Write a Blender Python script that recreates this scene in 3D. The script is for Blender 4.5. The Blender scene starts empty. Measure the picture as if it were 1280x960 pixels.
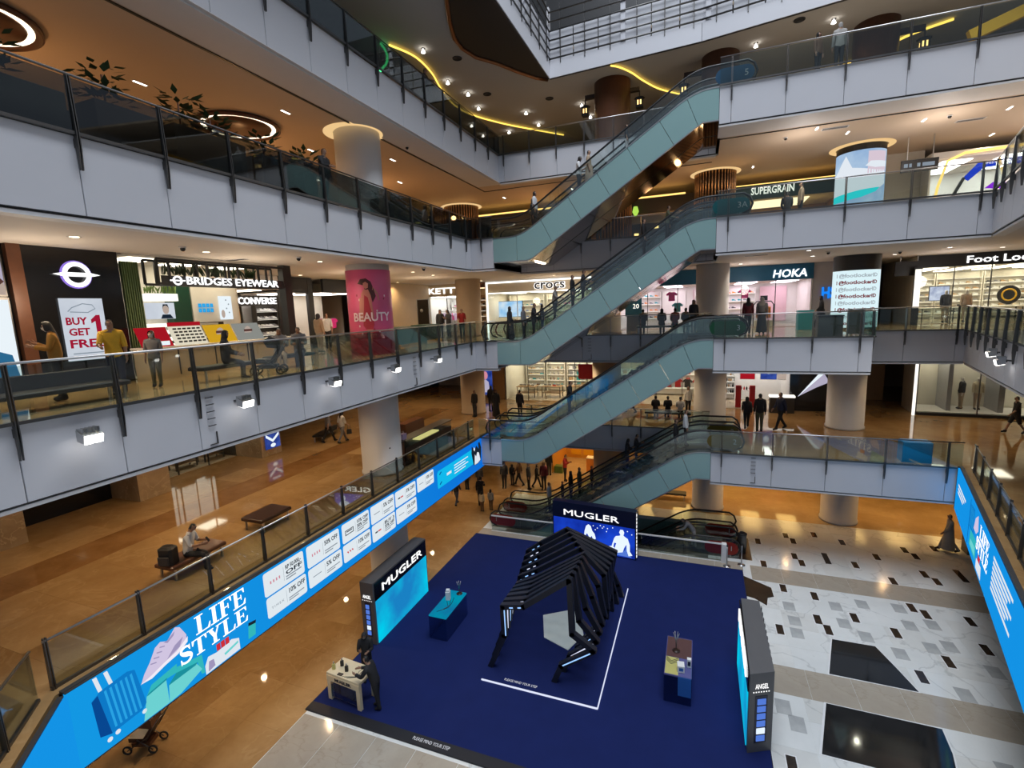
import bpy, bmesh, math, random
from mathutils import Matrix, Vector
random.seed(7)
PI = math.pi
SC = bpy.context.scene
COL = SC.collection
# ---------------------------------------------------------------- camera
cam_data = bpy.data.cameras.new('camera')
cam_data.sensor_width = 36.0
cam_data.lens = 17.3
cam_data.clip_start = 0.05
cam_data.clip_end = 200
cam = bpy.data.objects.new('camera', cam_data)
COL.objects.link(cam)
cam.matrix_world = Matrix(((0.93452, -0.01924, 0.35539, 0.0),
                           (0.35397, 0.15449, -0.92241, 0.0),
                           (-0.03716, 0.98781, 0.15118, 11.9),
                           (0, 0, 0, 1)))
SC.camera = cam
# ---------------------------------------------------------------- world and exposure
W = bpy.data.worlds.new('world')
SC.world = W
W.use_nodes = True
W.node_tree.nodes['Background'].inputs[0].default_value = (0.62, 0.74, 0.95, 1)
W.node_tree.nodes['Background'].inputs[1].default_value = 0.28
SC.view_settings.view_transform = 'Standard'
SC.view_settings.look = 'None'
SC.view_settings.exposure = 0.0
SC.view_settings.gamma = 1.0
SC.view_settings.use_curve_mapping = False
SC.cycles.max_bounces = 6
SC.cycles.diffuse_bounces = 3
SC.cycles.glossy_bounces = 3
SC.cycles.transparent_max_bounces = 24
SC.cycles.transmission_bounces = 4
SC.cycles.sample_clamp_indirect = 4.0
SC.cycles.caustics_reflective = False
SC.cycles.caustics_refractive = False
SC.cycles.use_denoising = True

def area(name, loc, sx, sy, power, col, rot=(0, 0, 0), label=None, spread=PI):
    d = bpy.data.lights.new(name, 'AREA')
    d.shape = 'RECTANGLE'; d.size = sx; d.size_y = sy; d.energy = power; d.color = col; d.spread = spread
    o = bpy.data.objects.new(name, d); COL.objects.link(o)
    o.location = loc; o.rotation_euler = rot
    return o
# daylight falling through the roof glazing above the void
area('skylight', (1.5, 10.0, 46.0), 18, 34, 15500, (0.86, 0.92, 1.0))

# ---------------------------------------------------------------- materials
def rgb(h):
    h = h.lstrip('#')
    c = [int(h[i:i + 2], 16) / 255 for i in (0, 2, 4)]
    return tuple(x / 12.92 if x <= 0.04045 else ((x + 0.055) / 1.055) ** 2.4 for x in c)
MATS = {}
def mat(name, col, rough=0.5, metal=0.0, var=0.08, scale=3.0, coat=0.0, bump=0.0, spec=0.5):
    if name in MATS: return MATS[name]
    if isinstance(col, str): col = rgb(col)
    m = bpy.data.materials.new(name); m.use_nodes = True
    nt = m.node_tree; b = nt.nodes['Principled BSDF']
    b.inputs['Roughness'].default_value = rough
    b.inputs['Metallic'].default_value = metal
    b.inputs['Coat Weight'].default_value = coat
    b.inputs['Specular IOR Level'].default_value = spec
    tc = nt.nodes.new('ShaderNodeTexCoord'); nz = nt.nodes.new('ShaderNodeTexNoise')
    nz.inputs['Scale'].default_value = scale; nz.inputs['Detail'].default_value = 3
    nt.links.new(tc.outputs['Object'], nz.inputs['Vector'])
    mx = nt.nodes.new('ShaderNodeMix'); mx.data_type = 'RGBA'
    mx.inputs[6].default_value = tuple(c * (1 - var) for c in col) + (1,)
    mx.inputs[7].default_value = tuple(min(1, c * (1 + var)) for c in col) + (1,)
    nt.links.new(nz.outputs['Fac'], mx.inputs[0])
    nt.links.new(mx.outputs[2], b.inputs['Base Color'])
    if bump:
        bp = nt.nodes.new('ShaderNodeBump'); bp.inputs['Strength'].default_value = bump; bp.inputs['Distance'].default_value = 0.01
        nt.links.new(nz.outputs['Fac'], bp.inputs['Height']); nt.links.new(bp.outputs['Normal'], b.inputs['Normal'])
    MATS[name] = m
    return m
def marble(name, c1, c2, rough=0.08, scale=0.5, vein=None, vscale=1.2, vamt=0.5, spec=0.5):
    if isinstance(c1, str): c1 = rgb(c1)
    if isinstance(c2, str): c2 = rgb(c2)
    m = bpy.data.materials.new(name); m.use_nodes = True
    nt = m.node_tree; b = nt.nodes['Principled BSDF']; L = nt.links.new
    b.inputs['Roughness'].default_value = rough; b.inputs['Specular IOR Level'].default_value = spec
    tc = nt.nodes.new('ShaderNodeTexCoord')
    n1 = nt.nodes.new('ShaderNodeTexNoise'); n1.inputs['Scale'].default_value = scale; n1.inputs['Detail'].default_value = 6; n1.inputs['Roughness'].default_value = 0.65
    L(tc.outputs['Object'], n1.inputs['Vector'])
    r = nt.nodes.new('ShaderNodeValToRGB'); r.color_ramp.elements[0].position = 0.35; r.color_ramp.elements[1].position = 0.68
    r.color_ramp.elements[0].color = c1 + (1,); r.color_ramp.elements[1].color = c2 + (1,)
    L(n1.outputs['Fac'], r.inputs['Fac'])
    out = r.outputs['Color']
    if vein:
        n2 = nt.nodes.new('ShaderNodeTexNoise'); n2.inputs['Scale'].default_value = vscale; n2.inputs['Detail'].default_value = 8; n2.inputs['Distortion'].default_value = 0.5
        L(tc.outputs['Object'], n2.inputs['Vector'])
        r2 = nt.nodes.new('ShaderNodeValToRGB'); e = r2.color_ramp.elements
        e[0].position = 0.485; e[0].color = (0, 0, 0, 1); e[1].position = 0.515; e[1].color = (0, 0, 0, 1)
        k = r2.color_ramp.elements.new(0.5); k.color = (vamt, vamt, vamt, 1)
        L(n2.outputs['Fac'], r2.inputs['Fac'])
        mx = nt.nodes.new('ShaderNodeMix'); mx.data_type = 'RGBA'
        L(r2.outputs['Color'], mx.inputs[0]); L(out, mx.inputs[6]); mx.inputs[7].default_value = rgb(vein) + (1,)
        out = mx.outputs[2]
    L(out, b.inputs['Base Color'])
    MATS[name] = m
    return m
def glow(name, col, power=1.0, col2=None, scale=1.0, axis=None):
    if name in MATS: return MATS[name]
    if isinstance(col, str): col = rgb(col)
    m = bpy.data.materials.new(name); m.use_nodes = True
    nt = m.node_tree; nt.nodes.remove(nt.nodes['Principled BSDF'])
    e = nt.nodes.new('ShaderNodeEmission'); e.inputs[0].default_value = col + (1,); e.inputs[1].default_value = power
    if col2:
        if isinstance(col2, str): col2 = rgb(col2)
        tc = nt.nodes.new('ShaderNodeTexCoord'); nz = nt.nodes.new('ShaderNodeTexNoise'); nz.inputs['Scale'].default_value = scale; nz.inputs['Detail'].default_value = 4
        nt.links.new(tc.outputs['Object'], nz.inputs['Vector'])
        r = nt.nodes.new('ShaderNodeValToRGB'); r.color_ramp.elements[0].position = 0.35; r.color_ramp.elements[1].position = 0.65
        r.color_ramp.elements[0].color = col + (1,); r.color_ramp.elements[1].color = col2 + (1,)
        nt.links.new(nz.outputs['Fac'], r.inputs['Fac']); nt.links.new(r.outputs['Color'], e.inputs[0])
    nt.links.new(e.outputs[0], nt.nodes['Material Output'].inputs[0])
    MATS[name] = m
    return m
def glass(name, tint, refl=0.10, rough=0.02):
    m = bpy.data.materials.new(name); m.use_nodes = True
    nt = m.node_tree; nt.nodes.remove(nt.nodes['Principled BSDF']); L = nt.links.new
    t = nt.nodes.new('ShaderNodeBsdfTransparent'); t.inputs[0].default_value = tint + (1,)
    g = nt.nodes.new('ShaderNodeBsdfGlossy'); g.inputs['Roughness'].default_value = rough; g.inputs['Color'].default_value = (1, 1, 1, 1)
    fr = nt.nodes.new('ShaderNodeLayerWeight'); fr.inputs['Blend'].default_value = 0.25
    mp = nt.nodes.new('ShaderNodeMapRange'); mp.inputs[3].default_value = refl * 0.4; mp.inputs[4].default_value = min(1, refl * 6)
    L(fr.outputs['Fresnel'], mp.inputs[0])
    mx = nt.nodes.new('ShaderNodeMixShader'); L(mp.outputs[0], mx.inputs[0]); L(t.outputs[0], mx.inputs[1]); L(g.outputs[0], mx.inputs[2])
    L(mx.outputs[0], nt.nodes['Material Output'].inputs[0])
    MATS[name] = m
    return m
mat('white_panel', (0.60, 0.60, 0.63), 0.38, var=0.03, scale=0.7)
mat('white_paint', (0.66, 0.65, 0.65), 0.6, var=0.03)
mat('ceiling_paint', (0.62, 0.58, 0.54), 0.75, var=0.04, scale=0.4)
mat('ceiling_warm', (0.58, 0.47, 0.36), 0.75, var=0.04, scale=0.4)
mat('ceiling_grey', (0.50, 0.48, 0.46), 0.8, var=0.05, scale=0.4)
marble('brown_marble', (0.28, 0.155, 0.060), (0.46, 0.285, 0.125), 0.05, 0.35, '#c8a878', 0.7, 0.22)
marble('gold_marble', (0.42, 0.28, 0.13), (0.58, 0.42, 0.22), 0.06, 0.4, '#d9bb86', 0.7, 0.22)
marble('brown_marble_dark', (0.20, 0.095, 0.032), (0.32, 0.17, 0.065), 0.05, 0.5, '#a87848', 0.8, 0.2)
marble('brown_marble_light', (0.32, 0.185, 0.078), (0.50, 0.32, 0.15), 0.05, 0.45, '#c8a878', 0.7, 0.2)
marble('white_marble_warm', (0.64, 0.64, 0.61), (0.76, 0.76, 0.73), 0.14, 0.5, '#8b8d8c', 0.55, 0.35)
marble('tan_marble', (0.40, 0.31, 0.21), (0.52, 0.42, 0.30), 0.12, 0.5, '#d8c7a8', 0.8, 0.3)
marble('white_marble', (0.68, 0.69, 0.67), (0.78, 0.79, 0.77), 0.14, 0.45, '#8b8d8c', 0.55, 0.35)
marble('beige_marble', (0.36, 0.31, 0.25), (0.44, 0.39, 0.31), 0.14, 0.6, '#8a7a68', 0.9, 0.3)
marble('grey_marble', (0.36, 0.37, 0.37), (0.50, 0.51, 0.50), 0.14, 1.2)
marble('dark_marble', (0.020, 0.014, 0.010), (0.045, 0.030, 0.020), 0.07, 1.5, '#60482e', 2.0, 0.25)
marble('black_marble', (0.010, 0.011, 0.012), (0.022, 0.022, 0.022), 0.06, 1.5)
glass('clear_glass', (0.80, 0.86, 0.84), 0.10)
glass('smoke_glass', (0.45, 0.48, 0.46), 0.12)
glass('esc_glass', (0.88, 0.93, 0.92), 0.13)
glass('shop_glass', (0.93, 0.95, 0.94), 0.07)
glass('acrylic', (0.80, 0.86, 0.95), 0.12)
mat('teal_panel', (0.25, 0.40, 0.39), 0.22, var=0.04, scale=0.5, coat=0.3)
mat('steel', (0.50, 0.50, 0.50), 0.30, 1.0, var=0.05)
mat('dark_steel', (0.13, 0.125, 0.12), 0.38, 0.9, var=0.05)
mat('mirror_steel', (0.42, 0.38, 0.36), 0.10, 1.0, var=0.1, scale=1.5)
mat('copper', (0.30, 0.13, 0.06), 0.28, 0.9, var=0.15, scale=2)
mat('rubber', (0.010, 0.010, 0.011), 0.4, var=0.1)
mat('black', (0.012, 0.012, 0.013), 0.45, var=0.1)
mat('gloss_black', (0.008, 0.008, 0.009), 0.12, var=0.1)
mat('charcoal', (0.035, 0.035, 0.038), 0.5, var=0.1)
mat('column_paint', (0.66, 0.64, 0.63), 0.5, var=0.03, scale=0.6)
mat('column_tan', (0.55, 0.42, 0.28), 0.5, var=0.04, scale=0.6)
mat('brown_wood', (0.11, 0.042, 0.020), 0.4, var=0.25, scale=5)
mat('dark_wood', (0.030, 0.014, 0.009), 0.4, var=0.25, scale=5)
mat('leather', (0.030, 0.010, 0.008), 0.35, var=0.2, scale=8)
mat('carpet', (0.010, 0.018, 0.094), 0.95, var=0.12, scale=1.5, bump=0.15, spec=0.12)
mat('carpet_edge', (0.006, 0.006, 0.010), 0.6)
mat('navy', (0.005, 0.007, 0.030), 0.35, var=0.1)
mat('cream', (0.72, 0.62, 0.42), 0.5)
mat('leaf', (0.030, 0.060, 0.020), 0.55, var=0.5, scale=14)
mat('leaf_light', (0.10, 0.17, 0.03), 0.55, var=0.4, scale=14)
mat('white_plastic', (0.75, 0.75, 0.75), 0.35)
mat('red', (0.42, 0.012, 0.018), 0.4)
mat('yellow', (0.75, 0.42, 0.02), 0.4)
mat('dark_green', (0.006, 0.045, 0.022), 0.35)
mat('skin', (0.34, 0.19, 0.12), 0.55, var=0.06)
mat('hair', (0.010, 0.008, 0.007), 0.5)
# ---------------------------------------------------------------- mesh builder
class MB:
    def __init__(s): s.v = []; s.f = []; s.m = []; s.sm = []
    def face(s, idx, mi=0, sm=False): s.f.append(idx); s.m.append(mi); s.sm.append(sm)
    def box(s, x0, x1, y0, y1, z0, z1, mi=0):
        n = len(s.v)
        s.v += [(x0, y0, z0), (x1, y0, z0), (x1, y1, z0), (x0, y1, z0), (x0, y0, z1), (x1, y0, z1), (x1, y1, z1), (x0, y1, z1)]
        for q in ((0, 3, 2, 1), (4, 5, 6, 7), (0, 1, 5, 4), (1, 2, 6, 5), (2, 3, 7, 6), (3, 0, 4, 7)): s.face([n + i for i in q], mi)
        return s
    def bbox(s, x0, x1, y0, y1, z0, z1, b=0.02, mi=0):
        "box with chamfered vertical and top edges"
        p = [(x0 + b, y0), (x1 - b, y0), (x1, y0 + b), (x1, y1 - b), (x1 - b, y1), (x0 + b, y1), (x0, y1 - b), (x0, y0 + b)]
        cx, cy = (x0 + x1) / 2, (y0 + y1) / 2
        n = len(s.v)
        s.v += [(a, c, z0) for a, c in p] + [(a, c, z1 - b) for a, c in p]
        s.v += [(a + (b if a < cx else -b), c + (b if c < cy else -b), z1) for a, c in p]
        for k in range(2):
            for i in range(8):
                j = (i + 1) % 8
                s.face([n + k * 8 + i, n + k * 8 + j, n + k * 8 + 8 + j, n + k * 8 + 8 + i], mi)
        s.face([n + i for i in reversed(range(8))], mi); s.face([n + 16 + i for i in range(8)], mi)
        return s
    def prism(s, poly, a0, a1, axis='z', mi=0):
        n = len(s.v); k = len(poly)
        f = {'z': lambda p, a: (p[0], p[1], a), 'y': lambda p, a: (p[0], a, p[1]), 'x': lambda p, a: (a, p[0], p[1])}[axis]
        s.v += [f(p, a0) for p in poly] + [f(p, a1) for p in poly]
        ar = sum(poly[i][0] * poly[(i + 1) % k][1] - poly[(i + 1) % k][0] * poly[i][1] for i in range(k))
        flip = (ar < 0) != (axis == 'y')
        lo, hi = [n + i for i in range(k)], [n + k + i for i in range(k)]
        if flip: s.face(lo, mi); s.face(hi[::-1], mi)
        else: s.face(lo[::-1], mi); s.face(hi, mi)
        for i in range(k):
            j = (i + 1) % k
            q = [lo[i], lo[j], hi[j], hi[i]]
            s.face(q[::-1] if flip else q, mi)
        return s
    def bar(s, p, q, w, h=None, mi=0, up=(0, 0, 1)):
        h = h or w
        p, q = Vector(p), Vector(q); d = (q - p).normalized(); u = Vector(up)
        if abs(d.dot(u)) > 0.98: u = Vector((0, 1, 0))
        a = d.cross(u).normalized() * w / 2; b = a.cross(d).normalized() * h / 2
        n = len(s.v)
        for c in (p, q): s.v += [tuple(c - a - b), tuple(c + a - b), tuple(c + a + b), tuple(c - a + b)]
        for f in ((0, 3, 2, 1), (4, 5, 6, 7), (0, 1, 5, 4), (1, 2, 6, 5), (2, 3, 7, 6), (3, 0, 4, 7)): s.face([n + i for i in f], mi)
        return s
    def tube(s, pts, r, n=8, mi=0, closed=False, rs=None):
        pts = [Vector(p) for p in pts]; base = len(s.v); k = len(pts); prev = None
        for i, p in enumerate(pts):
            if closed: d = pts[(i + 1) % k] - pts[i - 1]
            else: d = pts[min(i + 1, k - 1)] - pts[max(i - 1, 0)]
            d.normalize()
            if prev is None:
                u = Vector((0, 0, 1)) if abs(d.z) < 0.9 else Vector((0, 1, 0))
                a = d.cross(u).normalized()
            else: a = (prev - d * prev.dot(d)).normalized()
            prev = a; b = d.cross(a); rr = rs[i] if rs else r
            for j in range(n):
                t = 2 * PI * j / n
                s.v.append(tuple(p + a * (rr * math.cos(t)) + b * (rr * math.sin(t))))
        for i in range(k if closed else k - 1):
            o, o2 = base + i * n, base + ((i + 1) % k) * n
            for j in range(n):
                jj = (j + 1) % n
                s.face([o + j, o + jj, o2 + jj, o2 + j], mi, True)
        if not closed:
            s.face([base + j for j in range(n)][::-1], mi); s.face([base + (k - 1) * n + j for j in range(n)], mi)
        return s
    def lathe(s, prof, n=24, cx=0, cy=0, mi=0, cap=True):
        b = len(s.v); k = len(prof)
        for r, z in prof:
            for j in range(n):
                t = 2 * PI * j / n; s.v.append((cx + r * math.cos(t), cy + r * math.sin(t), z))
        for i in range(k - 1):
            for j in range(n):
                jj = (j + 1) % n
                s.face([b + i * n + j, b + i * n + jj, b + (i + 1) * n + jj, b + (i + 1) * n + j], mi, True)
        if cap:
            if prof[0][0] > 1e-4: s.face([b + j for j in range(n)][::-1], mi)
            if prof[-1][0] > 1e-4: s.face([b + (k - 1) * n + j for j in range(n)], mi)
        return s
    def ball(s, c, r, sx=1, sy=1, sz=1, n=8, mi=0):
        b = len(s.v); h = n // 2 + 1
        for i in range(h + 1):
            t = PI * i / h
            for j in range(n):
                a = 2 * PI * j / n
                s.v.append((c[0] + r * sx * math.sin(t) * math.cos(a), c[1] + r * sy * math.sin(t) * math.sin(a), c[2] - r * sz * math.cos(t)))
        for i in range(h):
            for j in range(n):
                jj = (j + 1) % n
                s.face([b + i * n + j, b + i * n + jj, b + (i + 1) * n + jj, b + (i + 1) * n + j], mi, True)
        return s
    def flat(s, pts3, mi=0):
        n = len(s.v); s.v += list(pts3); s.face(list(range(n, n + len(pts3))), mi); return s
    def mesh(s, name, *mats):
        me = bpy.data.meshes.new(name); me.from_pydata(s.v, [], s.f)
        for m in mats: me.materials.append(MATS[m] if isinstance(m, str) else m)
        if any(s.m): me.polygons.foreach_set('material_index', s.m)
        if any(s.sm): me.polygons.foreach_set('use_smooth', s.sm)
        me.update()
        return me
def ob(name, data, parent=None, loc=(0, 0, 0), rot=0.0, rx=0.0):
    o = bpy.data.objects.new(name, data); COL.objects.link(o)
    if parent is not None: o.parent = parent
    o.location = loc; o.rotation_euler = (rx, 0, rot)
    return o
def tag(o, label, cat=None, group=None, kind=None):
    if label: o['label'] = label
    if cat: o['category'] = cat
    if group: o['group'] = group
    if kind: o['kind'] = kind
    return o
def thing(name, label, cat, loc=(0, 0, 0), rot=0.0, group=None, kind=None):
    return tag(ob(name, None, None, loc, rot), label, cat, group, kind)
def copy_thing(src, loc, rot=None, label=None):
    r = src.copy(); COL.objects.link(r); r.location = loc
    if rot is not None: r.rotation_euler = (0, 0, rot)
    if label: r['label'] = label
    for ch in src.children:
        c = ch.copy(); COL.objects.link(c); c.parent = r
        for g in ch.children:
            d = g.copy(); COL.objects.link(d); d.parent = c
    return r
def setmat(o, m, slot=0):
    o.material_slots[slot].link = 'OBJECT'; o.material_slots[slot].material = MATS[m] if isinstance(m, str) else m
FIT = []
def words(body, parent, loc, size, m, width=None, rot=0.0, rx=PI / 2, ext=0.01, bold=0.0, align='CENTER', space=1.0, shear=0.0, name='lettering', mirror=False):
    c = bpy.data.curves.new(name, 'FONT'); c.body = body; c.size = size; c.extrude = ext; c.offset = bold
    c.align_x = align; c.align_y = 'CENTER'; c.space_character = space; c.shear = shear; c.resolution_u = 2
    c.materials.append(MATS[m] if isinstance(m, str) else m)
    o = ob(name, c, parent, loc, rot, rx)
    if width: FIT.append((o, width))
    return o
def dirang(A, B): return math.atan2(B[1] - A[1], B[0] - A[0])
L1, L2, L3, L4, L5, L6 = 0.0, 5.12, 10.25, 15.37, 20.5, 25.6
ORDN = 'first second third fourth fifth sixth seventh eighth ninth tenth eleventh twelfth thirteenth fourteenth fifteenth sixteenth seventeenth eighteenth nineteenth twentieth'.split()
ORD = {L1: 'ground floor', L2: 'second level', L3: 'third level', L4: 'fourth level', L5: 'fifth level', L6: 'top level'}
# ================================================================ STRUCTURE
def inset(path, d):
    "offset an open polyline to its left by d"
    out = []
    n = len(path)
    def off(a, b):
        dx, dy = b[0] - a[0], b[1] - a[1]; l = math.hypot(dx, dy); nx, ny = -dy / l * d, dx / l * d
        return (a[0] + nx, a[1] + ny), (b[0] + nx, b[1] + ny)
    segs = [off(path[i], path[i + 1]) for i in range(n - 1)]
    out.append(segs[0][0])
    for (p, q), (r, s) in zip(segs, segs[1:]):
        x1, y1, x2, y2, x3, y3, x4, y4 = *p, *q, *r, *s
        D = (x1 - x2) * (y3 - y4) - (y1 - y2) * (x3 - x4)
        if abs(D) < 1e-6: out.append(q); continue
        A, B = x1 * y2 - y1 * x2, x3 * y4 - y3 * x4
        out.append(((A * (x3 - x4) - (x1 - x2) * B) / D, (A * (y3 - y4) - (y1 - y2) * B) / D))
    out.append(segs[-1][1])
    return out
def struct(name, mb, mats, label, loc=(0, 0, 0), rot=0.0):
    return tag(ob(name, mb.mesh(name, *mats), None, loc, rot), label, None, None, 'structure')
PATHS = {
    L2: [(-8.0, 1.64), (-10.94, 4.58), (-10.94, 23.3), (-9.7, 23.3), (-9.7, 27.45), (0.55, 27.45), (0.55, 23.3), (9.57, 23.3), (5.6, 9.2)],
    L3: [(-10.94, 0.0), (-10.94, 23.3), (-9.7, 23.3), (-9.7, 27.2), (0.55, 27.2), (0.55, 23.3), (6.4, 23.3), (6.4, 27.1), (10.83, 27.1), (7.4, 12.0)],
    L4: [(-10.94, 0.0), (-10.94, 23.3), (-9.7, 23.3), (-9.7, 27.35), (0.55, 27.35), (0.55, 23.3), (9.75, 23.3), (6.9, 13.5)],
    L5: [(-10.94, 0.0), (-10.94, 27.55), (0.55, 27.6), (0.55, 23.3), (19.0, 23.3)],
    L6: [(-7.95, 0.0), (-7.95, 28.1), (-0.2, 27.55), (9.0, 25.9), (19.0, 24.0)]}
OUTER = {
    L2: [(20, 9.2), (20, 44), (-34, 44), (-34, 1.64)],
    L3: [(20, 12.0), (20, 44), (-34, 44), (-34, 0)],
    L4: [(20, 13.5), (20, 44), (-34, 44), (-34, 0)],
    L5: [(20, 23.3), (20, 44), (-34, 44), (-34, 0)],
    L6: [(20, 24.0), (20, 44), (-34, 44), (-34, 0)]}
THK = {L2: 1.45, L3: 1.45, L4: 1.5, L5: 1.5, L6: 1.35}
FM = {L2: 'brown_marble', L3: 'gold_marble', L4: 'tan_marble', L5: 'tan_marble', L6: 'tan_marble'}
CM = {L2: 'ceiling_paint', L3: 'ceiling_paint', L4: 'ceiling_paint', L5: 'ceiling_warm', L6: 'ceiling_grey'}
for L in (L2, L3, L4, L5, L6):
    pin = inset(PATHS[L], 0.12)
    poly = (pin + OUTER[L])
    struct('floor', MB().prism(poly, L - 0.14, L), [FM[L]], 'polished stone floor of the %s gallery around the void' % ORD[L])
    struct('ceiling', MB().prism(poly, L - THK[L], L - THK[L] + 0.08), [CM[L]], 'painted ceiling under the %s gallery' % ORD[L])
# ---- ground floor
PX0, PX1, PY0, PY1 = -8.6, 0.55, 23.35, 27.35     # escalator pit
fl = MB()
def slabrect(mb, x0, x1, y0, y1, z0=-0.2, z1=0.0, mi=0): mb.box(x0, x1, y0, y1, z0, z1, mi)
slabrect(fl, -11.0, PX0, -4, 28.6); slabrect(fl, PX1, 13.5, -4, 28.6)
slabrect(fl, PX0, PX1, -4, PY0); slabrect(fl, PX0, PX1, PY1, 28.6)
floor1 = struct('floor', fl, ['white_marble'], 'white marble ground floor of the void with dark inlaid tiles')
fl = MB(); slabrect(fl, -34, -11.0, -4, 44)
floor2 = struct('floor', fl, ['brown_marble'], 'polished brown stone ground floor below the long blue screen')
fl = MB(); slabrect(fl, -11.0, 20, 28.6, 44); slabrect(fl, 13.5, 20, -4, 28.6)
floor3 = struct('floor', fl, ['gold_marble'], 'polished honey brown stone ground floor in front of the back shops')
# beige bands and inlaid tiles are pieces let into the white floor, each proud by a hair
bands = [(2.3, 23.15, 13.4, 21.9), (2.1, 16.6, 13.4, 15.3)]
for x0, ya, x1, yb in bands:
    n = 9; w = (x1 - x0) / n
    me = MB().box(0.004, w - 0.004, 0, ya - yb, 0, 0.006).mesh('band_tile', 'beige_marble')
    for k in range(n): ob('band_tile', me, floor1, (x0 + k * w, yb, 0))
n = 11; w = 13.0 / n
me = MB().box(0.004, w - 0.004, 0, 0.72, 0, 0.006).mesh('band_tile', 'beige_marble')
for k in range(n): ob('band_tile', me, floor1, (-11 + k * w, 22.56, 0))
me = MB().box(0.004, 1.29, 0.004, 1.9, 0, 0.006).mesh('band_tile', 'beige_marble')
for k in range(9):
    for q in range(3): ob('band_tile', me, floor1, (-10.98 + k * 1.3, 8.2 - q * 1.9 - 0.1, 0))
DT = [(2.88, 25.72), (4.25, 26.78), (4.5, 26.23), (5.58, 27.26), (6.68, 26.72), (4.31, 24.6), (4.51, 24.01), (2.9, 23.45), (7.77, 25.56), (6.68, 24.49), (9.17, 26.66), (9.41, 26.11), (10.47, 27.18), (7.77, 23.45), (9.17, 24.43), (9.42, 23.9), (3.43, 21.55), (4.51, 21.29), (4.31, 19.65), (4.53, 19.08), (2.92, 18.6), (5.6, 20.16), (7.78, 21.5), (8.1, 21.16), (6.71, 19.59), (9.41, 21.13), (9.18, 19.48), (7.77, 18.42), (6.71, 17.38), (2.43, 12.74), (-9.6, 24.0), (4.0, 12.1)]
rim = MB().box(-0.145, 0.145, -0.32, 0.32, 0, 0.005).mesh('tile_rim', 'white_plastic')
dk = MB().box(-0.115, 0.115, -0.285, 0.285, 0, 0.009).mesh('dark_tile', 'dark_marble')
dkl = MB().box(-0.115, 0.115, -0.52, 0.52, 0, 0.009).mesh('dark_tile', 'dark_marble')
for x, y in DT: t = ob('dark_tile', dk, floor1, (x, y, 0)); ob('tile_rim', rim, t)
for x, y in [(5.62, 24.78), (10.52, 24.71)]: ob('dark_tile', dkl, floor1, (x, y, 0))
gt = MB().box(-0.2, 0.2, -0.29, 0.29, 0, 0.006).mesh('grey_tile', 'grey_marble')
for x, y in [(3.45, 20.24), (3.46, 18.55), (5.12, 20.75), (5.15, 19.66), (5.67, 19.05), (7.32, 21.31), (7.31, 20.22), (6.47, 18.4), (8.07, 20.5), (8.12, 19.3), (7.54, 19.03), (2.78, 14.2), (2.5, 14.75), (7.4, 14.2), (6.9, 13.2), (7.6, 16.9), (3.5, 19.3), (6.1, 21.2), (8.9, 18.3)]: ob('grey_tile', gt, floor1, (x, y, 0))
for nm, poly, m in (('dark_inlay', [(4.54, 18.55), (5.81, 18.57), (6.12, 17.56), (6.38, 16.62), (4.06, 16.65)], 'black_marble'), ('dark_inlay', [(3.7, 15.28), (6.44, 15.24), (6.36, 14.4), (6.1, 13.3), (3.21, 13.34)], 'black_marble'), ('brown_inlay', [(1.96, 22.1), (2.97, 21.43), (2.99, 20.75), (2.75, 20.6), (2.66, 20.03), (2.26, 20.4), (1.96, 20.5)], 'dark_marble')):
    cx, cy = sum(p[0] for p in poly) / len(poly), sum(p[1] for p in poly) / len(poly)
    t = ob(nm, MB().prism([(p[0] - cx, p[1] - cy) for p in poly], 0, 0.012).mesh(nm, m), floor1, (cx, cy, 0))
    ob('inlay_rim', MB().prism([((p[0] - cx) * 1.035, (p[1] - cy) * 1.035) for p in poly], 0, 0.007).mesh('inlay_rim', 'white_plastic'), t)
# stone slabs of the floors, one piece each
def slabs(par, x0, x1, y0, y1, st, z, mats, skip=None):
    for i in range(int(round((x1 - x0) / st))):
        for j in range(int(round((y1 - y0) / st))):
            a, b = x0 + i * st, y0 + j * st
            if skip and skip(a + st / 2, b + st / 2): continue
            ob('floor_tile', MB().box(a + 0.003, a + st - 0.003, b + 0.003, b + st - 0.003, z, z + 0.004).mesh('floor_tile', random.choice(mats)), par)
slabs(floor1, 2.0, 11.9, 8.9, 28.7, 1.1, 0.0, ['white_marble', 'white_marble', 'white_marble_warm'], lambda x, y: (21.4 < y < 23.5) or (15.0 < y < 16.9))
slabs(floor2, -18.8, -11.0, 3.0, 28.0, 1.56, 0.0, ['brown_marble', 'brown_marble', 'brown_marble_light'])
FL2 = [o for o in COL.objects if o.get('label', '').startswith('polished stone floor of the second level')][0]
slabs(FL2, -19.4, -11.6, 5.0, 29.96, 1.56, L2, ['brown_marble', 'brown_marble', 'brown_marble_light'], lambda x, y: -17.9 < x < -16.2)
for k in range(16): ob('floor_tile', MB().box(-17.83, -16.29, 5.0 + k * 1.56 + 0.003, 6.56 + k * 1.56 - 0.003, L2, L2 + 0.004).mesh('floor_tile', 'brown_marble_dark'), FL2)
# escalator pit walls
pit = MB(); pit.box(PX0 - 0.15, PX1 + 0.15, PY0 - 0.15, PY0, -5.3, -0.2); pit.box(PX0 - 0.15, PX1 + 0.15, PY1, PY1 + 0.15, -5.3, -0.2); pit.box(PX1, PX1 + 0.15, PY0, PY1, -5.3, -0.2); pit.box(-10.9, PX1, PY0, PY1, -5.4, -5.3)
struct('wall_pit', pit, ['teal_panel'], 'pale walls lining the escalator opening in the ground floor')
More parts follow.
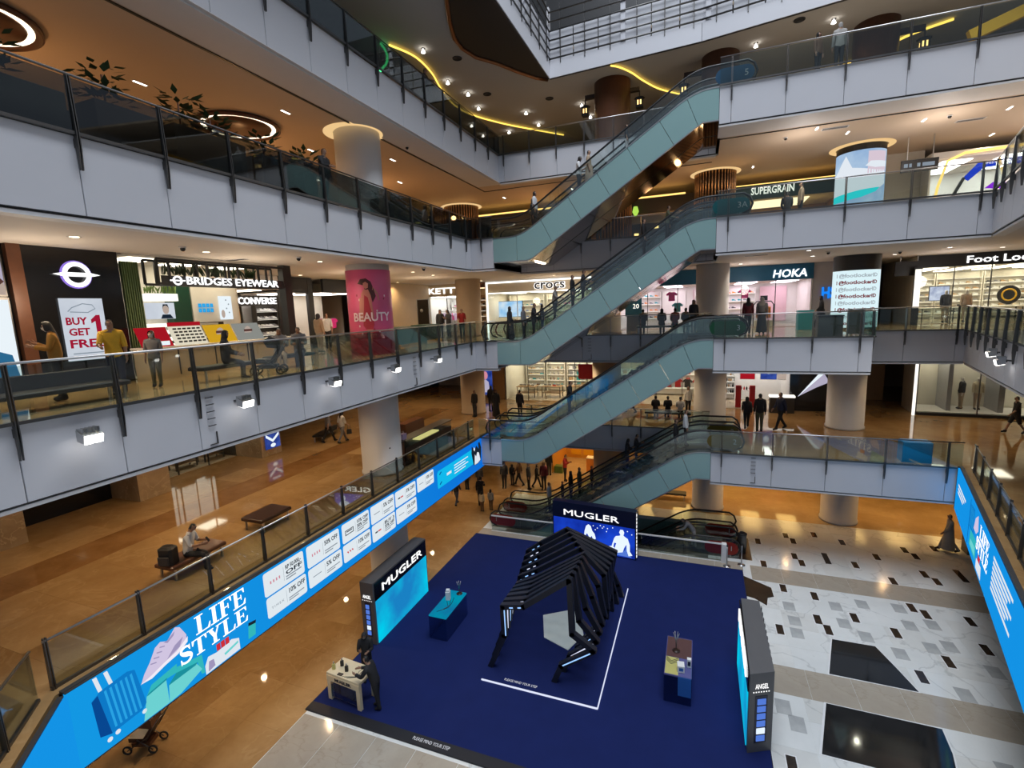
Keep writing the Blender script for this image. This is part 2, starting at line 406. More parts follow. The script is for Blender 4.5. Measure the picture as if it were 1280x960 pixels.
# ---- fascias and railings along the void edges
TRIM = [0]; PANELS = {}
def fascia(A, B, zt, zb, joints, label, lip=True, m='white_panel'):
    Ln = math.hypot(B[0] - A[0], B[1] - A[1]); TRIM[0] += 1
    h = zt - zb
    b = MB().box(0, Ln, 0.03, 0.12, 0, h - 0.005)
    t = struct('trim_%d' % TRIM[0], b, ['charcoal'], label, (A[0], A[1], zb), dirang(A, B))
    js = [0] + [j for j in joints if 0.1 < j < Ln - 0.1] + [Ln]
    for a, c in zip(js, js[1:]):
        k = (round(c - a, 3), round(h, 3), m)
        if k not in PANELS: PANELS[k] = MB().bbox(0.007, k[0] - 0.007, -0.012, 0.03, 0.02, h, 0.008).mesh('panel', m)
        ob('panel', PANELS[k], t, (a, 0, 0))
    if lip: ob('lip', MB().box(0, Ln, 0.02, 0.35, -0.10, -0.03).mesh('lip', 'white_paint'), t)
    return t
POST = MB()
for sgn in (-1, 1):
    y0 = -0.075
    POST.prism([(y0 - 0.03, -0.62), (y0 + 0.01, -0.62), (y0 + 0.035, -0.1), (y0 + 0.05, 1.06), (y0 - 0.03, 1.06), (y0 - 0.065, 0.1), (y0 - 0.065, -0.25)], sgn * 0.02 - 0.008, sgn * 0.02 + 0.008, 'x')
POST.box(-0.03, 0.03, -0.08, -0.012, -0.22, -0.06)
POSTM = POST.mesh('post', 'dark_steel')
GL = {}
POST2 = MB()
for sgn in (-1, 1): POST2.prism([(-0.13, 0), (-0.02, 0), (-0.05, 1.06), (-0.11, 1.06)], sgn * 0.02 - 0.008, sgn * 0.02 + 0.008, 'x')
POST2M = POST2.mesh('post', 'dark_steel')
def railing(A, B, z, posts, label, group, h=1.05, glassm='clear_glass', ends=True, out=0.0):
    Ln = math.hypot(B[0] - A[0], B[1] - A[1])
    t = thing('glass_railing', label, 'railing', (A[0], A[1], z), dirang(A, B), group)
    ps = [p for p in posts if -0.01 <= p <= Ln + 0.01]
    for p in ps: ob('post', POSTM if out == 0 else POST2M, t, (p, -out, 0))
    js = sorted(set([0.0 if (ps and ps[0] > 0.3) else (ps[0] if ps else 0.0)] + ps + [Ln]))
    js = [j for i, j in enumerate(js) if i == 0 or j - js[i - 1] > 0.15]
    for a, c in zip(js, js[1:]):
        k = (round(c - a, 2), h, glassm)
        if k not in GL: GL[k] = MB().box(0.015, k[0] - 0.015, -0.09, -0.078, 0.04, h - 0.05).mesh('glass_panel', glassm)
        ob('glass_panel', GL[k], t, (a, -out, 0))
    ob('handrail', MB().tube([(0, -0.085 - out, h), (Ln, -0.085 - out, h)], 0.024, 8).mesh('handrail', 'dark_steel' if glassm == 'smoke_glass' else 'steel'), t)
    ob('base_channel', MB().box(0, Ln, -0.11 - out, -0.055 - out, 0.0, 0.06).mesh('base_channel', 'dark_steel'), t)
    return t
P0 = 6.27 - 1.64 * 4
def py(y0): return [P0 + 1.637 * k - y0 for k in range(0, 17)]
def pts(Ln, sp=1.5, s=0.35): 
    n = max(1, round((Ln - 2 * s) / sp)); return [s + (Ln - 2 * s) * i / n for i in range(n + 1)]
SIDE = {L3: ['left', 'end', None, 'back', None, 'jutting front', 'jutting side', 'recessed back', 'slanting right'],
        L4: ['left', 'end', None, 'back', None, 'front right', 'slanting right'],
        L5: ['left', 'back', None, 'front right'],
        L2: [None, 'left', 'end', None, 'back', None, 'front right', 'slanting right']}
for L in (L2, L3, L4, L5):
    P = PATHS[L]
    for i in range(len(P) - 1):
        nm = SIDE[L][i]
        if nm is None: continue
        A, B = P[i], P[i + 1]; Ln = math.hypot(B[0] - A[0], B[1] - A[1])
        zb = L - THK[L] + 0.05
        if L == L2 and nm == 'left': js = py(4.58)
        elif nm == 'left': js = py(0.0)
        elif nm == 'end': js = [0.62]
        elif nm in ('back', 'recessed back', 'jutting side'): js = pts(Ln, 1.65)
        elif nm == 'slanting right': js = pts(Ln, 1.25 if L == L3 else 1.62, 0.4)
        else: js = pts(Ln, 1.95, 0.45)
        if not (L == L2 and nm in ('left', 'slanting right')):
            fascia(A, B, L, zb, js, 'white panelled %s edge of the %s gallery' % (nm, ORD[L]))
        else:
            struct('trim_%d' % (TRIM[0] + 1), MB().box(0, Ln, 0.03, 0.12, 0, L - zb), ['charcoal'], 'dark %s gallery edge behind the blue screen on the %s' % (nm, ORD[L]), (A[0], A[1], zb), dirang(A, B)); TRIM[0] += 1
        railing(A, B, L, js, 'glass and steel railing along the %s edge of the %s' % (nm, ORD[L]), None, glassm='smoke_glass' if (L in (L4, L5) and nm in ('left', 'end')) else 'clear_glass', out=-0.42 if L == L2 and nm in ('left', 'slanting right') else 0.0, h=1.0 if L == L2 and nm in ('left', 'slanting right') else 1.05)
# second level near corner
railing((-8.0, 1.64), (-10.94, 4.58), L2, [0.4, 1.7, 3.0], 'glass railing on the turned second level corner near the camera', None, out=-0.42, h=1.0)
# ledge strips and dark slots in the ceilings beside the void
def slotstrip(x0, x1, y0, y1, z, m, nm, lab): struct(nm, MB().box(x0, x1, y0, y1, z - 0.025, z - 0.002), [m], lab)
slotstrip(-12.3, -10.82, 0, 27.6, L5 - 1.5, 'white_paint', 'trim_90', 'pale soffit strip below the left fifth level edge')
for k, (a, c) in enumerate(((2.0, 16.5), (18.2, 28.9))): slotstrip(-12.46, -12.38, a, c, L5 - 1.5, 'black', 'trim_9%d' % (k + 1), 'black slot in the fourth level ceiling, %s length' % ('near', 'far')[k])
slotstrip(-12.4, 0.4, 28.82, 28.9, L5 - 1.5, 'black', 'trim_93', 'black slot across the fourth level ceiling behind the escalators')
slotstrip(0.55, 19, 23.45, 24.9, L5 - 1.5, 'white_paint', 'trim_94', 'pale soffit strip below the right fifth level edge')
slotstrip(0.6, 19, 25.1, 25.18, L5 - 1.5, 'black', 'trim_95', 'black slot in the fourth level ceiling on the right')
# ---- top level with its barred parapet
for i, (nm, lab) in enumerate((('left', 'left'), ('back', 'back'), ('right', 'right'))):
    A, B = PATHS[L6][i], PATHS[L6][i + 1]; Ln = math.hypot(B[0] - A[0], B[1] - A[1])
    t = fascia(A, B, 25.05, 24.22, [], 'smooth white %s edge band of the top level' % lab, lip=False)
    r = thing('barred_parapet', 'white panelled parapet with horizontal steel bars on the %s edge of the top level' % lab, 'railing', (A[0], A[1], 25.05), dirang(A, B))
    s0 = Ln - 16 if i == 0 else 0
    n = int((Ln - s0) / 1.35)
    pan = MB().box(0.02, 1.31, 0.10, 0.14, 0, 1.55).mesh('panel', 'white_panel')
    bp = MB().bar((0, -0.02, -0.15), (0, -0.02, 2.75), 0.04, 0.07).mesh('post', 'dark_steel')
    wp = MB().box(-0.12, 0.12, -0.02, 0.12, -0.02, 2.75).mesh('pillar', 'white_panel')
    for k in range(n + 1):
        ob('panel', pan, r, (s0 + k * 1.35, 0, 0)); ob('post', bp, r, (s0 + k * 1.35 + 0.65, 0, 0))
        if k % 3 == 2: ob('pillar', wp, r, (s0 + k * 1.35 + 1.3, 0, 0))
    bar = MB().tube([(s0, -0.05, 0), (Ln, -0.05, 0)], 0.042, 6).mesh('rail_bar', 'dark_steel')
    for k in range(6): ob('rail_bar', bar, r, (0, 0, 0.12 + 0.46 * k))
struct('wall_top', MB().box(-12, 19, 33.5, 33.7, 25.6, 32), ['black'], 'dark wall far behind the top level parapet')
# ---- outer walls
def wall(nm, x0, x1, y0, y1, z0, z1, m, lab): return struct(nm, MB().box(x0, x1, y0, y1, z0, z1), [m], lab)
wall('wall_far_left', -34.2, -34, 0, 44, 0, 25, 'ceiling_warm', 'far left outer wall of the galleries')
wall('wall_back', -34, 20, 44, 44.2, 0, 25, 'ceiling_warm', 'far back outer wall of the galleries')
wall('wall_right', 20, 20.2, -4, 44, 0, 25, 'ceiling_paint', 'right outer wall of the galleries')
mat('wall_dim', (0.16, 0.12, 0.09), 0.7)
wall('wall_left_ground', -24, -23.8, -4, 44, 0, 3.67, 'wall_dim', 'plain wall at the back of the ground floor on the left')
wall('wall_top_left', -34, -33.8, 0, 44, 25, 32, 'black', 'dark wall above the fifth level on the left')
# ---- columns
def column(x, y, z0, z1, r, m, lab, seams=False):
    b = MB().lathe([(r + 0.04, 0), (r + 0.04, 0.10), (r, 0.12), (r, z1 - z0)], 40)
    t = struct('column', b, [m], lab, (x, y, z0))
    if seams:
        for h in (1.3, 2.6):
            if h < z1 - z0 - 0.3: ob('seam', MB().lathe([(r + 0.002, h), (r + 0.003, h + 0.012), (r + 0.002, h + 0.024)], 40, cap=False).mesh('seam', 'charcoal'), t)
    return t
zc = {L1: L2 - 1.45, L2: L3 - 1.45, L3: L4 - 1.5, L4: L5 - 1.5, L5: L6 - 1.35}
for L in (L1, L2, L3):
    column(0.58, 29.65, L, zc[L], 0.85, 'column_paint', 'round grey column beside the upper escalator landing on the %s' % ORD[L])
    if L != L3: column(7.15, 29.65, L, zc[L], 0.85, 'column_paint', 'round grey column standing right of the escalators on the %s' % ORD[L])
    column(-5.25, 29.65, L, zc[L], 0.85, 'column_tan', 'round column behind the escalators on the %s' % ORD[L])
    if L > L1: column(-14.1, 29.3, L, zc[L], 0.8, 'column_tan', 'round tan column by the lower escalator landing on the %s' % ORD[L])
column(-12.85, 17.3, L1, zc[L1], 0.85, 'column_paint', 'round white column standing behind the left screen box on the ground floor')
column(-12.85, 17.3, L2, zc[L2], 0.85, 'column_paint', 'round grey column beside the kiosk on the second level')
column(-12.85, 17.3, L4, zc[L4], 0.88, 'column_paint', 'round pale column with a glowing halo above the planters')
column(-26, 30, L3, zc[L3], 0.95, 'column_tan', 'round tan column deep in the third level left of the pink poster column')
for x, y, lab in ((-4.9, 30.2, 'middle'), (0.7, 29.6, 'beside the escalator top'), (7.35, 29.5, 'right')):
    column(x, y, L5, zc[L5], 1.0 if x < 0 else 0.9, 'brown_wood', 'round dark brown column on the fifth level, %s' % {'middle': 'hung with small lanterns behind the railing', 'beside the escalator top': 'beside the top of the uppermost escalator', 'right': 'behind the railing on the right'}[lab], False)
column(-15.8, 22.5, L5, zc[L5], 1.15, 'copper', 'broad round copper column on the fifth level near the green neon', False)
# ================================================================ ESCALATORS
SL = 5.12 / 7.85
def ramp(x, k0=1.45, sc=1.0, lo=0.0, hi=5.12):
    return sum(max(lo, min(hi, (x + d - k0) * SL + lo * 0)) for d in (-0.6, -0.45, -0.3, -0.15, 0, 0.15, 0.3, 0.45, 0.6)) / 9
def zbot(x):
    v = (x - 1.45) * SL - 1.5
    return max(-1.2, min(3.82, v))
def xs(a, b, st=0.25):
    n = max(1, int(round((b - a) / st))); return [a + (b - a) * i / n for i in range(n + 1)]
EXL, EXU = 0.95, 1.35
def esc_panel(a, b, da, db):
    top = [(x, ramp(x) - 0.02) for x in xs(a + 0.008, b - 0.008)]
    bot = [(x, zbot(x) + 0.05) for x in xs(a + da + 0.008, b + db - 0.008)]
    return MB().prism(top[::-1] + bot, -0.045, -0.01, 'y').mesh('cladding_panel', 'teal_panel')
JT = [(0, 0), (1.25, 0.0), (2.5, 0.55), (3.85, 0.6), (5.2, 0.6), (6.55, 0.6), (7.9, 0.6), (9.0, 0.45), (10.25, 0)]
EM = {}
EM['panels'] = [esc_panel(a, b, da, db) for (a, da), (b, db) in zip(JT, JT[1:])]
def strip(f0, f1, y0, y1, a=0.0, b=10.25, st=0.25):
    "closed ribbon between two height functions"
    X = xs(a, b, st); return MB().prism([(x, f1(x)) for x in X][::-1] + [(x, f0(x)) for x in X], y0, y1, 'y')
m = strip(lambda x: ramp(x) - 0.03, lambda x: ramp(x) + 0.02, -0.06, 0.30)
m2 = strip(lambda x: ramp(x) - 0.03, lambda x: ramp(x) + 0.02, 1.45, 1.80)
m.v += m2.v; m.f += [[i + len(m.v) - len(m2.v) for i in f] for f in m2.f]; m.m += m2.m; m.sm += m2.sm
EM['deck'] = m.mesh('side_deck', 'steel')
EM['skirt'] = strip(lambda x: ramp(x) - 0.35, lambda x: ramp(x) - 0.03, 1.45, 1.48).mesh('skirt', 'dark_steel')
EM['edge'] = strip(lambda x: zbot(x), lambda x: zbot(x) + 0.05, -0.06, 0.02, st=0.2).mesh('bottom_edge', 'steel')
EM['soffit'] = strip(lambda x: zbot(x) + 0.0, lambda x: zbot(x) + 0.04, 0.02, 1.84, st=0.2).mesh('soffit', 'mirror_steel')
EM['step'] = MB().box(0, 0.40, 0.32, 1.43, -0.26, 0).box(0, 0.03, 0.32, 1.43, 0, 0.004).mesh('step', 'charcoal')
EM['plate'] = MB().box(-0.9, 1.35, 0.32, 1.43, -0.02, 0.012).mesh('comb_plate', 'dark_steel')
EM['plate2'] = MB().box(9.15, 11.2, 0.32, 1.43, -0.02, 0.012).mesh('comb_plate', 'dark_steel')
def esc_glass(a, b):
    X = xs(a + 0.01, b - 0.01, 0.2)
    lo = [(x, ramp(x) + 0.02) for x in X]; hi = [(x, ramp(x) + 0.9) for x in X]
    if a < -0.5: hi = [(x, z) for x, z in hi if x > -EXL + 0.35]; hi = [(-EXL, 0.45), (-EXL + 0.08, 0.68), (-EXL + 0.3, 0.87)] + hi
    if b > 10.8: hi = [(x, z) for x, z in hi if x < 10.25 + EXU - 0.35]; hi += [(10.25 + EXU - 0.3, 5.99), (10.25 + EXU - 0.08, 5.8), (10.25 + EXU, 5.57)]
    return MB().prism(lo + hi[::-1], 0, 0.012, 'y').mesh('glass_panel', 'esc_glass')
GJ = [-EXL, 0.6, 2.0, 3.4, 4.8, 6.2, 7.6, 9.0, 10.2, 10.25 + EXU]
EM['glass'] = [esc_glass(a, b) for a, b in zip(GJ, GJ[1:])]
hp = [(x, 0, ramp(x) + 0.94) for x in xs(-EXL + 0.3, 10.25 + EXU - 0.3, 0.25)]
hp = [(-EXL + 0.35, 0, 0.12), (-EXL + 0.05, 0, 0.25), (-EXL - 0.04, 0, 0.5), (-EXL + 0.07, 0, 0.78)] + hp + [(10.25 + EXU - 0.07, 0, 5.9), (10.25 + EXU + 0.04, 0, 5.62), (10.25 + EXU - 0.05, 0, 5.37), (10.25 + EXU - 0.35, 0, 5.24)]
EM['rail'] = MB().tube(hp, 0.045, 8).mesh('handrail', 'rubber')
def oval(w, h): return [(w / 2 - h / 2 + h / 2 * math.cos(t), h / 2 * math.sin(t)) for t in [PI / 2 - PI * i / 8 for i in range(9)]] + [(-w / 2 + h / 2 * math.cos(t), h / 2 * math.sin(t)) for t in [-PI / 2 - PI * i / 8 for i in range(9)]]
mat('g_print', (0.40, 0.42, 0.42), 0.5)
LEVCOL = {L1: ('1', '#7e1a10'), L2: ('2', '#5e4f14'), L3: ('3', '#0c4a2b'), L4: ('3A', '#0b5458'), L5: ('5', '#124463')}
for L, (n, c) in LEVCOL.items(): mat('level_%s' % n, c, 0.35)
mat('level_B', '#4a4a4a', 0.4)
def escalator(z, y0, lab, front, low, up):
    t = thing('escalator', lab, 'escalator', (-9.7, y0, z))
    if front:
        for me in EM['panels']: ob('cladding_panel', me, t)
        ob('bottom_edge', EM['edge'], t)
    ob('side_deck', EM['deck'], t); ob('skirt', EM['skirt'], t); ob('soffit', EM['soffit'], t)
    ob('comb_plate', EM['plate'], t); ob('comb_plate', EM['plate2'], t, (0, 0, 5.12))
    for k in range(19):
        x = 1.5 + k * 0.4; ob('step', EM['step'], t, (x, 0, max(0.0, min(5.1, (x + 0.2 - 1.45) * SL))))
    for yy in (0.26, 1.49):
        for me in EM['glass']: ob('glass_panel', me, t, (0, yy, 0))
        ob('handrail', EM['rail'], t, (0, yy + 0.006, 0))
    for (n, sx, sz, dx) in ((low, -0.05, 0.47, -0.55), (up, 10.25 + 0.72, 5.59, 0.28)):
        if not n or (sx < 0 and n != '1'): continue
        s = ob('level_sign', MB().prism(oval(1.15, 0.62), 0, 0.016, 'y').mesh('level_sign', 'level_' + n), t, (sx, 0.24, sz))
        words(n, s, (dx, -0.004, 0), 0.34, 'g_print', ext=0.003)
    return t
RUNS = [(-5.12, None, '1', 'basement and ground floor'), (L1, '1', '2', 'ground floor and second level'), (L2, '2', '3', 'second and third levels'), (L3, '3', '3A', 'third and fourth levels'), (L4, '3A', '5', 'fourth and fifth levels')]
for z, lo, up, nm in RUNS:
    escalator(z, 23.32, 'front escalator with pale green glass side climbing between %s' % nm, True, lo, up)
    escalator(z, 25.25, 'rear escalator climbing behind its green sided twin between %s' % nm, False, lo, up)
# glass balustrade round the escalator opening on the ground floor
t = thing('glass_balustrade', 'low glass balustrade with white top rail between blue carpet and escalator pit', 'railing', (-10.4, 23.12, 0))
for k in range(7):
    ob('glass_panel', MB().box(0.01, 1.66, -0.006, 0.006, 0.03, 0.84).mesh('glass_panel', 'clear_glass'), t, (k * 1.67, 0, 0))
ob('top_rail', MB().box(0, 11.7, -0.03, 0.03, 0.84, 0.90).mesh('top_rail', 'white_plastic'), t)
ob('base_channel', MB().box(0, 11.7, -0.04, 0.04, 0, 0.04).mesh('base_channel', 'white_plastic'), t)
ob('end_post', MB().bbox(11.5, 11.72, -0.12, 0.12, 0, 0.92).mesh('end_post', 'white_plastic'), t)
# stanchions, bin and mat by the pit
def stanchion(x, y, lab):
    t = thing('stanchion', lab, 'stanchion', (x, y, 0))
    ob('base', MB().lathe([(0.16, 0), (0.16, 0.02), (0.03, 0.05)], 16).mesh('base', 'steel'), t)
    ob('pole', MB().lathe([(0.025, 0.05), (0.025, 0.95)], 10).mesh('pole', 'steel'), t)
    ob('cap', MB().lathe([(0.035, 0.95), (0.035, 1.02), (0.0, 1.05)], 10).mesh('cap', 'black'), t)
stanchion(1.33, 22.75, 'steel stanchion beside the end post of the glass balustrade')
stanchion(1.95, 23.05, 'steel stanchion standing in front of the steel litter bin')
t = thing('litter_bin', 'tall steel litter bin at the head of the basement escalators', 'bin', (2.05, 24.35, 0))
ob('body', MB().lathe([(0.2, 0), (0.2, 0.85), (0.19, 0.9)], 20).mesh('body', 'dark_steel'), t); ob('lid', MB().lathe([(0.21, 0.9), (0.21, 0.95), (0.11, 1.0), (0.1, 0.94)], 20).mesh('lid', 'black'), t)
tag(ob('floor_mat', MB().box(0, 1.2, 0, 2.3, 0.001, 0.012).mesh('floor_mat', 'dark_wood'), None, (1.25, 23.6, 0)), 'dark brown mat at the head of the basement escalators', 'mat')
# ================================================================ CEILING LIGHTS
glow('lamp_warm', (1.0, 0.80, 0.52), 9)
glow('lamp_white', (1.0, 0.93, 0.82), 9)
glow('ring_warm', (1.0, 0.82, 0.60), 2.6)
glow('halo_warm', (1.0, 0.66, 0.30), 0.85)
glow('cove_warm', (1.0, 0.60, 0.16), 1.9)
DLR = MB().lathe([(0.085, 0.0), (0.13, -0.012), (0.135, 0.0)], 20).mesh('trim_ring', 'white_paint')
DLL = {k: MB().lathe([(0.0, -0.006), (0.085, -0.006), (0.085, 0)], 16).mesh('lens', k) for k in ('lamp_warm', 'lamp_white')}
def downlight(x, y, z, power, col, lens, label, group, angle=150):
    t = thing('downlight', label, 'ceiling light', (x, y, z), 0, group)
    ob('trim_ring', DLR, t); ob('lens', DLL[lens], t)
    if power:
        d = bpy.data.lights.new('lamp', 'SPOT'); d.energy = power; d.color = col; d.spot_size = math.radians(angle); d.spot_blend = 0.8; d.shadow_soft_size = 0.09
        ob('lamp', d, t, (0, 0, -0.04))
WARM, WHITE, AMBER = (1.0, 0.72, 0.42), (1.0, 0.86, 0.70), (1.0, 0.60, 0.26)
def row(L, spots, power, col, lens, what):
    for x, y in spots:
        i = sorted(spots, key=lambda p: p[0] ** 2 + p[1] ** 2).index((x, y))
        downlight(x, y, ZC[L] - 0.001, power, col, lens, what + ', %s nearest the camera' % ORDN[i], what)
ZC = {L1: L2 - 1.45, L2: L3 - 1.45, L3: L4 - 1.5, L4: L5 - 1.5, L5: L6 - 1.35}
row(L3, [(-13.4, 4.2), (-13.24, 7.26), (-13.54, 10.7), (-13.1, 14.86), (-14.2, 18.0), (-13.3, 21.5), (-13.7, 24.2), (-14.1, 31.5), (-8.6, 30.3), (-18, 19), (-18, 23.5), (-18.5, 28), (-3.5, 30.5)], 165, WARM, 'lamp_warm', 'small round downlight above the third level shops')
row(L3, [(2.0, 30.5), (4.25, 24.6), (5.0, 28.0), (9.0, 30.4), (10.3, 28.0), (13.0, 30.0)], 150, WHITE, 'lamp_white', 'small white downlight above the right third level')
row(L2, [(-13.0, 7.0), (-13.0, 10.5), (-13.0, 14.0), (-17, 8.5), (-17, 12.5), (-17, 16.5), (-17, 20.5), (-13.4, 21), (-13.4, 25), (-19, 25), (-17, 30), (-10.5, 30), (-7, 29.5), (-2, 30), (-21, 30)], 210, WARM, 'lamp_warm', 'small round downlight above the second level stone floor')
row(L2, [(3.2, 28.5), (4.4, 31), (9.5, 29.5), (12, 28), (14, 31)], 110, WARM, 'lamp_warm', 'small round downlight above the right side of the second level')
row(L1, [(-13.0, 9), (-13, 13), (-14, 18), (-13, 22), (-16, 26), (-17, 9), (-17.5, 14), (-18, 20), (-13, 28), (-9, 30), (-5.5, 31), (-1.5, 31), (-10, 35)], 190, WARM, 'lamp_warm', 'small round downlight above the brown ground floor')
row(L1, [(2.5, 30), (5, 31), (9.5, 30), (13, 29), (16, 31)], 190, AMBER, 'lamp_warm', 'small amber downlight above the ground floor behind the white marble')
# fourth level: short slot lamps plus added fill lights without fixtures
SLT = MB().box(-0.035, 0.035, -0.19, 0.19, -0.012, 0).mesh('lens', 'lamp_white')
SLF = MB().box(-0.06, 0.06, -0.22, 0.22, -0.008, 0).mesh('frame', 'white_paint')
def slot(x, y, z, power, col, group, label):
    SLN[group] = SLN.get(group, 0) + 1; t = thing('slot_light', label + ', %s of its group' % ORDN[SLN[group] - 1], 'ceiling light', (x, y, z), 0, group)
    ob('frame', SLF, t); ob('lens', SLT, t)
    if power:
        d = bpy.data.lights.new('lamp', 'SPOT'); d.energy = power; d.color = col; d.spot_size = math.radians(155); d.spot_blend = 0.8; d.shadow_soft_size = 0.12
        ob('lamp', d, t, (0, 0, -0.05))
z4 = ZC[L4] - 0.001; SLN = {}
for x, y in [(-15.85, 11.06), (-13.72, 14.56), (-15.9, 18.15), (-13.63, 20.94), (-15.6, 24.5), (-19, 12), (-19, 17), (-19, 22), (-19, 28), (-12, 31), (-7.5, 31)]:
    slot(x, y, z4, 75, AMBER, 'slot lights over the planters', 'slot light in the orange ceiling over the planters')
for x, y in [(4.48, 25.6), (5.89, 26.9), (8.51, 26.58), (11.25, 26.56), (12.37, 30.47), (2.5, 31), (15, 28)]:
    slot(x, y, z4, 60, WHITE, 'slot lights right', 'slot light in the pale right fourth level ceiling')
for x, y, pw, LL in [(-14.3, 7.0, 70, L3), (-14.2, 12.5, 75, L3), (-15, 19.5, 75, L3), (-15, 25.5, 65, L3), (-9, 31.2, 55, L3), (2.5, 30.8, 60, L3), (11.5, 30.5, 60, L3), (4.0, 26.0, 90, L4), (9.0, 26.3, 110, L4), (13.5, 27.5, 90, L4)]:  # unseen point lights added to brighten the gallery ceilings
    d = bpy.data.lights.new('gallery_fill', 'POINT'); d.energy = pw; d.color = (1.0, 0.80, 0.58) if LL == L3 and x < 2 else (1.0, 0.90, 0.84); d.shadow_soft_size = 0.35
    ob('gallery_fill', d, None, (x, y, LL + 2.3))
# unseen warm fill lights added in the depth of the fourth level
for x, y, pw in [(-17, 8, 120), (-17.5, 16, 130), (-17, 24, 130), (-10, 31.5, 90), (-2, 32, 60)]:
    d = bpy.data.lights.new('amber_fill', 'POINT'); d.energy = pw * 0.62; d.color = (1.0, 0.52, 0.22); d.shadow_soft_size = 0.3
    ob('amber_fill', d, None, (x, y, L4 + 1.6))
def ring_light(x, y, z, r, label):
    t = thing('ring_light', label, 'ceiling light', (x, y, z))
    ob('drum', MB().lathe([(r, 0), (r, -0.10), (r - 0.06, -0.12), (r - 0.20, -0.02), (0.0, -0.02)], 48).mesh('drum', 'brown_wood'), t)
    ob('luminous_ring', MB().lathe([(r - 0.30, -0.05), (r - 0.17, -0.06), (r - 0.17, -0.03), (r - 0.30, -0.03)], 48, cap=False).mesh('luminous_ring', 'ring_warm'), t)
    ob('inner_disc', MB().lathe([(0, -0.05), (r - 0.32, -0.07), (r - 0.32, -0.03)], 40).mesh('inner_disc', 'brown_wood'), t)
ring_light(-16.1, 14.7, ZC[L4] - 0.03, 1.40, 'round brown ceiling recess with bright ring lamp over the planters, beside the haloed column')
ring_light(-15.9, 7.2, ZC[L4] - 0.03, 1.40, 'round brown ceiling recess with bright ring lamp, the one nearer the camera')
def halo(x, y, z, r0, r1, label):
    tag(ob('column_halo', MB().lathe([(r0 + 0.02, -0.05), (r1, -0.015), (r1, 0.0), (r0 + 0.02, 0)], 40, cap=False).mesh('column_halo', 'halo_warm'), None, (x, y, z)), label, 'ceiling light')
halo(-12.95, 17.3, ZC[L4] - 0.002, 0.80, 1.18, 'warm glowing halo round the top of the pale planter column')
# fluted copper columns with halos on the fourth level
mat('flute_metal', (0.36, 0.20, 0.10), 0.30, 0.9, var=0.2, scale=4)
for x, y, r, lab in ((0.62, 31.4, 1.05, 'beside the upper escalator landing'), (-5.3, 32.0, 1.2, 'behind the escalators'), (-15.7, 32.2, 1.15, 'beyond the hedge planters')):
    t = tag(ob('column', MB().lathe([(r - 0.06, 0), (r - 0.06, ZC[L4] - L4)], 32).mesh('column', 'dark_wood'), None, (x, y, L4)), 'round column clad in vertical copper flutes %s' % lab, None, None, 'structure')
    n = 40
    fm = MB().lathe([(0.035, 0.0), (0.035, ZC[L4] - L4 - 0.25), (0.06, ZC[L4] - L4 - 0.02)], 6).mesh('flute', 'flute_metal')
    for k in range(n): ob('flute', fm, t, (r * math.cos(2 * PI * k / n), r * math.sin(2 * PI * k / n), 0))
    halo(x, y, ZC[L4] - 0.003, r + 0.05, r + 0.27, 'warm glowing halo above the copper fluted column %s' % lab)
    for k in (-1, 1):
        d = bpy.data.lights.new('uplight', 'POINT'); d.energy = 14; d.color = (1.0, 0.6, 0.25); d.shadow_soft_size = 0.15
        ob('uplight', d, None, (x + k * 1.0, y - 1.6, L4 + 2.6))
# fifth level ceiling: dark leaf shaped opening with copper rim, neon lines, spots, lanterns
z5 = ZC[L5]
edge = [(-8.07, 12.0), (-8.6, 15.5), (-9.3, 18.6), (-10.3, 20.9), (-10.75, 22.2), (-10.83, 23.13), (-10.6, 24.2), (-9.9, 25.2), (-9.3, 26.4), (-8.6, 27.6), (-8.07, 28.1)]
t = thing('ceiling_feature', 'dark leaf shaped ceiling opening with copper rim beside the top level parapet', 'ceiling feature', (0, 0, z5))
ob('shade_field', MB().prism(edge, -0.03, -0.004).mesh('shade_field', 'black'), t)  # flat black sheet stands for the shade inside the opening
ob('copper_rim', MB().tube([(x, y, -0.05) for x, y in edge], 0.10, 8).mesh('copper_rim', 'copper'), t)
def smooth(p, n=6):
    out = []
    for i in range(len(p) - 1):
        a, b, c, d = Vector(p[max(i - 1, 0)]), Vector(p[i]), Vector(p[i + 1]), Vector(p[min(i + 2, len(p) - 1)])
        for k in range(n):
            t = k / n
            out.append(0.5 * ((2 * b) + (c - a) * t + (2 * a - 5 * b + 4 * c - d) * t * t + (3 * b - a - 3 * c + d) * t ** 3))
    out.append(Vector(p[-1])); return out
glow('neon_yellow', (1.0, 0.62, 0.10), 2.2); glow('neon_green', (0.08, 1.0, 0.30), 2.2)
def neon(pts, r, m, label): tag(ob('neon_tube', MB().tube(smooth(pts), r, 6).mesh('neon_tube', m), None), label, 'neon light')
zz = z5 - 0.09
neon([(-13.7, 21.4, zz), (-13.2, 22.8, zz), (-13.3, 24.6, zz), (-13.8, 26.6, zz), (-14.1, 28.8, zz), (-13.8, 30.6, zz), (-12.7, 32.7, zz), (-11.4, 34.5, zz), (-9.5, 36.9, zz)], 0.04, 'neon_yellow', 'long wavy yellow light line on the fifth level ceiling, left')
neon([(-4.6, 27.9, zz), (-4.2, 28.3, zz), (-3.7, 29.2, zz), (-3.2, 30.5, zz), (-2.45, 32.0, zz), (-1.2, 33.5, zz)], 0.04, 'neon_yellow', 'short wavy yellow light line on the ceiling above the uppermost escalator')
neon([(10.5, 30.3, zz), (9.0, 31.2, zz), (7.6, 33.0, zz), (5.0, 34.0, zz), (2.2, 33.6, zz)], 0.055, 'neon_yellow', 'yellow light line on the fifth level ceiling behind the right railing')
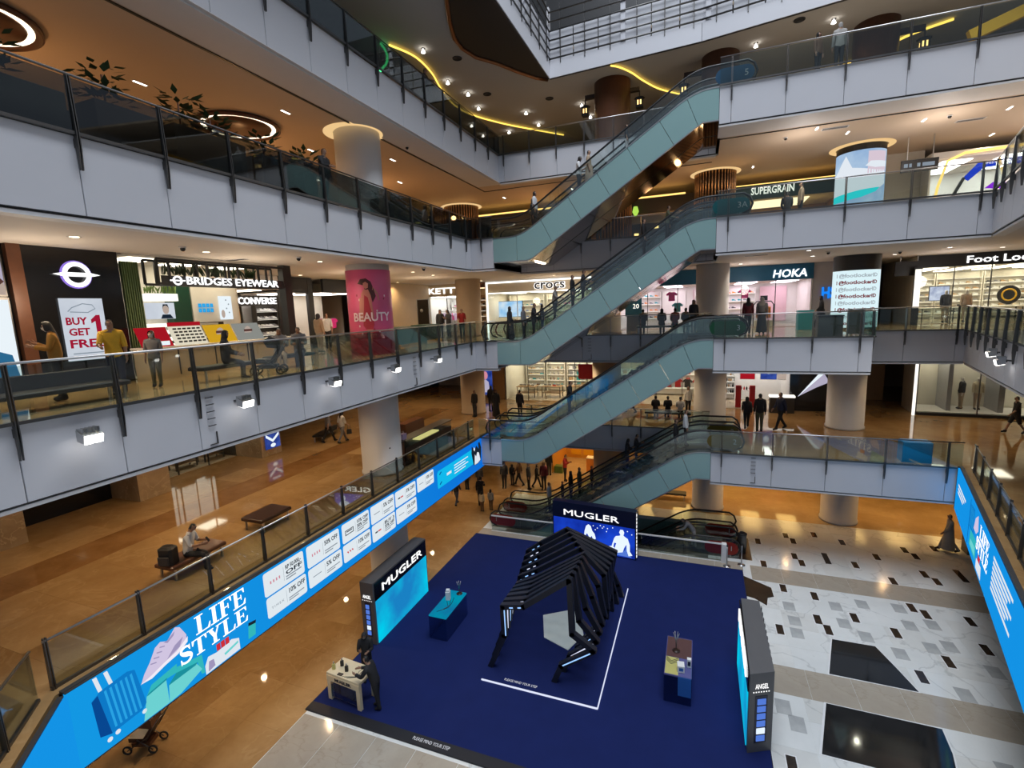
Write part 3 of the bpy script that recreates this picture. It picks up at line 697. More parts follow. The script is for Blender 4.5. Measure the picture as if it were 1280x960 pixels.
neon([(-14, 21.2, 24.19), (-14, 21.55, 24.05), (-14, 21.66, 23.85), (-14, 21.55, 23.5), (-14, 21.25, 23.2), (-14, 20.95, 22.9)], 0.05, 'neon_green', 'short green neon curve hanging beside the copper drum')
tag(ob('ceiling_beam', MB().bar((9.9, 27, 22.05), (15.6, 27, 24.05), 0.25, 0.42).mesh('ceiling_beam', 'yellow'), None), 'yellow beam behind the railing in the upper right corner', 'beam')
for x, y in [(-12.55, 22.5), (-13.05, 25.9), (-12.7, 27.7), (-13.0, 29.8), (-10.6, 31.8), (-10.5, 34.1), (-12.8, 34.5), (-7.1, 32.2), (-7.0, 34.3), (2.27, 28.9), (5.35, 28.1)]:
    SLN['s'] = SLN.get('s', 0) + 1; t = thing('spotlight', 'bright cone spotlight below the dim fifth level ceiling, %s along the yellow line' % ORDN[SLN['s'] - 1], 'ceiling light', (x, y, z5), 0, 'fifth level spotlights')
    ob('housing', MB().lathe([(0.10, -0.02), (0.10, 0.0)], 14).mesh('housing', 'black'), t)
    ob('lens', MB().lathe([(0.02, -0.02), (0.10, -0.18), (0.0, -0.18)], 12).mesh('lens', 'lamp_white'), t)
    d = bpy.data.lights.new('lamp', 'SPOT'); d.energy = 60; d.color = WARM; d.spot_size = math.radians(140); d.spot_blend = 0.8; d.shadow_soft_size = 0.1
    ob('lamp', d, t, (0, 0, -0.25))
for x, y in [(-11.5, 24.0), (-11.8, 28.4), (-8.7, 30.6), (3.9, 27.5)]:
    tag(ob('ceiling_speaker', MB().lathe([(0.24, 0), (0.24, -0.03), (0.2, -0.04), (0.19, -0.02), (0, -0.02)], 20).mesh('ceiling_speaker', 'charcoal'), None, (x, y, z5)), 'round dark speaker grille in the fifth level ceiling, %s' % {24.0: 'beside the copper rim', 28.4: 'beyond the copper rim', 30.6: 'before the back railing', 27.5: 'above the right railing'}[y], 'speaker', 'round dark ceiling speakers')
glow('lantern_glow', (1.0, 0.62, 0.22), 2.5)
def lantern(x, y, z, bx, lab):
    t = thing('lantern', lab, 'lantern', (x, y, z))
    ob('bracket', MB().box(min(0, bx - x), max(0, bx - x), -0.12, 0.12, 0.62, 0.82).box(-0.03, 0.03, -0.03, 0.03, 0.3, 0.65).mesh('bracket', 'dark_wood'), t)
    ob('roof', MB().lathe([(0.30, 0.24), (0.08, 0.34), (0.0, 0.34)], 8).mesh('roof', 'black'), t)
    ob('glow_box', MB().box(-0.13, 0.13, -0.13, 0.13, -0.14, 0.16).mesh('glow_box', 'lantern_glow'), t)
    fr = MB()
    for sx in (-1, 0, 1):
        for sy in (-1, 1): fr.box(sx * 0.15 - 0.035, sx * 0.15 + 0.035, sy * 0.15 - 0.02, sy * 0.15 + 0.02, -0.24, 0.26)
    fr.box(-0.19, 0.19, -0.19, 0.19, -0.26, -0.13); fr.box(-0.19, 0.19, -0.19, 0.19, 0.13, 0.25)
    ob('frame', fr.mesh('frame', 'black'), t)
lantern(-6.45, 30.2, 23.0, -4.9, 'small lit lantern hung left of the middle brown column')
lantern(-3.4, 30.2, 22.95, -4.9, 'small lit lantern hung right of the middle brown column, under the wavy light line')
lantern(-1.05, 29.6, 22.95, 0.7, 'small lit lantern hung just above the top of the uppermost escalator')
lantern(9.2, 29.5, 23.0, 7.35, 'small lit lantern hung right of the column in the upper right')
struct('trim_96', MB().box(-19.5, -1.0, 33.0, 33.2, L4 + 2.95, L4 + 3.12), ['cove_warm'], 'glowing amber cove line above the dark restaurant fronts of the fourth level')
struct('trim_97', MB().box(1.5, 7.0, 33.0, 33.2, L4 + 2.95, L4 + 3.12), ['cove_warm'], 'glowing amber cove line above the green shop front of the fourth level')
# floodlights on the third level fascias
glow('flood_glow', (1.0, 0.97, 0.92), 7)
def floodlight(x, y, z, rot, lab):
    t = thing('floodlight', lab, 'floodlight', (x, y, z), rot)
    ob('bracket', MB().bar((0, 0.24, 0.0), (0, 0.02, 0.02), 0.07, 0.05).box(-0.14, 0.14, -0.04, 0.02, -0.03, 0.05).mesh('bracket', 'dark_steel'), t)
    t.scale = (0.95, 0.95, 0.95); hs = MB()
    hs.prism([(-0.02, 0.12), (-0.26, 0.02), (-0.22, -0.14), (-0.02, -0.10)], -0.17, 0.17, 'x')
    for k in range(5): hs.box(-0.14 + k * 0.07 - 0.008, -0.14 + k * 0.07 + 0.008, -0.2, 0.0, 0.06, 0.15)
    ob('housing', hs.mesh('housing', 'steel'), t)
    for sx in (-1, 1):
        ob('lens', MB().prism([(-0.03, -0.11), (-0.235, -0.155), (-0.28, 0.0), (-0.265, 0.01), (-0.22, -0.135), (-0.03, -0.10)], sx * 0.085 - 0.07, sx * 0.085 + 0.07, 'x').mesh('lens', 'flood_glow'), t)
    d = bpy.data.lights.new('lamp', 'SPOT'); d.energy = 90; d.color = (1, 0.96, 0.9); d.spot_size = math.radians(120); d.spot_blend = 0.9; d.shadow_soft_size = 0.12
    l = ob('lamp', d, t, (0, -0.32, -0.14)); l.rotation_euler = (math.radians(-55), 0, 0)
for (y, k) in ((5.52, 'largest and nearest, above the dark second level shop'), (8.9, 'beside the ladder of rungs'), (12.17, 'below the seated couple'), (15.47, 'right below the pink poster column'), (18.64, 'farthest along, next to the fine rungs')):
    floodlight(-10.70, y, 9.87, PI / 2, 'floodlight on the left third level edge, %s' % k)
floodlight(9.46, 21.49, 9.8, -PI / 2 - 0.27, 'white floodlight on the slanting right edge, the farther of two')
floodlight(9.0, 19.89, 9.7, -PI / 2 - 0.27, 'white floodlight on the slanting right edge, cut by the picture border')
# access rungs on the fascias
def rungs(x, y, z, rot, lab, n=5, dz=0.17):
    t = thing('access_rungs', lab, 'ladder', (x, y, z), rot)
    rm = MB().bar((-0.09, -0.035, 0), (0.09, -0.035, 0), 0.02).box(-0.09, -0.07, -0.035, 0, -0.01, 0.01).box(0.07, 0.09, -0.035, 0, -0.01, 0.01).mesh('rung', 'dark_steel')
    for k in range(n): ob('rung', rm, t, (0, 0, -k * dz))
    ob('end_bracket', MB().box(-0.10, 0.10, -0.03, 0, -n * dz - 0.3, -n * dz - 0.28).box(0.08, 0.10, -0.03, 0, -n * dz - 0.3, -n * dz).mesh('end_bracket', 'dark_steel'), t)
rungs(-10.92, 8.2, 10.08, PI / 2, 'column of small dark rungs on the left third level edge')
rungs(-10.92, 17.3, 10.08, PI / 2, 'fine rungs on the left third level edge near the escalators')
rungs(-5.75, 27.18, 10.08, 0, 'fine rungs on the back third level edge between two escalators')
rungs(2.3, 23.28, 5.0, 0, 'fine rungs on the white second level edge right of the escalators')
# ================================================================ PERFUME EVENT STAND ON THE GROUND FLOOR
glow('sign_white', (1, 1, 1), 1.25); glow('floor_print', (0.75, 0.78, 0.85), 0.8)
glow('screen_cyan', (0.0, 0.62, 0.86), 1.0, (0.01, 0.22, 0.55), 0.55)
glow('screen_navy', (0.004, 0.012, 0.20), 1.0, (0.01, 0.06, 0.62), 0.6)
glow('figure_white', (0.75, 0.85, 1.0), 1.1); glow('figure_blue', (0.10, 0.22, 0.75), 0.9)
glow('line_white', (0.75, 0.80, 1.0), 1.0); glow('led_blue', (0.30, 0.55, 1.0), 1.3)
t = thing('event_carpet', 'large deep blue carpeted platform under the perfume displays', 'carpet', (-4.55, 16.33, 0))
ob('carpet_field', MB().box(-6.5, 6.5, -5.9, 6.17, 0.0, 0.05).mesh('carpet_field', 'carpet'), t)
ob('black_border', MB().box(-6.5, 6.5, -6.22, -5.9, 0.0, 0.055).box(-6.52, -6.5, -6.22, 6.19, 0, 0.05).box(6.5, 6.52, -6.22, 6.19, 0, 0.05).box(-6.5, 6.5, 6.17, 6.19, 0, 0.05).mesh('black_border', 'carpet_edge'), t)
words('PLEASE MIND YOUR STEP', t, (-2.22, -6.06, 0.06), 0.15, 'floor_print', 1.15, 0, 0, 0.001, 0.0)
# arch platform
t = thing('display_platform', 'low dark blue platform with lit white edges under the black arch', 'platform', (-6.41, 12.9, 0.05))
ob('deck', MB().box(0, 3.76, 0, 6.6, 0, 0.035).mesh('deck', 'carpet'), t)
ob('light_edge', MB().box(0, 3.78, -0.03, 0, 0, 0.045).mesh('light_edge', 'line_white'), t)
ob('light_edge', MB().box(3.76, 3.79, 0, 6.6, 0, 0.045).mesh('light_edge', 'line_white'), t)
words('PLEASE MIND YOUR STEP', t, (1.27, 0.2, 0.042), 0.14, 'floor_print', 1.1, 0, 0, 0.001, 0.0)
mat('pale_plate', (0.56, 0.62, 0.60), 0.5)
pe = [(-5.49, 16.67), (-4.28, 17.5), (-3.75, 16.0), (-4.08, 15.04), (-5.07, 15.43)]
tag(ob('floor_plate', MB().prism([(x + 4.5, y - 16) for x, y in pe], 0, 0.02).mesh('floor_plate', 'pale_plate'), None, (-4.5, 16, 0.086)), 'pale five sided plate lying on the floor inside the black arch', 'plate')
# arch tunnel
F0 = [(-6.34, 0), (-5.80, 1.25), (-5.82, 2.28), (-5.10, 2.42), (-3.58, 3.60), (-3.53, 1.80), (-2.86, 1.38), (-3.90, 0.62), (-4.13, 0)]
FM_ = [(-6.75, 0), (-6.45, 0.75), (-6.30, 1.45), (-5.60, 1.80), (-3.70, 3.05), (-3.02, 2.40), (-2.92, 1.10), (-3.20, 0.50), (-3.35, 0)]
FB = [(-7.00, 0), (-6.92, 0.75), (-6.80, 1.40), (-6.20, 1.85), (-5.05, 2.62), (-3.05, 1.90), (-3.20, 1.05), (-2.95, 0.5), (-2.80, 0)]
def lerp(a, b, t): return [(p[0] + (q[0] - p[0]) * t, p[1] + (q[1] - p[1]) * t) for p, q in zip(a, b)]
t = thing('arch_tunnel', 'tunnel of angular black frames on the carpet with thin white light strips', 'arch', (-4.7, 13.5, 0.08))
NF = 11
mat('arch_black', (0.010, 0.012, 0.022), 0.42)
for k in range(NF):
    u = k / (NF - 1); y = 0.05 + 5.3 * u
    fr = lerp(F0, FM_, u / 0.5) if u < 0.5 else lerp(FM_, FB, (u - 0.5) / 0.5)
    mb = MB()
    for p, q in zip(fr, fr[1:]):
        d = Vector((q[0] - p[0], q[1] - p[1])); e = d.normalized() * 0.05
        mb.bar((p[0] + 4.7 - e.x, y, max(0, p[1] - e.y)), (q[0] + 4.7 + e.x, y, max(0.0, q[1] + e.y)), 0.17, 0.18, up=(0, 1, 0))
    f = ob('frame', mb.mesh('frame', 'arch_black'), t)
    a, b = fr[1], fr[2]
    for (p, q, t0, t1) in ((fr[1], fr[2], 0.05, 0.92), (fr[2], fr[3], 0.25, 0.42), (fr[2], fr[3], 0.65, 0.8)):
        P_ = lambda s: (p[0] + (q[0] - p[0]) * s + 4.7 + 0.07, y - 0.09, p[1] + (q[1] - p[1]) * s)
        ob('light_strip', MB().bar(P_(t0), P_(t1), 0.03).mesh('light_strip', 'led_blue' if k % 2 == 0 else 'line_white'), f)
    if k < 7:
        p, q = fr[6], fr[7]
        ob('light_strip', MB().bar((p[0] + 4.7 - 0.1, y - 0.09, p[1] - 0.08), (q[0] + 4.7 + 0.06, y - 0.09, q[1] + 0.06), 0.03).mesh('light_strip', 'led_blue' if k % 2 == 0 else 'line_white'), f)

# screen boxes
mat('box_grey', (0.10, 0.10, 0.105), 0.45)
def niche_end(t, x0, y, w):
    n = ob('niche', MB().box(x0 + w * 0.28, x0 + w * 0.72, y - 0.012, y - 0.002, 0.3, 1.62).mesh('niche', 'navy'), t)
    for k in range(6):
        ob('printed_card', MB().box(-0.075, 0.075, -0.02, 0, 0, 0.15).mesh('printed_card', 'figure_blue' if k != 4 else 'figure_white'), n, (x0 + w / 2, y - 0.012, 0.36 + (5 - k) * 0.205))
    words('ANGEL', t, (x0 + w / 2, y - 0.012, 1.83), 0.18, 'sign_white', 0.34, ext=0.004)
    for k in range(6): ob('dot_print', MB().box(-0.012, 0.012, -0.004, 0, -0.012, 0.012).mesh('dot_print', 'sign_white'), t, (x0 + w / 2 - 0.19 + k * 0.076, y - 0.004, 1.69))
t = thing('screen_box', 'grey screen box at the left carpet edge glowing cyan under white lettering', 'display screen', (-11.26, 13.25, 0.05))
ob('body', MB().box(0, 0.55, 0, 3.65, 0, 2.38).mesh('body', 'box_grey'), t)
s = ob('screen', MB().box(0.55, 0.575, 0.10, 3.58, 0.02, 1.66).mesh('screen', 'screen_cyan'), t)
ob('header', MB().box(0.55, 0.57, 0.08, 3.6, 1.66, 2.32).mesh('header', 'gloss_black'), t)
words('MUGLER', t, (0.585, 1.86, 1.97), 0.42, 'sign_white', 2.75, PI / 2, ext=0.012, bold=0.0)
niche_end(t, 0, 0, 0.55)
A, B = (-6.72, 22.42), (-2.60, 22.0)
t = thing('screen_box', 'dark blue screen wall behind the black arch showing two pale figures', 'display screen', (A[0], A[1], 0.05), dirang(A, B))
ob('body', MB().box(0, 4.14, 0, 0.42, 0, 2.35).mesh('body', 'navy'), t)
s = ob('screen', MB().box(0.05, 4.09, -0.02, -0.002, 0.05, 1.55).mesh('screen', 'screen_navy'), t)
words('MUGLER', t, (1.95, -0.02, 1.84), 0.42, 'sign_white', 2.75, ext=0.012, bold=0.0)
for k in range(12): ob('edge_lamp', MB().box(4.14, 4.16, 0.08, 0.14, 0.1 + k * 0.185, 0.22 + k * 0.185).mesh('edge_lamp', 'sign_white'), t)
def silhouette(nm, poly, y, m, par): return ob(nm, MB().prism(poly, y, y + 0.006, 'y').mesh(nm, m), par)
def circ(cx, cz, rx, rz, n=14): return [(cx + rx * math.cos(2 * PI * i / n), cz + rz * math.sin(2 * PI * i / n)) for i in range(n)]
# printed figures (flat picture on the screen)
silhouette('figure_print', [(1.62, 0.65), (1.66, 1.05), (1.74, 1.32), (1.86, 1.42), (1.98, 1.34), (2.04, 1.12), (2.16, 0.98), (2.22, 0.75), (2.10, 0.62), (2.02, 0.85), (1.92, 0.72), (1.78, 0.95)], -0.03, 'figure_white', s)
silhouette('figure_print', [(2.95, 0.35), (3.02, 0.62), (3.12, 0.95), (3.20, 1.06), (3.36, 1.10), (3.42, 1.14), (3.36, 1.28), (3.42, 1.42), (3.54, 1.42), (3.60, 1.30), (3.56, 1.14), (3.64, 1.08), (3.76, 1.02), (3.86, 0.72), (3.86, 0.40), (3.98, 0.22), (3.80, 0.16), (3.72, 0.40), (3.70, 0.72), (3.60, 0.55), (3.52, 0.30), (3.22, 0.22), (3.14, 0.45), (3.22, 0.70), (3.12, 0.72), (3.06, 0.42)], -0.03, 'figure_white', s)
silhouette('figure_print', [(3.0, 0.12), (3.3, 0.30), (3.62, 0.40), (3.70, 0.62), (3.78, 0.30), (3.95, 0.10)], -0.028, 'figure_blue', s)
silhouette('figure_print', circ(2.98, 0.42, 0.16, 0.10), -0.029, 'figure_white', s)
for x, z in [(2.1, 1.38), (2.3, 1.3), (2.45, 1.45), (2.55, 1.34), (2.62, 1.42), (2.8, 1.36), (3.05, 1.44), (3.75, 1.38), (3.95, 1.25), (2.2, 1.2), (2.75, 1.2)]:
    ob('spark_print', MB().prism(circ(0, 0, 0.028, 0.028, 8), -0.03, -0.024, 'y').mesh('spark_print', 'figure_white'), s, (x, 0, z))
A, B = (1.37, 12.72), (1.97, 13.02)
t = thing('screen_box', 'grey screen box on the right edge of the blue carpet, its screen turned away', 'display screen', (0, 0, 0.05))
ob('body', MB().prism([(1.37, 12.72), (1.97, 13.02), (1.93, 16.25), (1.40, 16.25)], 0, 2.32).mesh('body', 'box_grey'), t)
ob('header', MB().box(1.345, 1.37, 12.9, 16.2, 1.66, 2.28).mesh('header', 'gloss_black'), t)
ob('screen', MB().box(1.34, 1.365, 12.9, 16.15, 0.05, 1.62).mesh('screen', 'screen_cyan'), t)
words('MUGLER', t, (1.338, 14.6, 1.97), 0.5, 'sign_white', 2.6, -PI / 2, ext=0.03, bold=0.02)
h = ob('end_panel', MB().box(0, 0.67, -0.012, 0, 0, 2.32).mesh('end_panel', 'box_grey'), t, (A[0], A[1], 0), dirang(A, B))
n = ob('niche', MB().box(0.17, 0.50, -0.022, -0.012, 0.28, 1.66).mesh('niche', 'navy'), h)
for k in range(6): ob('printed_card', MB().box(0.22, 0.45, -0.04, -0.022, 0.34 + (5 - k) * 0.215, 0.50 + (5 - k) * 0.215).mesh('printed_card', 'figure_blue' if k != 4 else 'figure_white'), t, (A[0], A[1], 0), dirang(A, B))
words('ANGEL', h, (0.335, -0.02, 1.93), 0.2, 'sign_white', 0.36, ext=0.004)
for k in range(7): ob('dot_print', MB().box(0.10 + k * 0.07, 0.13 + k * 0.07, -0.018, -0.012, 1.76, 1.79).mesh('dot_print', 'sign_white'), h)
for k in range(10): ob('edge_lamp', MB().box(1.955 - k * 0.0, 1.975, 13.2 + k * 0.3, 13.3 + k * 0.3, 1.9, 2.3).mesh('edge_lamp', 'charcoal'), t)
# perfume counters
def counter(name, x, y, w, d, h, topm, lab):
    t = thing(name, lab, 'table', (x, y, 0.05))
    ob('top', MB().bbox(0, w, 0, d, h - 0.05, h, 0.01).mesh('top', topm), t)
    for (a, b, c, e) in ((0, w, 0, 0.012), (0, w, d - 0.012, d), (0, 0.012, 0, d), (w - 0.012, w, 0, d)):
        ob('clear_side', MB().box(a, b, c, e, 0, h - 0.05).mesh('clear_side', 'acrylic'), t)
    return t
glow('table_cyan', (0.01, 0.30, 0.62), 0.55, (0.0, 0.50, 0.72), 1.2)
mat('table_purple', (0.10, 0.10, 0.26), 0.25)
t = counter('perfume_table', -9.08, 14.2, 0.72, 1.7, 0.92, 'table_cyan', 'clear acrylic perfume table with glowing cyan top beside the left screen box')
for k in range(3): ob('line_print', MB().tube([(0.2 + k * 0.1, 0.25 + k * 0.1, 0.925), (0.5, 0.6 + k * 0.12, 0.925), (0.25 + k * 0.08, 0.95 + k * 0.14, 0.925)], 0.012, 4).mesh('line_print', 'navy'), t)
def bottle(x, y, z, m, lab, h=0.2, w=0.09, grp=None):
    t = thing('perfume_bottle', lab, 'bottle', (x, y, z), 0.4, grp)
    ob('flask', MB().bbox(-w / 2, w / 2, -w / 3, w / 3, 0, h * 0.7, 0.01).mesh('flask', m), t)
    ob('cap', MB().lathe([(w * 0.2, h * 0.7), (w * 0.2, h), (0, h)], 8).mesh('cap', 'steel'), t)
t2 = thing('white_canister', 'white boxy canister standing on the cyan perfume table', 'box', (-8.85, 15.3, 0.97), 0.3)
ob('body', MB().bbox(-0.09, 0.09, -0.09, 0.09, 0, 0.34, 0.02).mesh('body', 'white_plastic'), t2); ob('lid', MB().bbox(-0.07, 0.07, -0.07, 0.07, 0.34, 0.40, 0.01).mesh('lid', 'white_plastic'), t2)
def tester_tree(x, y, z, lab, h=0.5):
    t = thing('tester_stand', lab, 'stand', (x, y, z))
    ob('base', MB().lathe([(0.12, 0), (0.12, 0.015), (0, 0.02)], 14).mesh('base', 'dark_wood'), t)
    mb = MB()
    for k in range(6):
        a = k * 1.05; mb.tube([(0, 0, 0.02), (0.02 * math.cos(a), 0.02 * math.sin(a), h * 0.6), (0.09 * math.cos(a), 0.09 * math.sin(a), h)], 0.008, 5)
    ob('branches', mb.mesh('branches', 'steel'), t)
tester_tree(-8.6, 15.75, 0.97, 'spiky tester stand at the far end of the cyan perfume table')
t = counter('perfume_table', -0.82, 13.85, 0.78, 1.8, 0.92, 'table_purple', 'clear acrylic perfume table with patchwork top near the right screen box')
mat('lime', (0.50, 0.47, 0.16), 0.35); mat('panel_blue', (0.03, 0.13, 0.42), 0.3); mat('brown_top', (0.10, 0.05, 0.05), 0.3)
ob('top_inlay', MB().box(0.02, 0.40, 0.02, 0.78, 0.921, 0.926).mesh('top_inlay', 'lime'), t)
ob('top_inlay', MB().box(0.02, 0.76, 0.80, 1.76, 0.921, 0.926).mesh('top_inlay', 'brown_top'), t)
ob('front_inlay', MB().box(0.40, 0.77, -0.012, -0.002, 0.28, 0.9).mesh('front_inlay', 'panel_blue'), t)
for k in range(3): ob('line_print', MB().tube([(0.04, 0.62 + k * 0.07, 0.93), (0.18, 0.45 + k * 0.07, 0.93), (0.38, 0.62 + k * 0.07, 0.93)], 0.01, 4).mesh('line_print', 'navy'), t)
tester_tree(-0.52, 14.95, 0.976, 'spiky metal tester stand on the patchwork perfume table', 0.62)
t2 = thing('gift_box', 'pale boxed perfume near the front of the patchwork table', 'box', (-0.35, 14.1, 0.976), 0.1)
ob('carton', MB().box(-0.1, 0.1, -0.1, 0.14, 0, 0.2).mesh('carton', 'white_plastic'), t2); ob('print', MB().box(-0.06, 0.06, -0.104, -0.1, 0.05, 0.15).mesh('print', 'panel_blue'), t2)
t2 = thing('gift_box', 'white card box at the corner of the patchwork table', 'box', (-0.12, 14.35, 0.976), 0.0)
ob('carton', MB().box(-0.06, 0.06, -0.06, 0.06, 0, 0.26).mesh('carton', 'white_plastic'), t2); ob('print', MB().box(-0.04, 0.04, -0.064, -0.06, 0.06, 0.2).mesh('print', 'navy'), t2)
# cashier desk in the front left corner
DA = math.radians(-5)
t = thing('cashier_desk', 'small cream desk with clear front on the front left carpet corner', 'desk', (-10.66, 10.68, 0.05), DA)
ob('top', MB().bbox(0, 1.32, 0, 0.72, 0.84, 0.92, 0.01).mesh('top', 'cream'), t)
ob('front_band', MB().box(0, 1.32, -0.01, 0.01, 0.66, 0.84).mesh('front_band', 'cream'), t)
for a, b in ((0, 0), (1.18, 0), (0, 0.62), (1.18, 0.62)): ob('leg', MB().box(a, a + 0.14, b, b + 0.1, 0, 0.84).mesh('leg', 'cream'), t)
ob('clear_front', MB().box(0.14, 1.18, 0.005, 0.015, 0.12, 0.66).mesh('clear_front', 'acrylic'), t)
words('MUGLER', t, (0.66, -0.014, 0.75), 0.13, 'navy', 0.66, ext=0.003, bold=0.006)
for k in range(3): ob('line_print', MB().tube([(0.62 + k * 0.09, 0.04, 0.922), (1.02 + k * 0.06, 0.20 + k * 0.02, 0.922), (0.95 + k * 0.09, 0.42, 0.922), (1.02 + k * 0.06, 0.68, 0.922)], 0.008, 4).mesh('line_print', 'black'), t)
for r_ in range(2):
    for c_ in range(3): 
        b_ = tag(ob('perfume_carton', MB().bbox(-0.10, 0.10, -0.07, 0.07, 0, 0.2, 0.006).mesh('perfume_carton', 'panel_blue'), None, (-10.25 + c_ * 0.27, 10.95 - c_ * 0.02, 0.06 + r_ * 0.21)), 'blue perfume carton under the cream desk, %s row, %s from the left' % (('lower', 'upper')[r_], ORDN[c_]), 'box', 'blue cartons under the desk')
for x, y, m, nm in ((-10.35, 11.05, 'black', 'tall black flask on the cream desk, left'), (-10.05, 10.9, 'black', 'black flask in the middle of the cream desk'), (-10.5, 10.85, 'lime', 'round gold flask at the left end of the cream desk')): bottle(x, y, 0.975, m, nm, 0.26, 0.10)
t2 = thing('card_tray', 'small black tray lying on the cream desk', 'tray', (-10.15, 10.72, 0.975)); ob('tray', MB().bbox(-0.09, 0.09, -0.05, 0.05, 0, 0.02, 0.005).mesh('tray', 'black'), t2)
# ================================================================ BLUE SCREENS ALONG THE SECOND LEVEL EDGE
def glow_grad(name, c0, c1, ln, power=1.0):
    m = bpy.data.materials.new(name); m.use_nodes = True; nt = m.node_tree; nt.nodes.remove(nt.nodes['Principled BSDF'])
    e = nt.nodes.new('ShaderNodeEmission'); e.inputs[1].default_value = power
    tc = nt.nodes.new('ShaderNodeTexCoord'); sp = nt.nodes.new('ShaderNodeSeparateXYZ'); mr = nt.nodes.new('ShaderNodeMapRange'); mr.inputs[2].default_value = ln
    r = nt.nodes.new('ShaderNodeValToRGB'); r.color_ramp.elements[0].color = rgb(c0) + (1,); r.color_ramp.elements[1].color = rgb(c1) + (1,)
    L = nt.links.new; L(tc.outputs['Object'], sp.inputs[0]); L(sp.outputs[0], mr.inputs[0]); L(mr.outputs[0], r.inputs[0]); L(r.outputs[0], e.inputs[0]); L(e.outputs[0], nt.nodes['Material Output'].inputs[0])
    MATS[name] = m
glow_grad('screen_blue', '#149be8', '#0d6fdc', 19.0, 0.95)
glow('screen_turn', '#1496ea', 0.95)
for n, c, p in (('card_white', '#e4edf3', 0.95), ('print_grey', '#8c98a4', 0.9), ('print_dark', '#1d2a38', 0.8), ('print_red', '#d8323c', 0.9), ('print_pink', '#d98d9c', 0.9), ('case_blue', '#0f7fd0', 0.9), ('case_light', '#2aa6e8', 0.95), ('case_dark', '#0a4fa0', 0.8), ('shoe_lilac', '#d5c9e6', 0.95), ('shoe_grey', '#a79cc4', 0.9), ('shoe_sole', '#f1ecf6', 1.0), ('teal_print', '#37bfc4', 0.9), ('teal_light', '#6fd6d6', 0.95), ('teal_dark', '#1f9aa8', 0.85), ('cyan_card', '#12bdf0', 0.95), ('silver_print', '#dfe6ee', 1.0)):
    glow(n, c, p)
def rrect(x0, z0, x1, z1, r):
    o = []
    for cx, cz, a0 in ((x1 - r, z1 - r, 0), (x0 + r, z1 - r, 90), (x0 + r, z0 + r, 180), (x1 - r, z0 + r, 270)):
        for k in range(4):
            a = math.radians(a0 + k * 30); o.append((cx + r * math.cos(a), cz + r * math.sin(a)))
    return o
def pr(par, nm, poly, m, layer=0):
    "a flat printed shape on a screen face at y = 0"
    return ob(nm, MB().prism(poly, -0.004 - layer * 0.004, -0.001 - layer * 0.004, 'y').mesh(nm, m), par)
def R(a, b, c, d): return [(a, b), (c, b), (c, d), (a, d)]
GLY = {
 'L': [R(.13, 0, .35, 1), R(0, .94, .5, 1), R(0, 0, .85, .06), [(.85, 0), (.9, .32), (.85, .32), (.72, .06)]],
 'I': [R(.14, 0, .36, 1), R(0, .94, .5, 1), R(0, 0, .5, .06)],
 'F': [R(.13, 0, .35, 1), R(0, 0, .5, .06), R(0, .94, .84, 1), [(.84, 1), (.84, .70), (.79, .70), (.70, .94)], R(.35, .48, .62, .54), R(.58, .36, .63, .66)],
 'E': [R(.13, 0, .35, 1), R(0, 0, .85, .06), R(0, .94, .84, 1), [(.84, 1), (.84, .72), (.79, .72), (.70, .94)], R(.35, .48, .62, .54), R(.58, .36, .63, .66), [(.85, 0), (.9, .32), (.85, .32), (.72, .06)]],
 'T': [R(.34, 0, .56, 1), R(.2, 0, .7, .06), R(0, .94, .9, 1), [(0, 1), (0, .70), (.05, .70), (.14, .94)], [(.9, 1), (.9, .70), (.85, .70), (.76, .94)]],
 'Y': [R(.36, 0, .57, .48), R(.22, 0, .72, .06), [(.08, 1), (.30, 1), (.57, .46), (.36, .42)], [(.72, 1), (.80, 1), (.56, .44), (.46, .46)], R(0, .94, .42, 1), R(.6, .94, .95, 1)]}
def glyph_S():
    P = smooth([(.62, .72), (.58, .90), (.38, .97), (.16, .90), (.10, .74), (.22, .60), (.42, .50), (.62, .38), (.68, .22), (.56, .06), (.34, .02), (.12, .10), (.06, .30)] and [(a, b, 0) for a, b in [(.62, .74), (.56, .91), (.38, .975), (.18, .90), (.12, .74), (.24, .60), (.42, .50), (.62, .38), (.66, .22), (.54, .07), (.34, .025), (.14, .10), (.07, .28)]], 4)
    n = len(P); out = []
    for i in range(n - 1):
        a, b = P[i], P[i + 1]
        w = lambda k: 0.03 + 0.08 * max(0, 1 - abs(k / (n - 1) - 0.5) * 3.2) + 0.03 * (abs(math.sin(k / (n - 1) * PI * 3)))
        def off(k):
            d = (P[min(k + 1, n - 1)] - P[max(k - 1, 0)]).normalized(); return Vector((-d.y, d.x, 0)) * w(k)
        o1, o2 = off(i), off(i + 1)
        out.append([((a + o1).x, (a + o1).y), ((b + o2).x, (b + o2).y), ((b - o2).x, (b - o2).y), ((a - o1).x, (a - o1).y)])
    return out + [R(.60, .70, .65, 1.0), R(.05, 0, .10, .32)]
GLY['S'] = glyph_S()
ADV = {'L': .92, 'I': .56, 'F': .9, 'E': .95, 'T': .95, 'Y': .98, 'S': .78}
def serif(par, text, x, z, h, width, m, sk=0.0):
    tot = sum(ADV[c] for c in text); s = width / tot
    for c in text:
        mb = MB()
        for q in GLY[c]: mb.prism([(px * s, pz * h) for px, pz in q], -0.012, -0.006, 'y')
        ob('letter', mb.mesh('letter', m), par, (x, 0, z)); x += ADV[c] * s
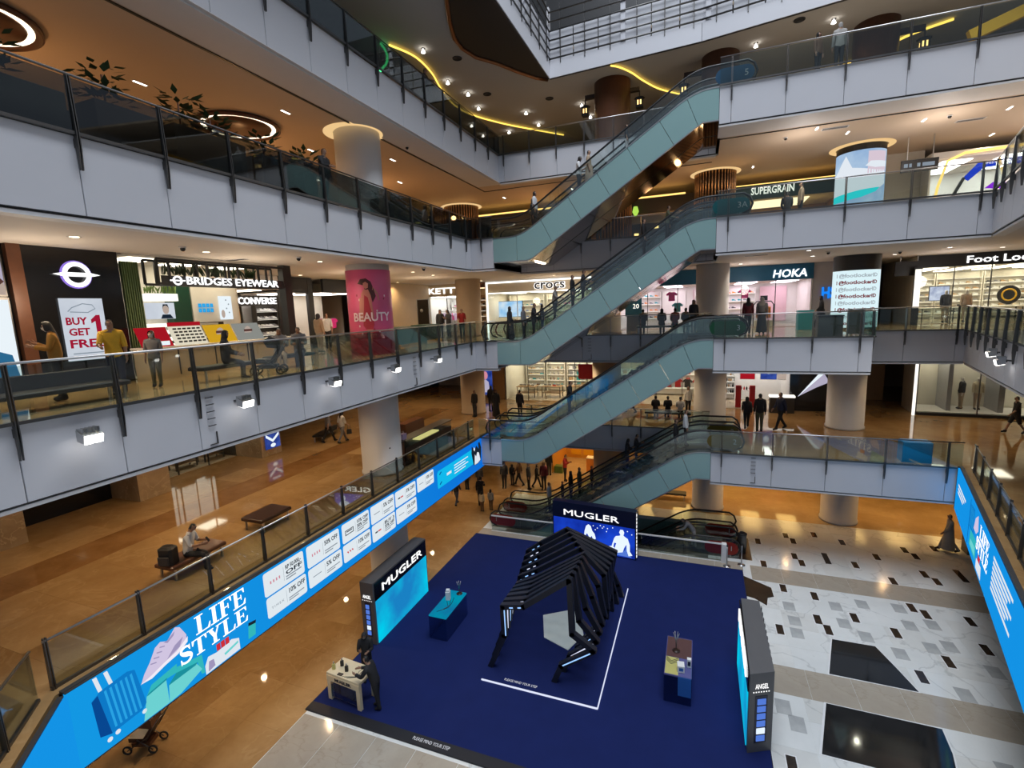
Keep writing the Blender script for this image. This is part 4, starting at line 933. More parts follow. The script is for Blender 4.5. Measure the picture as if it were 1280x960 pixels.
# ---- left screen: runs along the left gallery edge, its long face to the void
ZS = 3.52
t = thing('led_screen', 'long blue sale screen with white coupon cards on the left second level edge', 'display screen', (-10.86, 4.58, ZS), PI / 2)
d = ob('display', MB().box(0, 19.65, 0, 0.05, 0, 1.63).mesh('display', 'screen_blue'), t)
ob('frame', MB().box(0, 19.65, 0.05, 0.17, -0.02, 1.66).box(0, 19.65, -0.01, 0.05, -0.02, 0.0).box(0, 19.65, -0.01, 0.05, 1.63, 1.65).mesh('frame', 'charcoal'), t)
# suitcase picture
c = pr(d, 'suitcase_print', [(0.40, 0.36), (0.36, 1.16), (0.52, 1.27), (1.02, 1.32), (1.16, 1.26), (1.28, 0.40), (1.18, 0.30), (0.58, 0.27)], 'case_blue', 1)
pr(t, 'suitcase_side', [(0.40, 0.36), (0.36, 1.16), (0.47, 1.22), (0.60, 0.28)], 'case_dark', 3)
for k in range(6):
    x0, x1 = 0.56 + k * 0.095, 0.68 + k * 0.095
    pr(t, 'suitcase_rib', [(x0 + 0.02, 1.22), (x0 + 0.06, 1.23), (x1 + 0.025, 0.36), (x1 - 0.015, 0.36)], 'case_light', 3)
for a, b in (((0.47, 1.60), (0.53, 1.27)), ((0.66, 1.59), (0.72, 1.29))): pr(t, 'handle_print', [(a[0] - 0.035, a[1]), (a[0] + 0.035, a[1]), (b[0] + 0.035, b[1]), (b[0] - 0.035, b[1])], 'silver_print', 1)
for x, z in ((0.55, 0.18), (0.70, 0.22), (1.22, 0.24)): pr(t, 'wheel_print', circ(x, z, 0.05, 0.05, 10), 'silver_print', 1)
# trainer picture
pr(t, 'trainer_print', [(1.24, 0.86), (1.32, 1.02), (1.46, 1.20), (1.60, 1.44), (1.72, 1.50), (1.86, 1.42), (1.96, 1.52), (2.06, 1.62), (2.16, 1.56), (2.28, 1.30), (2.26, 1.16), (2.02, 1.02), (1.72, 0.96), (1.45, 0.86)], 'shoe_lilac', 1)
pr(t, 'trainer_sole', [(1.22, 0.86), (1.45, 0.83), (1.74, 0.92), (2.04, 0.98), (2.28, 1.12), (2.30, 1.24), (2.02, 1.06), (1.72, 0.99), (1.44, 0.90)], 'shoe_sole', 3)
pr(t, 'trainer_collar', [(1.78, 1.44), (1.86, 1.38), (2.0, 1.46), (2.04, 1.54), (1.96, 1.50), (1.86, 1.44)], 'shoe_grey', 3)
for k in range(4): pr(t, 'lace_print', [(1.46 + k * 0.075, 1.14 + k * 0.08), (1.58 + k * 0.07, 1.10 + k * 0.08), (1.585 + k * 0.07, 1.125 + k * 0.08), (1.465 + k * 0.075, 1.165 + k * 0.08)], 'shoe_grey', 3)
pr(t, 'trainer_panel', [(1.80, 1.02), (2.10, 1.12), (2.20, 1.30), (2.0, 1.22)], 'shoe_grey', 2)
# teal boxes
for poly, m, ly in (([(1.18, 0.02), (1.30, 0.52), (1.72, 0.60), (1.72, 0.02)], 'teal_light', 1), ([(1.30, 0.52), (1.42, 0.70), (1.98, 0.78), (1.96, 0.58), (1.72, 0.60)], 'teal_print', 2), ([(1.72, 0.02), (1.76, 0.42), (2.40, 0.48), (2.52, 0.24), (1.98, 0.04)], 'teal_light', 2), ([(1.96, 0.56), (1.98, 0.70), (2.56, 0.58), (2.58, 0.10), (2.50, 0.12), (2.44, 0.48)], 'teal_print', 1), ([(1.74, 0.42), (1.94, 0.58), (2.44, 0.48), (2.38, 0.44)], 'teal_dark', 3), ([(1.30, 0.52), (1.34, 0.56), (1.74, 0.62), (1.72, 0.58)], 'teal_dark', 3)): pr(t, 'box_print', poly, m, ly)
# white trainer, red lettered label and bottle
pr(t, 'trainer_print', [(2.60, 0.02), (2.60, 0.24), (2.70, 0.42), (2.92, 0.38), (3.10, 0.40), (3.34, 0.44), (3.54, 0.34), (3.54, 0.04)], 'silver_print', 1)
pr(t, 'trainer_panel', [(2.66, 0.06), (2.70, 0.30), (2.82, 0.28), (2.84, 0.10)], 'shoe_grey', 3)
pr(t, 'trainer_panel', [(3.1, 0.22), (3.5, 0.30), (3.5, 0.24), (3.12, 0.16)], 'teal_light', 3)
for k in range(3): pr(t, 'red_print', R(2.93 + k * 0.12, 0.40, 3.03 + k * 0.12, 0.57), 'print_red', 2)
pr(t, 'bottle_print', [(3.80, 0.12), (3.84, 0.46), (4.06, 0.42), (4.02, 0.12)], 'teal_print', 1); pr(t, 'bottle_cap', [(3.84, 0.46), (3.85, 0.54), (4.08, 0.50), (4.06, 0.42)], 'print_dark', 1)
serif(t, 'LIFE', 2.50, 1.12, 0.44, 1.38, 'sign_white'); serif(t, 'STYLE', 2.06, 0.64, 0.40, 1.82, 'sign_white')
for k in range(3): pr(t, 'underline', R(2.0 + k * 0.3, 0.60 - k * 0.02, 3.9, 0.603 - k * 0.02), 'case_light', 1) if k == 0 else None
CARDS = [(4.44, 0.88, 5.88, 1.56, ('RP 50.000,-', 'OFF'), 'print_pink'), (4.46, 0.24, 5.90, 0.83, ('10% OFF',), 'TIMEX'), (6.01, 0.88, 7.44, 1.56, ('50% OFF',), 'print_pink'), (6.0, 0.24, 7.47, 0.83, ('5% OFF',), 'print_grey'), (7.58, 0.90, 9.0, 1.56, ('10% OFF', '30% OFF'), 'box'), (7.56, 0.24, 9.0, 0.84, ('10% OFF',), 'print_red'), (9.1, 0.90, 10.55, 1.56, ('5% OFF',), 'print_grey'), (9.1, 0.22, 10.54, 0.85, ('BUY 3', '50% OFF'), 'dark'), (10.63, 0.93, 12.09, 1.54, ('5% OFF',), 'dark'), (10.62, 0.25, 12.08, 0.86, ('5% OFF',), 'print_grey'), (12.21, 0.95, 13.57, 1.56, ('10% OFF',), 'print_grey')]
for a, b, c_, e, tx, lg in CARDS:
    cd = ob('coupon_card', MB().prism(rrect(0, 0, c_ - a, e - b, 0.07), -0.008, -0.002, 'y').mesh('coupon_card', 'card_white'), t, (a, 0, b))
    w, h = c_ - a, e - b
    for i, s in enumerate(tx): words(s, cd, (w * 0.52, -0.010, h * (0.72 - i * 0.24) if len(tx) > 1 else h * 0.68), 0.2 if len(tx) == 1 else 0.17, 'print_dark', w * 0.42 if len(tx) == 1 or i or lg != 'print_pink' else w * 0.4, ext=0.001, bold=0.004, align='LEFT')
    for k in range(2): pr(cd, 'small_print', R(w * 0.52, h * (0.30 - k * 0.11), w * (0.92 - 0.15 * k), h * (0.35 - k * 0.11)), 'print_grey', 2)
    pr(cd, 'divider', R(w * 0.47, h * 0.2, w * 0.474, h * 0.8), 'print_grey', 2)
    if lg == 'TIMEX': words('TIMEX', cd, (w * 0.25, -0.010, h * 0.42), 0.1, 'print_grey', w * 0.3, ext=0.001, space=1.4)
    elif lg == 'box':
        for q in (R(w * .1, h * .36, w * .4, h * .40), R(w * .1, h * .58, w * .4, h * .62), R(w * .1, h * .4, w * .12, h * .58), R(w * .38, h * .4, w * .4, h * .58), R(w * .15, h * .5, w * .35, h * .55)): pr(cd, 'logo_print', q, 'print_dark', 2)
    elif lg == 'print_red':
        for k in range(3): pr(cd, 'logo_print', [(w * (.12 + .08 * k), h * .56), (w * (.16 + .08 * k), h * .56), (w * (.18 + .08 * k), h * .46), (w * (.15 + .08 * k), h * .44)], 'print_red', 2)
    elif lg == 'print_pink':
        for k in range(4): pr(cd, 'logo_print', R(w * (.14 + .07 * k), h * .44, w * (.17 + .07 * k), h * .56), 'print_pink', 2)
    elif lg == 'dark':
        pr(cd, 'logo_print', R(w * .12, h * .46, w * .22, h * .54), 'print_dark', 2); pr(cd, 'logo_print', R(w * .24, h * .46, w * .36, h * .54), 'print_red', 2)
    else: pr(cd, 'logo_print', R(w * .12, h * .48, w * .36, h * .52), 'print_grey', 2)
cd = ob('payment_card', MB().prism([(13.92, 0.50), (13.88, 0.60), (13.88, 1.20), (13.98, 1.30), (17.5, 1.30), (17.75, 0.50)], -0.008, -0.002, 'y').mesh('payment_card', 'cyan_card'), t)
for k in range(4): pr(cd, 'small_print', R(15.5, 1.06 - k * 0.13, 17.0 - (k % 2) * 0.3, 1.11 - k * 0.13), 'card_white', 2)
pr(cd, 'small_print', R(14.75, 0.84, 15.2, 0.96), 'card_white', 2)
for z in (0.62, 1.08): pr(cd, 'logo_print', [(14.1, z), (14.28, z + 0.1), (14.22, z + 0.14), (14.05, z + 0.05)], 'case_dark', 2)
pr(d, 'glove_print', [(17.62, 0.42), (17.42, 1.12), (17.5, 1.46), (17.62, 1.36), (17.8, 1.2), (18.05, 1.36), (18.3, 1.12), (18.28, 1.44), (18.45, 1.46), (18.62, 1.1), (18.5, 0.45), (18.1, 0.36)], 'print_dark', 2)
pr(t, 'glove_print', [(17.72, 0.42), (17.8, 0.95), (17.95, 0.80), (18.1, 1.0), (18.3, 0.92), (18.44, 0.48), (18.1, 0.40)], 'silver_print', 4)
pr(t, 'glove_print', [(17.66, 1.26), (17.74, 1.36), (17.86, 1.24), (17.78, 1.12)], 'silver_print', 4)
# the turned near end
t = thing('led_screen', 'plain blue near end of the left screen, turned towards the camera', 'display screen', (-7.92, 1.72, ZS), math.radians(135))
ob('display', MB().box(0, 4.04, 0, 0.05, 0, 1.63).mesh('display', 'screen_turn'), t); ob('frame', MB().box(0, 4.04, 0.05, 0.14, -0.02, 1.66).mesh('frame', 'charcoal'), t)
pr(t, 'box_print', [(0.9, 0), (1.1, 0.22), (1.2, 0.05), (1.25, 0)], 'silver_print', 1)
# ---- right screen on the slanting edge
A, B = PATHS[L2][-2], PATHS[L2][-1]
t = thing('led_screen', 'blue screen slanting along the right second level edge, cut by the border', 'display screen', (A[0] - 0.05, A[1], ZS), dirang(A, B))
d = ob('display', MB().box(0.12, 13.0, -0.05, 0, 0, 1.65).mesh('display', 'screen_turn'), t); ob('frame', MB().box(0.08, 13.0, 0, 0.1, -0.02, 1.72).box(0.08, 0.12, -0.06, 0, -0.02, 1.7).mesh('frame', 'charcoal'), t)
d.location.y = 0
g = ob('artwork', MB().box(3.7, 3.72, -0.056, -0.05, 0.1, 1.6).mesh('artwork', 'case_dark'), t)
def prr(nm, poly, m, ly=0):
    o = pr(t, nm, poly, m, ly); o.location.y = -0.05; return o
for k in range(3): words(('LIFESTYLE', 'SPECIAL', 'OFFERS')[k] if False else ('BIG SALE', 'SPECIAL', 'OFFER')[k], t, (0.75, -0.056, 1.14 - k * 0.13), 0.14, 'sign_white', 1.7 - 0.3 * k, ext=0.001, bold=0.004, align='LEFT') if False else prr('small_print', R(0.75, 1.12 - k * 0.14, 2.7 - 0.3 * k, 1.20 - k * 0.14), 'card_white', 1)
prr('suitcase_print', [(3.85, 0.75), (3.85, 1.5), (4.6, 1.56), (4.75, 0.8)], 'case_blue', 1)
for k in range(4): prr('suitcase_rib', R(4.0 + k * 0.17, 0.85, 4.03 + k * 0.17, 1.48), 'case_light', 2)
prr('trainer_print', [(4.7, 1.0), (4.9, 1.4), (5.3, 1.62), (5.5, 1.2), (5.2, 1.0)], 'shoe_lilac', 2)
prr('box_print', [(4.1, 0.25), (4.2, 0.75), (5.3, 0.8), (5.4, 0.2)], 'teal_print', 1); prr('box_print', [(4.3, 0.3), (4.35, 0.5), (5.2, 0.55), (5.25, 0.3)], 'teal_light', 2)
prr('trainer_print', [(5.6, 0.1), (5.6, 0.4), (6.4, 0.45), (6.5, 0.1)], 'silver_print', 1); prr('red_print', R(5.85, 0.45, 6.2, 0.62), 'print_red', 2)
o = ob('artwork', MB().box(5.3, 5.301, -0.051, -0.05, 0.1, 0.11).mesh('artwork', 'case_light'), t)
for tx, x, z, h, w in (('LIFE', 5.75, 1.12, 0.40, 1.5), ('STYLE', 5.35, 0.66, 0.38, 1.95)):
    q = ob('title', MB().box(x, x + 0.001, -0.051, -0.05, z, z + 0.001).mesh('title', 'sign_white'), t, (0, 0, 0))
    serif(q, tx, x, z, h, w, 'sign_white')
    for ch in q.children: ch.location.y = -0.05
for k in range(7): prr('small_print', R(7.9, 1.42 - k * 0.14, 10.3 - 0.25 * (k % 3), 1.50 - k * 0.14), 'card_white', 1)
# ================================================================ SHOPS
mat('shop_cream', (0.72, 0.68, 0.58), 0.55); mat('shop_white', (0.78, 0.77, 0.75), 0.5); mat('shop_pink', (0.72, 0.50, 0.56), 0.5); mat('shop_tan', (0.55, 0.42, 0.26), 0.5)
mat('header_teal', (0.008, 0.085, 0.17), 0.4); mat('shop_amber', (0.65, 0.33, 0.06), 0.5); mat('shop_grey', (0.33, 0.33, 0.35), 0.5); mat('shop_wood', (0.34, 0.20, 0.09), 0.5)
mat('shop_dark', (0.03, 0.026, 0.022), 0.5)
for n, c, p in (('light_cream', (1, .90, .70), 6.0), ('light_white', (1, .96, .92), 6.5), ('light_pink', (1, .82, .95), 6.0), ('light_amber', (1, .62, .20), 5.0), ('light_dim', (1, .75, .45), 2.2), ('sign_glow', (1, 1, 1), 1.5), ('sign_soft', (1, .95, .85), 1.3), ('glow_line', (1, .98, .94), 2.0), ('shelf_glow', (1, .93, .78), 1.3)): glow(n, c, p)
def rotz(x, y, a): return x * math.cos(a) - y * math.sin(a), x * math.sin(a) + y * math.cos(a)
class Shop:
    "an open shop box: local x along the front, y inwards, z up"
    def __init__(s, label, x, y, z, rot, w, h, depth, wallm, lightm, headm, hh, floorm='tan_marble', panes=3, glassy=True, gap=0.0, framem='dark_steel', side=True, lights=3):
        s.t = thing('shop', label, 'shop', (x, y, z), rot); s.o = (x, y, z); s.r = rot; s.w = w; s.h = h; s.d = depth
        s.box('back_wall', 0, w, depth, depth + 0.08, 0, h, wallm)
        if side:
            s.box('side_wall', -0.08, 0, 0.05, depth + 0.08, 0, h, wallm); s.box('side_wall', w, w + 0.08, 0.05, depth + 0.08, 0, h, wallm)
        s.box('shop_floor', 0, w, 0.02, depth, 0.001, 0.02, floorm)
        if hh > 0: s.box('header', -0.08, w + 0.08, -0.10, 0.06, h - hh, h, headm)
        for k in range(lights): s.box('light_panel', w * (k + 0.25) / lights, w * (k + 0.75) / lights, 0.5, depth - 0.5, h - hh - 0.04 if hh > 0 else h - 0.05, h - hh - 0.01 if hh > 0 else h - 0.02, lightm)
        s.box('shop_ceiling', 0, w, 0.06, depth, h - max(hh, 0.01), h - max(hh, 0.01) + 0.03, 'ceiling_paint')
        if glassy:
            pw = w / panes
            for k in range(panes):
                if k == int(gap * panes) and gap: continue
                s.box('glass_pane', k * pw + 0.02, (k + 1) * pw - 0.02, 0, 0.015, 0.05, h - hh, 'shop_glass')
                s.box('mullion', k * pw - 0.02, k * pw + 0.02, -0.02, 0.04, 0, h - hh, framem)
    def box(s, nm, x0, x1, y0, y1, z0, z1, m): return ob(nm, MB().box(x0, x1, y0, y1, z0, z1).mesh(nm, m), s.t)
    def at(s, x, y, z):
        a, b = rotz(x, y, s.r); return (s.o[0] + a, s.o[1] + b, s.o[2] + z)
    def sign(s, body, x, z, size, m, width, bold=0.012, y=-0.13, ext=0.02): return words(body, s.t, (x, y, z), size, m, width, ext=ext, bold=bold)
    def shelf(s, x0, x1, y, zs, label, m='shop_white', dep=0.3, glowing=True):
        "a wall shelf unit: top-level thing"
        L = s.at(x0, y, 0); t = thing('wall_shelf', label, 'shelf', L, s.r); w = x1 - x0
        ob('back_panel', MB().box(0, w, dep, dep + 0.03, 0.1, zs[-1] + 0.35).mesh('back_panel', m), t)
        for a in (0, w): ob('upright', MB().box(a - 0.02, a + 0.02, 0, dep, 0.0, zs[-1] + 0.35).mesh('upright', m), t)
        for z in zs:
            ob('shelf_board', MB().box(0.02, w - 0.02, 0, dep, z - 0.03, z).mesh('shelf_board', m), t)
            if glowing: ob('shelf_lamp', MB().box(0.03, w - 0.03, 0.01, 0.04, z - 0.05, z - 0.032).mesh('shelf_lamp', 'shelf_glow'), t)
        return t
# goods (meshes are shared, each piece is its own object)
GD = {}
def good(kind):
    if kind in GD: return GD[kind]
    m = MB(); m2 = MB()
    if kind == 'shoe':
        m.prism([(-0.13, 0.03), (0.14, 0.03), (0.14, 0.06), (0.06, 0.085), (-0.02, 0.13), (-0.12, 0.14)], -0.045, 0.045, 'y'); m2.box(-0.135, 0.145, -0.05, 0.05, 0, 0.03)
        r = ('shoe', 'sole', 'shoe')
    elif kind == 'clog':
        m.prism([(-0.12, 0.03), (0.13, 0.03), (0.12, 0.08), (0.04, 0.11), (-0.02, 0.10), (-0.03, 0.06), (-0.12, 0.06)], -0.05, 0.05, 'y'); m2.box(-0.125, 0.135, -0.055, 0.055, 0, 0.03); r = ('clog', 'sole', 'shoe')
    elif kind == 'bag':
        m.bbox(-0.14, 0.14, -0.06, 0.06, 0, 0.24, 0.02); m2.tube([(-0.07, 0, 0.24), (-0.05, 0, 0.34), (0.05, 0, 0.34), (0.07, 0, 0.24)], 0.012, 5); r = ('handbag', 'handle', 'bag')
    elif kind == 'shirt':
        m.prism([(-0.2, 0), (0.2, 0), (0.19, 0.38), (0.29, 0.32), (0.35, 0.44), (0.16, 0.58), (0.05, 0.56), (-0.05, 0.56), (-0.16, 0.58), (-0.35, 0.44), (-0.29, 0.32), (-0.19, 0.38)], -0.03, 0.03, 'y'); m2.tube([(-0.15, 0, 0.575), (0, 0, 0.64), (0.15, 0, 0.575)], 0.008, 4); r = ('shirt', 'hanger', 'shirt')
    elif kind == 'box':
        m.bbox(-0.12, 0.12, -0.08, 0.08, 0, 0.13, 0.004); m2.box(-0.124, 0.124, -0.084, 0.084, 0.095, 0.133); r = ('carton', 'lid', 'box')
    elif kind == 'flask':
        m.lathe([(0.05, 0), (0.05, 0.15), (0.02, 0.18)], 8); m2.lathe([(0.025, 0.18), (0.025, 0.24), (0, 0.24)], 8); r = ('bottle', 'cap', 'bottle')
    elif kind == 'stack':
        m.bbox(-0.16, 0.16, -0.12, 0.12, 0, 0.06, 0.01); m2.bbox(-0.155, 0.155, -0.12, 0.12, 0.062, 0.12, 0.01); r = ('folded_shirt', 'upper_fold', 'clothes')
    elif kind == 'frame':
        m.tube([(-0.09 + 0.035 * math.cos(t * PI / 4) + 0.05, 0, 0.04 + 0.025 * math.sin(t * PI / 4)) for t in range(8)], 0.006, 4, closed=True); m2.tube([(0.04 + 0.035 * math.cos(t * PI / 4), 0, 0.04 + 0.025 * math.sin(t * PI / 4)) for t in range(8)], 0.006, 4, closed=True); r = ('eyeglasses', 'lens_rim', 'glasses')
    GD[kind] = (m.mesh(r[0], 'white_plastic'), m2.mesh(r[1], 'white_plastic'), r)
    return GD[kind]
for n, c in (('g_white', (.7, .7, .68)), ('g_black', (.02, .02, .022)), ('g_tan', (.45, .28, .13)), ('g_red', (.5, .03, .03)), ('g_pink', (.75, .03, .28)), ('g_blue', (.04, .12, .4)), ('g_teal', (.02, .32, .36)), ('g_orange', (.75, .25, .03)), ('g_grey', (.22, .22, .23)), ('g_cream', (.7, .6, .42)), ('g_brown', (.15, .07, .03)), ('g_lilac', (.55, .42, .62))): mat(n, c, 0.5)
def put(kind, pos, rot, col, label, group, cat=None, col2=None):
    a, b, r = good(kind); o = tag(ob(r[0], a, None, pos, rot), label, cat or r[2], group); setmat(o, col)
    p = ob(r[1], b, o); setmat(p, col2 or ('g_white' if kind in ('shoe', 'clog') else 'g_grey'))
    return o
def fill(s, kind, x0, x1, n, y, zs, cols, label, group, jit=0.02, rot=0.0):
    for r, z in enumerate(zs):
        for k in range(n):
            c = random.choice(cols)
            lab = '%s %s, %s from left' % (c[2:], label, ORDN[k]) + (', %s row up' % ORDN[r] if len(zs) > 1 else '')
            put(kind, s.at(x0 + (x1 - x0) * (k + 0.5) / n + random.uniform(-jit, jit), y, z + 0.001), s.r + rot + random.uniform(-0.15, 0.15), c, lab, group)
def tv(s, x, y, z, w, h, m, label, rot=0):
    t = thing('display_screen', label, 'screen', s.at(x, y, z), s.r)
    ob('bezel', MB().box(-w / 2 - 0.03, w / 2 + 0.03, 0, 0.06, -0.03, h + 0.03).mesh('bezel', 'black'), t); ob('panel', MB().box(-w / 2, w / 2, -0.01, 0, 0, h).mesh('panel', m), t); return t
glow('tv_blue', (0.25, 0.55, 0.9), 1.1, (0.75, 0.85, 0.95), 1.5); glow('tv_white', (0.75, 0.8, 0.95), 1.0, (0.35, 0.4, 0.6), 3)
def gondola(s, x, y, w, d, h, label, m='shop_white', n=3):
    t = thing('display_table', label, 'table', s.at(x, y, 0.02), s.r)
    ob('top', MB().bbox(0, w, 0, d, h - 0.05, h, 0.01).mesh('top', m), t)
    for a, b in ((0.03, 0.03), (w - 0.08, 0.03), (0.03, d - 0.08), (w - 0.08, d - 0.08)): ob('leg', MB().box(a, a + 0.05, b, b + 0.05, 0, h - 0.05).mesh('leg', 'dark_steel'), t)
    ob('lower_board', MB().box(0.03, w - 0.03, 0.03, d - 0.03, h * 0.4, h * 0.4 + 0.03).mesh('lower_board', m), t); return t
# ---------------- third level, back row
H3 = ZC[L3] - L3 - 0.02
s = Shop('bright cream clog shop with white outlined front behind the escalators', -14.4, 33.0, L3, 0, 9.25, H3, 4.2, 'shop_cream', 'light_cream', 'shop_cream', 0.78, panes=4, gap=0.5, framem='white_paint', lights=4)
for a, b, c, d in ((0, 9.25, 3.46, 3.56), (0, 9.25, 2.74, 2.80), (0, 0.12, 0, 3.56)): s.box('light_line', a, b, -0.13, -0.10, c, d, 'glow_line')
words('crocs', s.t, (4.73, -0.12, 3.20), 0.86, 'sign_glow', 2.25, ext=0.012, bold=0.035); words('crocs', s.t, (4.73, -0.15, 3.20), 0.86, 'black', 2.14, ext=0.014, bold=0.012)
for k, (a, b) in enumerate(((0.3, 3.1), (3.4, 6.1), (6.4, 9.0))):
    s.shelf(a, b, 3.75, [0.5, 0.95, 1.4, 1.85, 2.3], 'lit wall shelf unit in the cream clog shop, %s section' % ('left', 'middle', 'right')[k], 'shop_cream')
    fill(s, 'clog', a + 0.1, b - 0.1, 7, 3.85, [0.5, 0.95, 1.4, 1.85], ['g_white', 'g_black', 'g_tan', 'g_pink', 'g_teal', 'g_cream', 'g_blue'], 'clog in the %s part of the clog shop' % ('left', 'middle', 'right')[k], 'clogs on the shop shelves')
tv(s, 0.95, 2.2, 1.05, 1.9, 1.15, 'tv_blue', 'large pale blue screen hanging inside the cream clog shop')
gondola(s, 1.6, 1.2, 1.8, 0.7, 0.9, 'white display table inside the clog shop under the blue screen')
s = Shop('narrow brown wooden shop front with shoe shelves left of the cream clog shop', -15.6, 33.0, L3, 0, 1.05, H3, 1.4, 'shop_tan', 'light_dim', 'brown_wood', 0.35, glassy=False, lights=1)
s.shelf(0.1, 0.95, 0.95, [0.4, 0.8, 1.2, 1.6, 2.0, 2.4], 'narrow shoe shelf in the brown wooden shop front', 'shop_wood'); fill(s, 'shoe', 0.15, 0.9, 3, 1.05, [0.4, 0.8, 1.2, 1.6, 2.0, 2.4], ['g_white', 'g_brown', 'g_tan', 'g_black'], 'shoe on the narrow wooden shelf', 'shoes on the narrow shelf')
s = Shop('pale clothes shop with big white letters, partly behind the tan column, third level', -19.6, 33.0, L3, 0, 3.9, H3, 4.5, 'shop_white', 'light_white', 'shop_tan', 0.85, panes=2, lights=3)
words('KETTY', s.t, (1.85, -0.13, 3.12), 0.6, 'sign_glow', 2.8, ext=0.02, bold=0.012)
for k in range(3):
    fill(s, 'shirt', 0.2, 3.7, 7, 2.2 + k * 0.8, [0.9 + 0.35 * (k % 2)], ['g_white', 'g_black', 'g_pink', 'g_grey', 'g_tan', 'g_lilac', 'g_red'], 'shirt on the %s chrome rail' % ('front', 'middle', 'back')[k], 'shirts on the rails', rot=PI / 2)
for k in range(3): tag(ob('clothes_rail', MB().tube([(0, 0, 0), (0, 0, 1.6), (3.5, 0, 1.6), (3.5, 0, 0)], 0.02, 6).mesh('clothes_rail', 'steel'), None, s.at(0.2, 2.2 + k * 0.8, 0.02)), 'chrome clothes rail in the white lettered clothes shop, %s row' % ('front', 'middle', 'back')[k], 'rail')
s.shelf(0.2, 3.7, 4.1, [0.5, 1.0, 1.5, 2.0], 'back wall shelf of the white lettered clothes shop'); fill(s, 'stack', 0.3, 3.6, 7, 4.25, [0.5, 1.0, 1.5, 2.0], ['g_white', 'g_grey', 'g_pink', 'g_cream', 'g_black'], 'folded shirt behind the chrome rails', 'folded shirts')
t = thing('totem', 'tall black totem sign in a silver frame before the clothes shop', 'sign', (-17.3, 29.0, L3)); ob('panel', MB().box(-0.42, 0.42, -0.06, 0.06, 0.05, 2.45).mesh('panel', 'gloss_black'), t); ob('frame', MB().box(-0.46, -0.42, -0.07, 0.07, 0, 2.5).box(0.42, 0.46, -0.07, 0.07, 0, 2.5).box(-0.46, 0.46, -0.07, 0.07, 2.45, 2.5).mesh('frame', 'steel'), t); ob('emblem', MB().lathe([(0.0, 0), (0.12, 0.01), (0.0, 0.02)], 14).mesh('emblem', 'steel'), t, (-0.1, -0.08, 1.75), 0, PI / 2)
t = thing('counter_block', 'dark green counter block with yellow floor strip behind the left railing', 'counter', (-14.2, 21.4, L3)); ob('body', MB().bbox(-0.5, 0.5, -0.9, 0.9, 0, 0.95).mesh('body', 'dark_green'), t); ob('yellow_strip', MB().box(0.5, 0.56, -0.9, 0.9, 0, 0.10).mesh('yellow_strip', 'yellow'), t)
t = thing('counter_block', 'dark green counter block nearer the tan column, third level', 'counter', (-14.6, 24.6, L3)); ob('body', MB().bbox(-0.5, 0.5, -0.8, 0.8, 0, 0.95).mesh('body', 'dark_green'), t); ob('yellow_strip', MB().box(0.5, 0.56, -0.8, 0.8, 0, 0.10).mesh('yellow_strip', 'yellow'), t)
s = Shop('black headed sports shop with white tick logo right of the pink poster column', -24.2, 33.0, L3, 0, 4.5, H3, 4.0, 'shop_pink', 'light_white', 'black', 0.95, panes=2, lights=2)
ob('tick_logo', MB().prism([(1.9, 3.0), (2.15, 2.75), (2.85, 3.2), (2.6, 3.3), (2.3, 3.12), (2.2, 3.2), (2.0, 3.22)], -0.14, -0.11, 'y').mesh('tick_logo', 'sign_glow'), s.t)
s.shelf(0.2, 4.3, 3.6, [0.5, 1.0, 1.5, 2.0], 'white shelves on the back wall of the tick logo sports shop'); fill(s, 'shoe', 0.3, 4.2, 7, 3.7, [0.5, 1.0, 1.5, 2.0], ['g_white', 'g_black', 'g_red', 'g_grey'], 'trainer in the tick logo shop', 'trainers, tick logo shop')
fill(s, 'shirt', 0.3, 4.2, 6, 2.0, [0.8], ['g_black', 'g_white', 'g_pink', 'g_red'], 'shirt in the tick logo shop', 'shirts, tick logo shop')
# teal headed running shop
s = Shop('bright running shop with teal header, in front of the bench with seated people', -5.0, 33.0, L3, 0, 10.9, H3, 4.5, 'shop_white', 'light_pink', 'header_teal', 0.88, panes=6, gap=0.55, lights=5)
words('HOKA', s.t, (9.75, -0.13, 3.06), 0.62, 'sign_glow', 1.75, ext=0.03, bold=0.012, shear=0.15)
for k in range(5): s.box('wall_panel', 0.3 + k * 2.1, 1.9 + k * 2.1, 4.40, 4.48, 0.2, 2.5, ('shop_pink', 'shop_white')[k % 2])
for x, c, lab in ((3.25, 'g_pink', 'magenta shirt hanging at the left of the running shop window'), (7.5, 'g_pink', 'magenta shirt beside the black post in the running shop'), (3.6, 'g_teal', 'teal cap and shirt display below the magenta shirt')):
    put('shirt', s.at(x, 0.6, 1.75 if c == 'g_pink' else 1.05), 0, c, lab, None)
for k, a in enumerate((0.4, 4.6, 6.5)):
    s.shelf(a, a + 1.9, 4.0, [0.6, 1.1, 1.6, 2.1], 'white trainer shelf in the running shop, %s' % ('far left', 'behind the column', 'right of the column')[k]); fill(s, 'shoe', a + 0.1, a + 1.8, 5, 4.1, [0.6, 1.1, 1.6, 2.1], ['g_white', 'g_black', 'g_orange', 'g_teal', 'g_grey'], 'running shoe %s, teal headed shop' % ('far left', 'behind the column', 'beyond the column')[k], 'running shoes')
